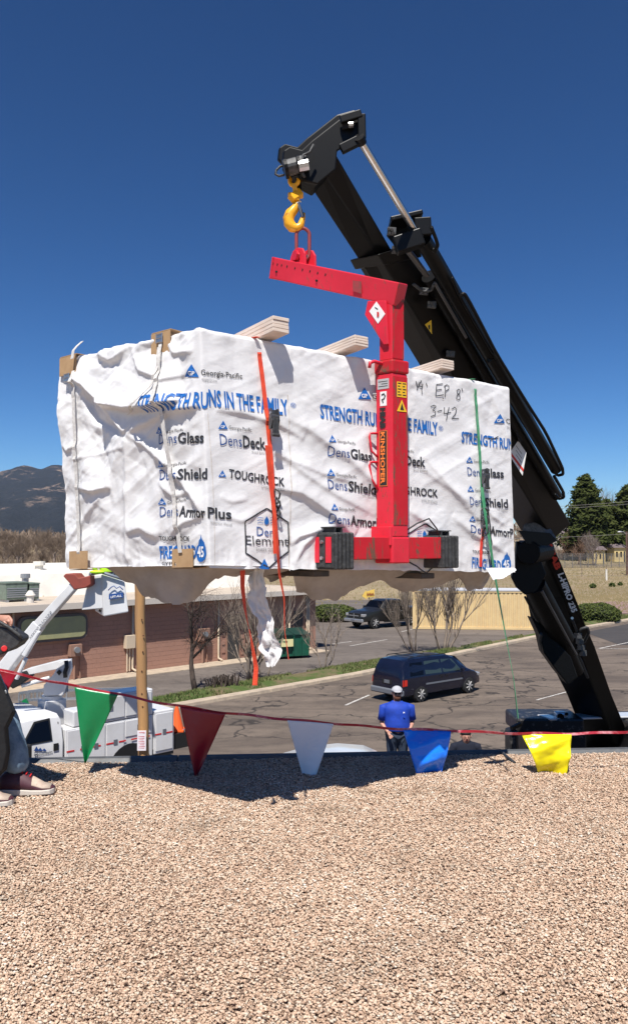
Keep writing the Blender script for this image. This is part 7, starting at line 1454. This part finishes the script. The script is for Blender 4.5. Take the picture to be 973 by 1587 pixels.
def person(loc, rz, H, lb, wide, top, legs, hands=None, elbows=None, sleeve='short', group=None, shoe='hair_dark', duck=0):
    J = joints(H, wide, hands, elbows)
    for a in ('jaw', 'head', 'crown'): q = J[a]; J[a] = (q[0], q[1]-duck*.6, q[2]-duck, q[3])
    J['neck'] = (J['neck'][0], -duck*.3, J['neck'][2]-duck*.6, .062); k = H/1.8; e = empty('person', loc, rz, lb, 'person', group); E_ = bones(); skin('body', J, E_, M['skin'], 'pelvis', e)
    def grow_(names, f, add=.012): return {a: (*J[a][:3], J[a][3]*f+add) for a in names}
    T_ = ['waist', 'chest', 'collar', 'shL', 'shR']; JT = grow_(T_, 1.02, .02); JT['waist'] = (*J['waist'][:3], J['chest'][3]*1.02+.012); JT['chest'] = (*J['chest'][:3], J['chest'][3]*.96+.012); ET = [('waist', 'chest'), ('chest', 'collar'), ('collar', 'shL'), ('collar', 'shR')]
    for n_ in 'LR':
        end = V(J['el'+n_][:3]) if sleeve == 'short' else V(J['wr'+n_][:3]); sh = V(J['sh'+n_][:3])
        if sleeve == 'short': q = sh.lerp(end, .8); JT['sl'+n_] = (*q, .064*k); ET.append(('sh'+n_, 'sl'+n_))
        else: JT['el'+n_] = (*J['el'+n_][:3], .068*k); q = V(J['el'+n_][:3]).lerp(end, .95); JT['sl'+n_] = (*q, .045*k); ET += [('sh'+n_, 'el'+n_), ('el'+n_, 'sl'+n_)]
    q = JT['collar']; JT['collar'] = (q[0], q[1], q[2]+(.02 if sleeve == 'long' else 0), q[3]*(1.22 if sleeve == 'long' else 1.05))
    for n_ in 'LR': q = JT['sh'+n_]; JT['sh'+n_] = (q[0], q[1], q[2]+(.012 if sleeve == 'long' else 0), q[3]*(1.12 if sleeve == 'long' else 1))
    JT['nk'] = (0, J['neck'][1]*.4, J['collar'][2]+.035, .092*k if sleeve == 'long' else .08*k); ET.append(('collar', 'nk'))
    JT['hem'] = (0, 0, .985*k, .162*wide*k+.014); ET.append(('waist', 'hem')); _n = 28; w2 = wide*k; rings = []
    for z, rx, ry, dy in ((.985, .178, .145, -.01), (1.0, .18, .148, -.012), (1.06, .182, .152, -.016), (1.13, .178, .148, -.014), (1.22, .178, .138, -.004), (1.3, .188, .136, 0), (1.37, .195, .13, 0), (1.425, .195, .118, .005), (1.462, .178, .1, .008), (1.492, .135, .085, .005), (1.515, .082, .068, 0), (1.53, .076, .064, -.004)):
        r_ = []
        for q in range(_n):
            t = 2*math.pi*q/_n; f_ = 1+.035*float(fbm(math.cos(t)*2.2+5*H, z*5+math.sin(t)*2, 3, 60))*(1.6 if z < 1.3 else .7); r_.append(V((math.cos(t)*rx*w2*f_, (math.sin(t)*ry*f_*(.5+.5*wide)+dy-duck*.2*(z > 1.45))*k, z*k)))
        rings.append(r_)
    m_ = MB().loft(rings)
    for n_ in 'LR':
        sg = 1 if n_ == 'L' else -1; sh = V((sg*.165*w2, .005, 1.41*k)); en = V(JT['sl'+n_][:3]); el = V(J['el'+n_][:3])
        pts = [sh-V((sg*.04, 0, -.005)), sh+V((sg*.035, 0, -.01)), sh.lerp(en, .5)+V((sg*.012, 0, 0)), en] if sleeve == 'short' else [sh-V((sg*.04, 0, -.005)), sh+V((sg*.035, 0, -.01)), sh.lerp(el, .5), el, el.lerp(en, .5), en]
        rs = [.078, .086, .08, .08] if sleeve == 'short' else [.078, .086, .074, .064, .054, .048]
        m_.tube(pts, .07, 14, rs=[r*k for r in rs])
    m_.build('shirt' if sleeve == 'short' else 'jacket', M[top], e, smooth=True)
    JL = {'pelvis': (*J['pelvis'][:3], J['pelvis'][3]*.98)}; EL = []
    for n_ in 'LR': JL.update({a: (*J[a][:3], J[a][3]*1.05+.014) for a in ('hip'+n_, 'kn'+n_, 'an'+n_)}); EL += [('pelvis', 'hip'+n_), ('hip'+n_, 'kn'+n_), ('kn'+n_, 'an'+n_)]
    skin('trousers', JL, EL, M[legs], 'pelvis', e)
    for n_ in 'LR': a = V(J['an'+n_][:3]); b = V(J['to'+n_][:3]); m_ = MB(); m_.beam(a+V((0, .05, -.04)), b+V((0, -.02, .01)), .1, .08, None, .095, .055); m_.build('shoe', M[shoe], e, bevel=.025, seg=3, smooth=True)
    h = V(J['head'][:3]); m_ = MB(); m_.loft([[h+V(p) for p in r] for r in ([(-.012, -.085, .02), (.012, -.085, .02), (.012, -.08, .02), (-.012, -.08, .02)], [(-.018, -.1, -.022), (.018, -.1, -.022), (.016, -.07, -.03), (-.016, -.07, -.03)])]); m_.sphere(h+V((0, -.1, -.02)), .016, 8, 5); m_.build('nose', M['skin'], e, smooth=True)
    for s_ in (-1, 1): m_ = MB().sphere(h+V((s_*.098, .005, -.005)), .026, 8, 6, (.4, .8, 1.2)); m_.build('ear', M['skin'], e, smooth=True); 
    m_ = MB().tube([h+V((-.028, -.088, -.056)), h+V((0, -.095, -.054)), h+V((.028, -.088, -.056))], .006, 6); m_.build('mouth', M['rust_red'], e, smooth=True)
    return e, h, k
e, h, k = person((PX(615, 1100, 15.4).x, 15.4, 1.31), .04, 1.82, 'man in a bright blue T-shirt, grey cap and sunglasses standing behind the roof edge', 1.36, 'shirt_blue', 'jeans_dark', hands={'L': (.2, -.15, .98), 'R': (-.2, -.15, .98)}, elbows={'L': (.3, .03, 1.12), 'R': (-.3, .03, 1.12)})
m_ = MB().sphere(h+V((0, .008, .03)), .112, 16, 10, (1, 1.06, .92)); m_.v = [p if p[2] > h.z+.03 else (p[0], p[1], h.z+.03) for p in m_.v]; m_.build('cap', M['cap_grey'], e, smooth=True)
m_ = MB().prism([h+V((.075*math.cos(t), -.085+.075*math.sin(t)*.9, .042-.012*abs(math.sin(t)))) for t in np.linspace(math.pi, 2*math.pi, 10)], V((0, 0, .01))); m_.build('cap_peak', M['cap_grey'], e)
for s_ in (-1, 1): m_ = MB().sphere(h+V((s_*.036, -.088, .0)), .026, 10, 6, (1.1, .35, .75)); m_.build('sunglass_lens', M['shades'], e, smooth=True)
m_ = MB().sphere(h+V((0, -.055, -.085)), .07, 12, 8, (.98, .8, .85)); m_.build('beard', M['beard'], e, smooth=True); m_ = MB().box(h+V((-.0, 0, 0)), (.2, .01, .01)); m_.build('sunglass_arm', M['shades'], e)
m_ = MB().tube([V((.085, -.215, 1.36*k)), V((.1, -.222, 1.352*k)), V((.115, -.215, 1.36*k))], .006, 5); m_.tube([V((.085, -.215, 1.34*k)), V((.1, -.22, 1.348*k)), V((.115, -.215, 1.34*k))], .006, 5); m_.build('chest_logo', M['print_white'], e)
e, h, k = person((PX(721, 1150, 15.5).x, 15.5, .56), .0, 1.8, 'man in dark navy pullover, only head and shoulders showing beside the blue pennant', 1.12, 'navy_fleece', 'jeans_dark', sleeve='long', duck=.07)
m_ = MB().sphere(h+V((0, .018, .03)), .105, 14, 9, (1, 1, .93)); m_.v = [p if p[2] > h.z+.02 or p[1] > h.y+.02 else (p[0], p[1]+.05, h.z+.02) for p in m_.v]; m_.build('hair', M['hair_dark'], e, smooth=True)
for s_ in (-1, 1): m_ = MB().tube([h+V((s_*.036+.022*math.cos(t), -.093, .005+.016*math.sin(t))) for t in np.linspace(0, 6.28, 10, endpoint=False)], .003, 5, closed=True); m_.build('glasses_rim', M['shades'], e)
m_ = MB().prism([V((.09, -.19, 1.36*k)), V((.12, -.185, 1.36*k)), V((.105, -.19, 1.385*k))], V((0, -.004, 0))); m_.build('chest_logo', M['print_white'], e)
m_ = MB().loft([[V((math.cos(t)*r*1.1, math.sin(t)*r-.005, z)) for t in np.linspace(0, 2*math.pi, 14, endpoint=False)] for r, z in ((.085, 1.47*k), (.075, 1.52*k))], cap=False); m_.build('white_collar', M['sticker_white'], e, smooth=True)
# worker in the bucket: only the bright helmet shows under the bundle
e, h, k = person((PX(166, 905, 18.6).x, 18.6, PX(166, 950, 18.6).z+.02), .5, 1.72, 'worker in yellow-green vest and helmet standing in the white bucket, mostly hidden by the bundle', 1.0, 'hivis', 'jeans_dark', sleeve='long')
m_ = MB().sphere(h+V((0, .0, .03)), .125, 14, 9, (1, 1.15, .9)); m_.build('helmet', M['hivis'], e, smooth=True)
m_ = MB(); m_.sphere(PX(151, 886.5, 18.05), .11, 12, 8, (1.6, .8, .4)); solo(m_, 'hi_vis_hardhat', M['hivis'], label='yellow-green hardhat of the worker showing at the rim of the white bucket', cat='hardhat', smooth=True)  # the bucket worker's bright hard hat as a flattened ball
# crane operator cut off by the left edge
fx = PX(22, 1215, 5.05); px0 = -2.13
e = empty('person', (px0, 5.12, ROOFZ), 0, 'operator in black coat, blue jeans and running shoes, cut off by the left photo edge', 'person')
def LPt(x, y, D): p = PX(x, y, D); return (p.x-px0, p.y-5.12, p.z-ROOFZ)
J = {'pelvis': (-.18, .0, .92, .14), 'waist': (-.26, 0, 1.08, .135), 'chest': (-.32, 0, 1.3, .15), 'collar': (-.32, 0, 1.45, .1), 'neck': (-.3, 0, 1.53, .06), 'jaw': (-.27, 0, 1.6, .078), 'head': (-.28, 0, 1.68, .098), 'crown': (-.29, 0, 1.74, .078),
     'shL': (-.32, .19, 1.42, .075), 'elL': (-.3, .24, 1.1, .046), 'wrL': (*LPt(2, 960, 5.0), .032), 'shR': (-.32, -.19, 1.42, .075), 'elR': (-.28, -.25, 1.16, .048), 'wrR': (.16, -.2, 1.04, .032),
     'hipL': (-.1, .1, .88, .1), 'knL': (*LPt(10, 1120, 5.12), .068), 'anL': (*LPt(26, 1200, 5.1), .036), 'toL': (*LPt(58, 1221, 5.08), .02), 'hipR': (-.08, -.1, .88, .1), 'knR': (-.02, -.16, .5, .066), 'anR': (-.1, -.22, .09, .045), 'toR': (*LPt(-4, 1244, 4.93), .038)}
E_ = [('pelvis', 'waist'), ('waist', 'chest'), ('chest', 'collar'), ('collar', 'neck'), ('neck', 'jaw'), ('jaw', 'head'), ('head', 'crown')]
for n_ in 'LR': E_ += [('collar', 'sh'+n_), ('sh'+n_, 'el'+n_), ('el'+n_, 'wr'+n_), ('pelvis', 'hip'+n_), ('hip'+n_, 'kn'+n_), ('kn'+n_, 'an'+n_), ('an'+n_, 'to'+n_)]
hp_ = [(9, 956), (15, 958), (19, 964), (20, 972)]; J['paL'] = (*LPt(9, 960, 4.97), .034); E_.append(('wrL', 'paL'))
for f in range(4):
    z = -2.2+f*3.2; b = LPt(14, 958+z, 4.95-.01*f); c1 = LPt(19-f*.6, 964+z*.9, 4.93); c2 = LPt(18-f, 971+z*.7, 4.92); J['a%d' % f] = (*b, .0115); J['b%d' % f] = (*c1, .010); J['c%d' % f] = (*c2, .0085); E_ += [('paL', 'a%d' % f), ('a%d' % f, 'b%d' % f), ('b%d' % f, 'c%d' % f)]
J['t0'] = (*LPt(9, 968, 4.93), .013); J['t1'] = (*LPt(14, 976, 4.9), .010); E_ += [('paL', 't0'), ('t0', 't1')]
J['paR'] = (.22, -.18, 1.0, .034); E_.append(('wrR', 'paR'))
for f in range(4): J['d%d' % f] = (.26, -.2+f*.02, .99, .011); J['e%d' % f] = (.3, -.19+f*.018, .97, .009); E_ += [('paR', 'd%d' % f), ('d%d' % f, 'e%d' % f)]
J['t2'] = (.2, -.14, .99, .012); J['t3'] = (.24, -.12, 1.0, .01); E_ += [('wrR', 't2'), ('t2', 't3')]
skin('body', J, E_, M['skin'], 'pelvis', e)
def gj(n, add): return {a: (*J[a][:3], J[a][3]+add) for a in n}
skin('jeans', gj(['pelvis', 'hipL', 'hipR', 'knR', 'anR', 'knL'], .022) | {'anL': (J['anL'][0]+.02, J['anL'][1], J['anL'][2]-.0, .088), 'mid': (*LPt(22, 1165, 5.1), .094)}, [('pelvis', 'hipL'), ('hipL', 'knL'), ('knL', 'mid'), ('mid', 'anL'), ('pelvis', 'hipR'), ('hipR', 'knR'), ('knR', 'anR')], M['jeans_light'], 'pelvis', e)
jk = gj(['pelvis', 'waist', 'chest', 'collar', 'shL', 'shR', 'elL', 'elR'], .03); jk['cuL'] = (*LPt(-3, 961, 5.0), .052); jk['cuR'] = (.12, -.21, 1.06, .05)
skin('jacket', jk, [('pelvis', 'waist'), ('waist', 'chest'), ('chest', 'collar'), ('collar', 'shL'), ('collar', 'shR'), ('shL', 'elL'), ('shR', 'elR'), ('elL', 'cuL'), ('elR', 'cuR')], M['jacket_black'], 'pelvis', e)
# coat hanging open to the shins on the near side
rg = []
for pts in ([(-60, 1030), (-25, 1035), (-2, 1040)], [(-60, 1090), (-18, 1092), (20, 1088)], [(-60, 1108), (-15, 1110), (26, 1103)], [(-60, 1135), (-20, 1138), (14, 1128)], [(-58, 1165), (-22, 1168), (17, 1165)], [(-55, 1190), (-22, 1200), (12, 1192)], [(-50, 1198), (-25, 1208), (0, 1204)]):
    rg.append([V(LPt(*pts[0], 5.1)), V(LPt(*pts[1], 4.86)), V(LPt(pts[2][0]-6, pts[2][1], 4.88)), V(LPt(*pts[2], 4.94)), V(LPt(pts[2][0]-5, pts[2][1], 4.97)), V(LPt(pts[1][0], pts[1][1], 4.9))])
m_ = MB().loft(rg); m_.build('coat_skirt', M['jacket_black'], e, smooth='auto', bevel=.006)
for x, y in ((9, 1073), (11, 1085), (12, 1098), (14, 1103)): m_ = MB().sphere(V(LPt(x, y, 4.9)), .009, 7, 5, (1, .4, 1.6)); m_.build('press_stud', M['galv'], e)
def shoe_(an, to, y0, D, sc=1.0):
    return None
sp = [(1, 1226), (4, 1216), (18, 1209), (34, 1203), (47, 1197), (58, 1196), (68, 1201), (78, 1204), (84, 1209), (82, 1216)]
# running shoe: upper lofted along its length
def runner(path, wid, topz, parent, D0):
    rings = []; rs2 = []
    for (x, w_, zt_, zs) in path:
        P = V((x, 0, 0)); rings.append([V((x, -w_, zs)), V((x, -w_*.95, zs+(zt_-zs)*.45)), V((x, -w_*.55, zs+(zt_-zs)*.9)), V((x, 0, zt_)), V((x, w_*.55, zs+(zt_-zs)*.9)), V((x, w_*.95, zs+(zt_-zs)*.45)), V((x, w_, zs))]); rs2.append([V((x, -w_*1.06, 0.0)), V((x, -w_*1.1, zs+.004)), V((x, w_*1.1, zs+.004)), V((x, w_*1.06, 0.0))])
    return rings, rs2
path = [(-.01, .028, .1, .03), (.02, .042, .125, .034), (.08, .046, .135, .032), (.13, .046, .125, .03), (.18, .047, .095, .026), (.24, .048, .055, .024), (.285, .042, .045, .026), (.305, .02, .035, .03)]
for (px_, py_, D, rz, nm) in ((2, 1228, 5.08, .12, 0), (-66, 1262, 4.86, .1, 1)):
    q = PX(px_, py_, D); q = V((q.x-px0, q.y-5.12, .012)); R_ = Matrix.Rotation(rz, 4, 'Z'); a, b = runner(path, 0, 0, e, D); f_ = lambda rr: [[q+R_@(p*1.08) for p in r_] for r_ in rr]
    m_ = MB().loft(f_(b)); m_.build('sole', M['sole_white'], e, bevel=.006); m_ = MB().loft(f_(a)); sh = m_.build('shoe', M['shoe_wine'], e, smooth=True)
    m_ = MB().loft(f_([[p+V((0, 0, .004)) for p in r_[1:6]]+[p-V((0, 0, .004)) for p in reversed(r_[1:6])] for r_ in a[4:7]])); m_.build('shoe_panel', M['shoe_tan'], sh, smooth=True)
    for k_ in range(4): x = .1+.022*k_; zt_ = np.interp(x, [p[0] for p in path], [p[2] for p in path])+.006; m_ = MB().tube([q+R_@(V((x, -.022, zt_-.008))*1.08), q+R_@(V((x+.004, 0, zt_+.003))*1.08), q+R_@(V((x, .022, zt_-.008))*1.08)], .0035, 5); m_.build('lace', M['sticker_red'], sh)
# remote control box held at the waist
rc = empty('remote_control', PX(0, 1003, 4.92), 0, 'black remote control with a red round button, held at the left edge', 'remote control')
m_ = MB().prism([PX(x, y, 4.86) for x, y in ((-45, 972), (-10, 968), (14, 975), (33, 988), (34, 993), (27, 1002), (14, 1010), (0, 1015), (-45, 1018))], V((0, .14, 0))); part(m_, 'casing', M['black_rubber'], rc, bevel=.015, seg=3)
m_ = MB().tube([PX(x, y, 4.85) for x, y in ((-30, 966), (0, 964), (14, 972), (30, 984), (34, 990))], .012, 8); part(m_, 'guard_rail', M['black_rubber'], rc, smooth=True); m_ = MB(); m_.cyl(PX(7, 1005, 4.83), PX(7, 1005, 4.87), .018, n=18); part(m_, 'red_button', M['sticker_red'], rc, bevel=.004)
for x in (-4, 6, 24): m_ = MB(); m_.cyl(PX(x, 975+x*.3, 4.9), PX(x+1, 968+x*.4, 4.9), .008, n=8); m_.sphere(PX(x+1, 967+x*.4, 4.9), .012, 8, 5); part(m_, 'joystick', M['black_rubber'], rc, smooth=True)
# ---------------------------------------------------------------- air
hz = MB().hexa([(-9100, -90, -4), (9100, -90, -4), (9100, 9100, -4), (-9100, 9100, -4), (-9100, -90, 425), (9100, -90, 425), (9100, 9100, 425), (-9100, 9100, 425)])
hm = bpy.data.materials.new('haze_air'); hm.use_nodes = True; hn = hm.node_tree; hn.nodes.remove(hn.nodes['Principled BSDF']); pv = hn.nodes.new('ShaderNodeVolumePrincipled'); pv.inputs['Color'].default_value = (.62, .74, 1, 1); pv.inputs['Density'].default_value = 4.2e-5; pv.inputs['Anisotropy'].default_value = .2
hn.links.new(pv.outputs[0], hn.nodes['Material Output'].inputs['Volume'])
SC.cycles.volume_step_rate = 1; SC.cycles.volume_bounces = 0
hz.build('haze', hm, kind='stuff', label='thin blue air between the roof and the far mountain', cat='haze')
for o in list(COL.objects):
    if o.type == 'MESH' and not o.data.materials: o.data.materials.append(M['steel_dark'])
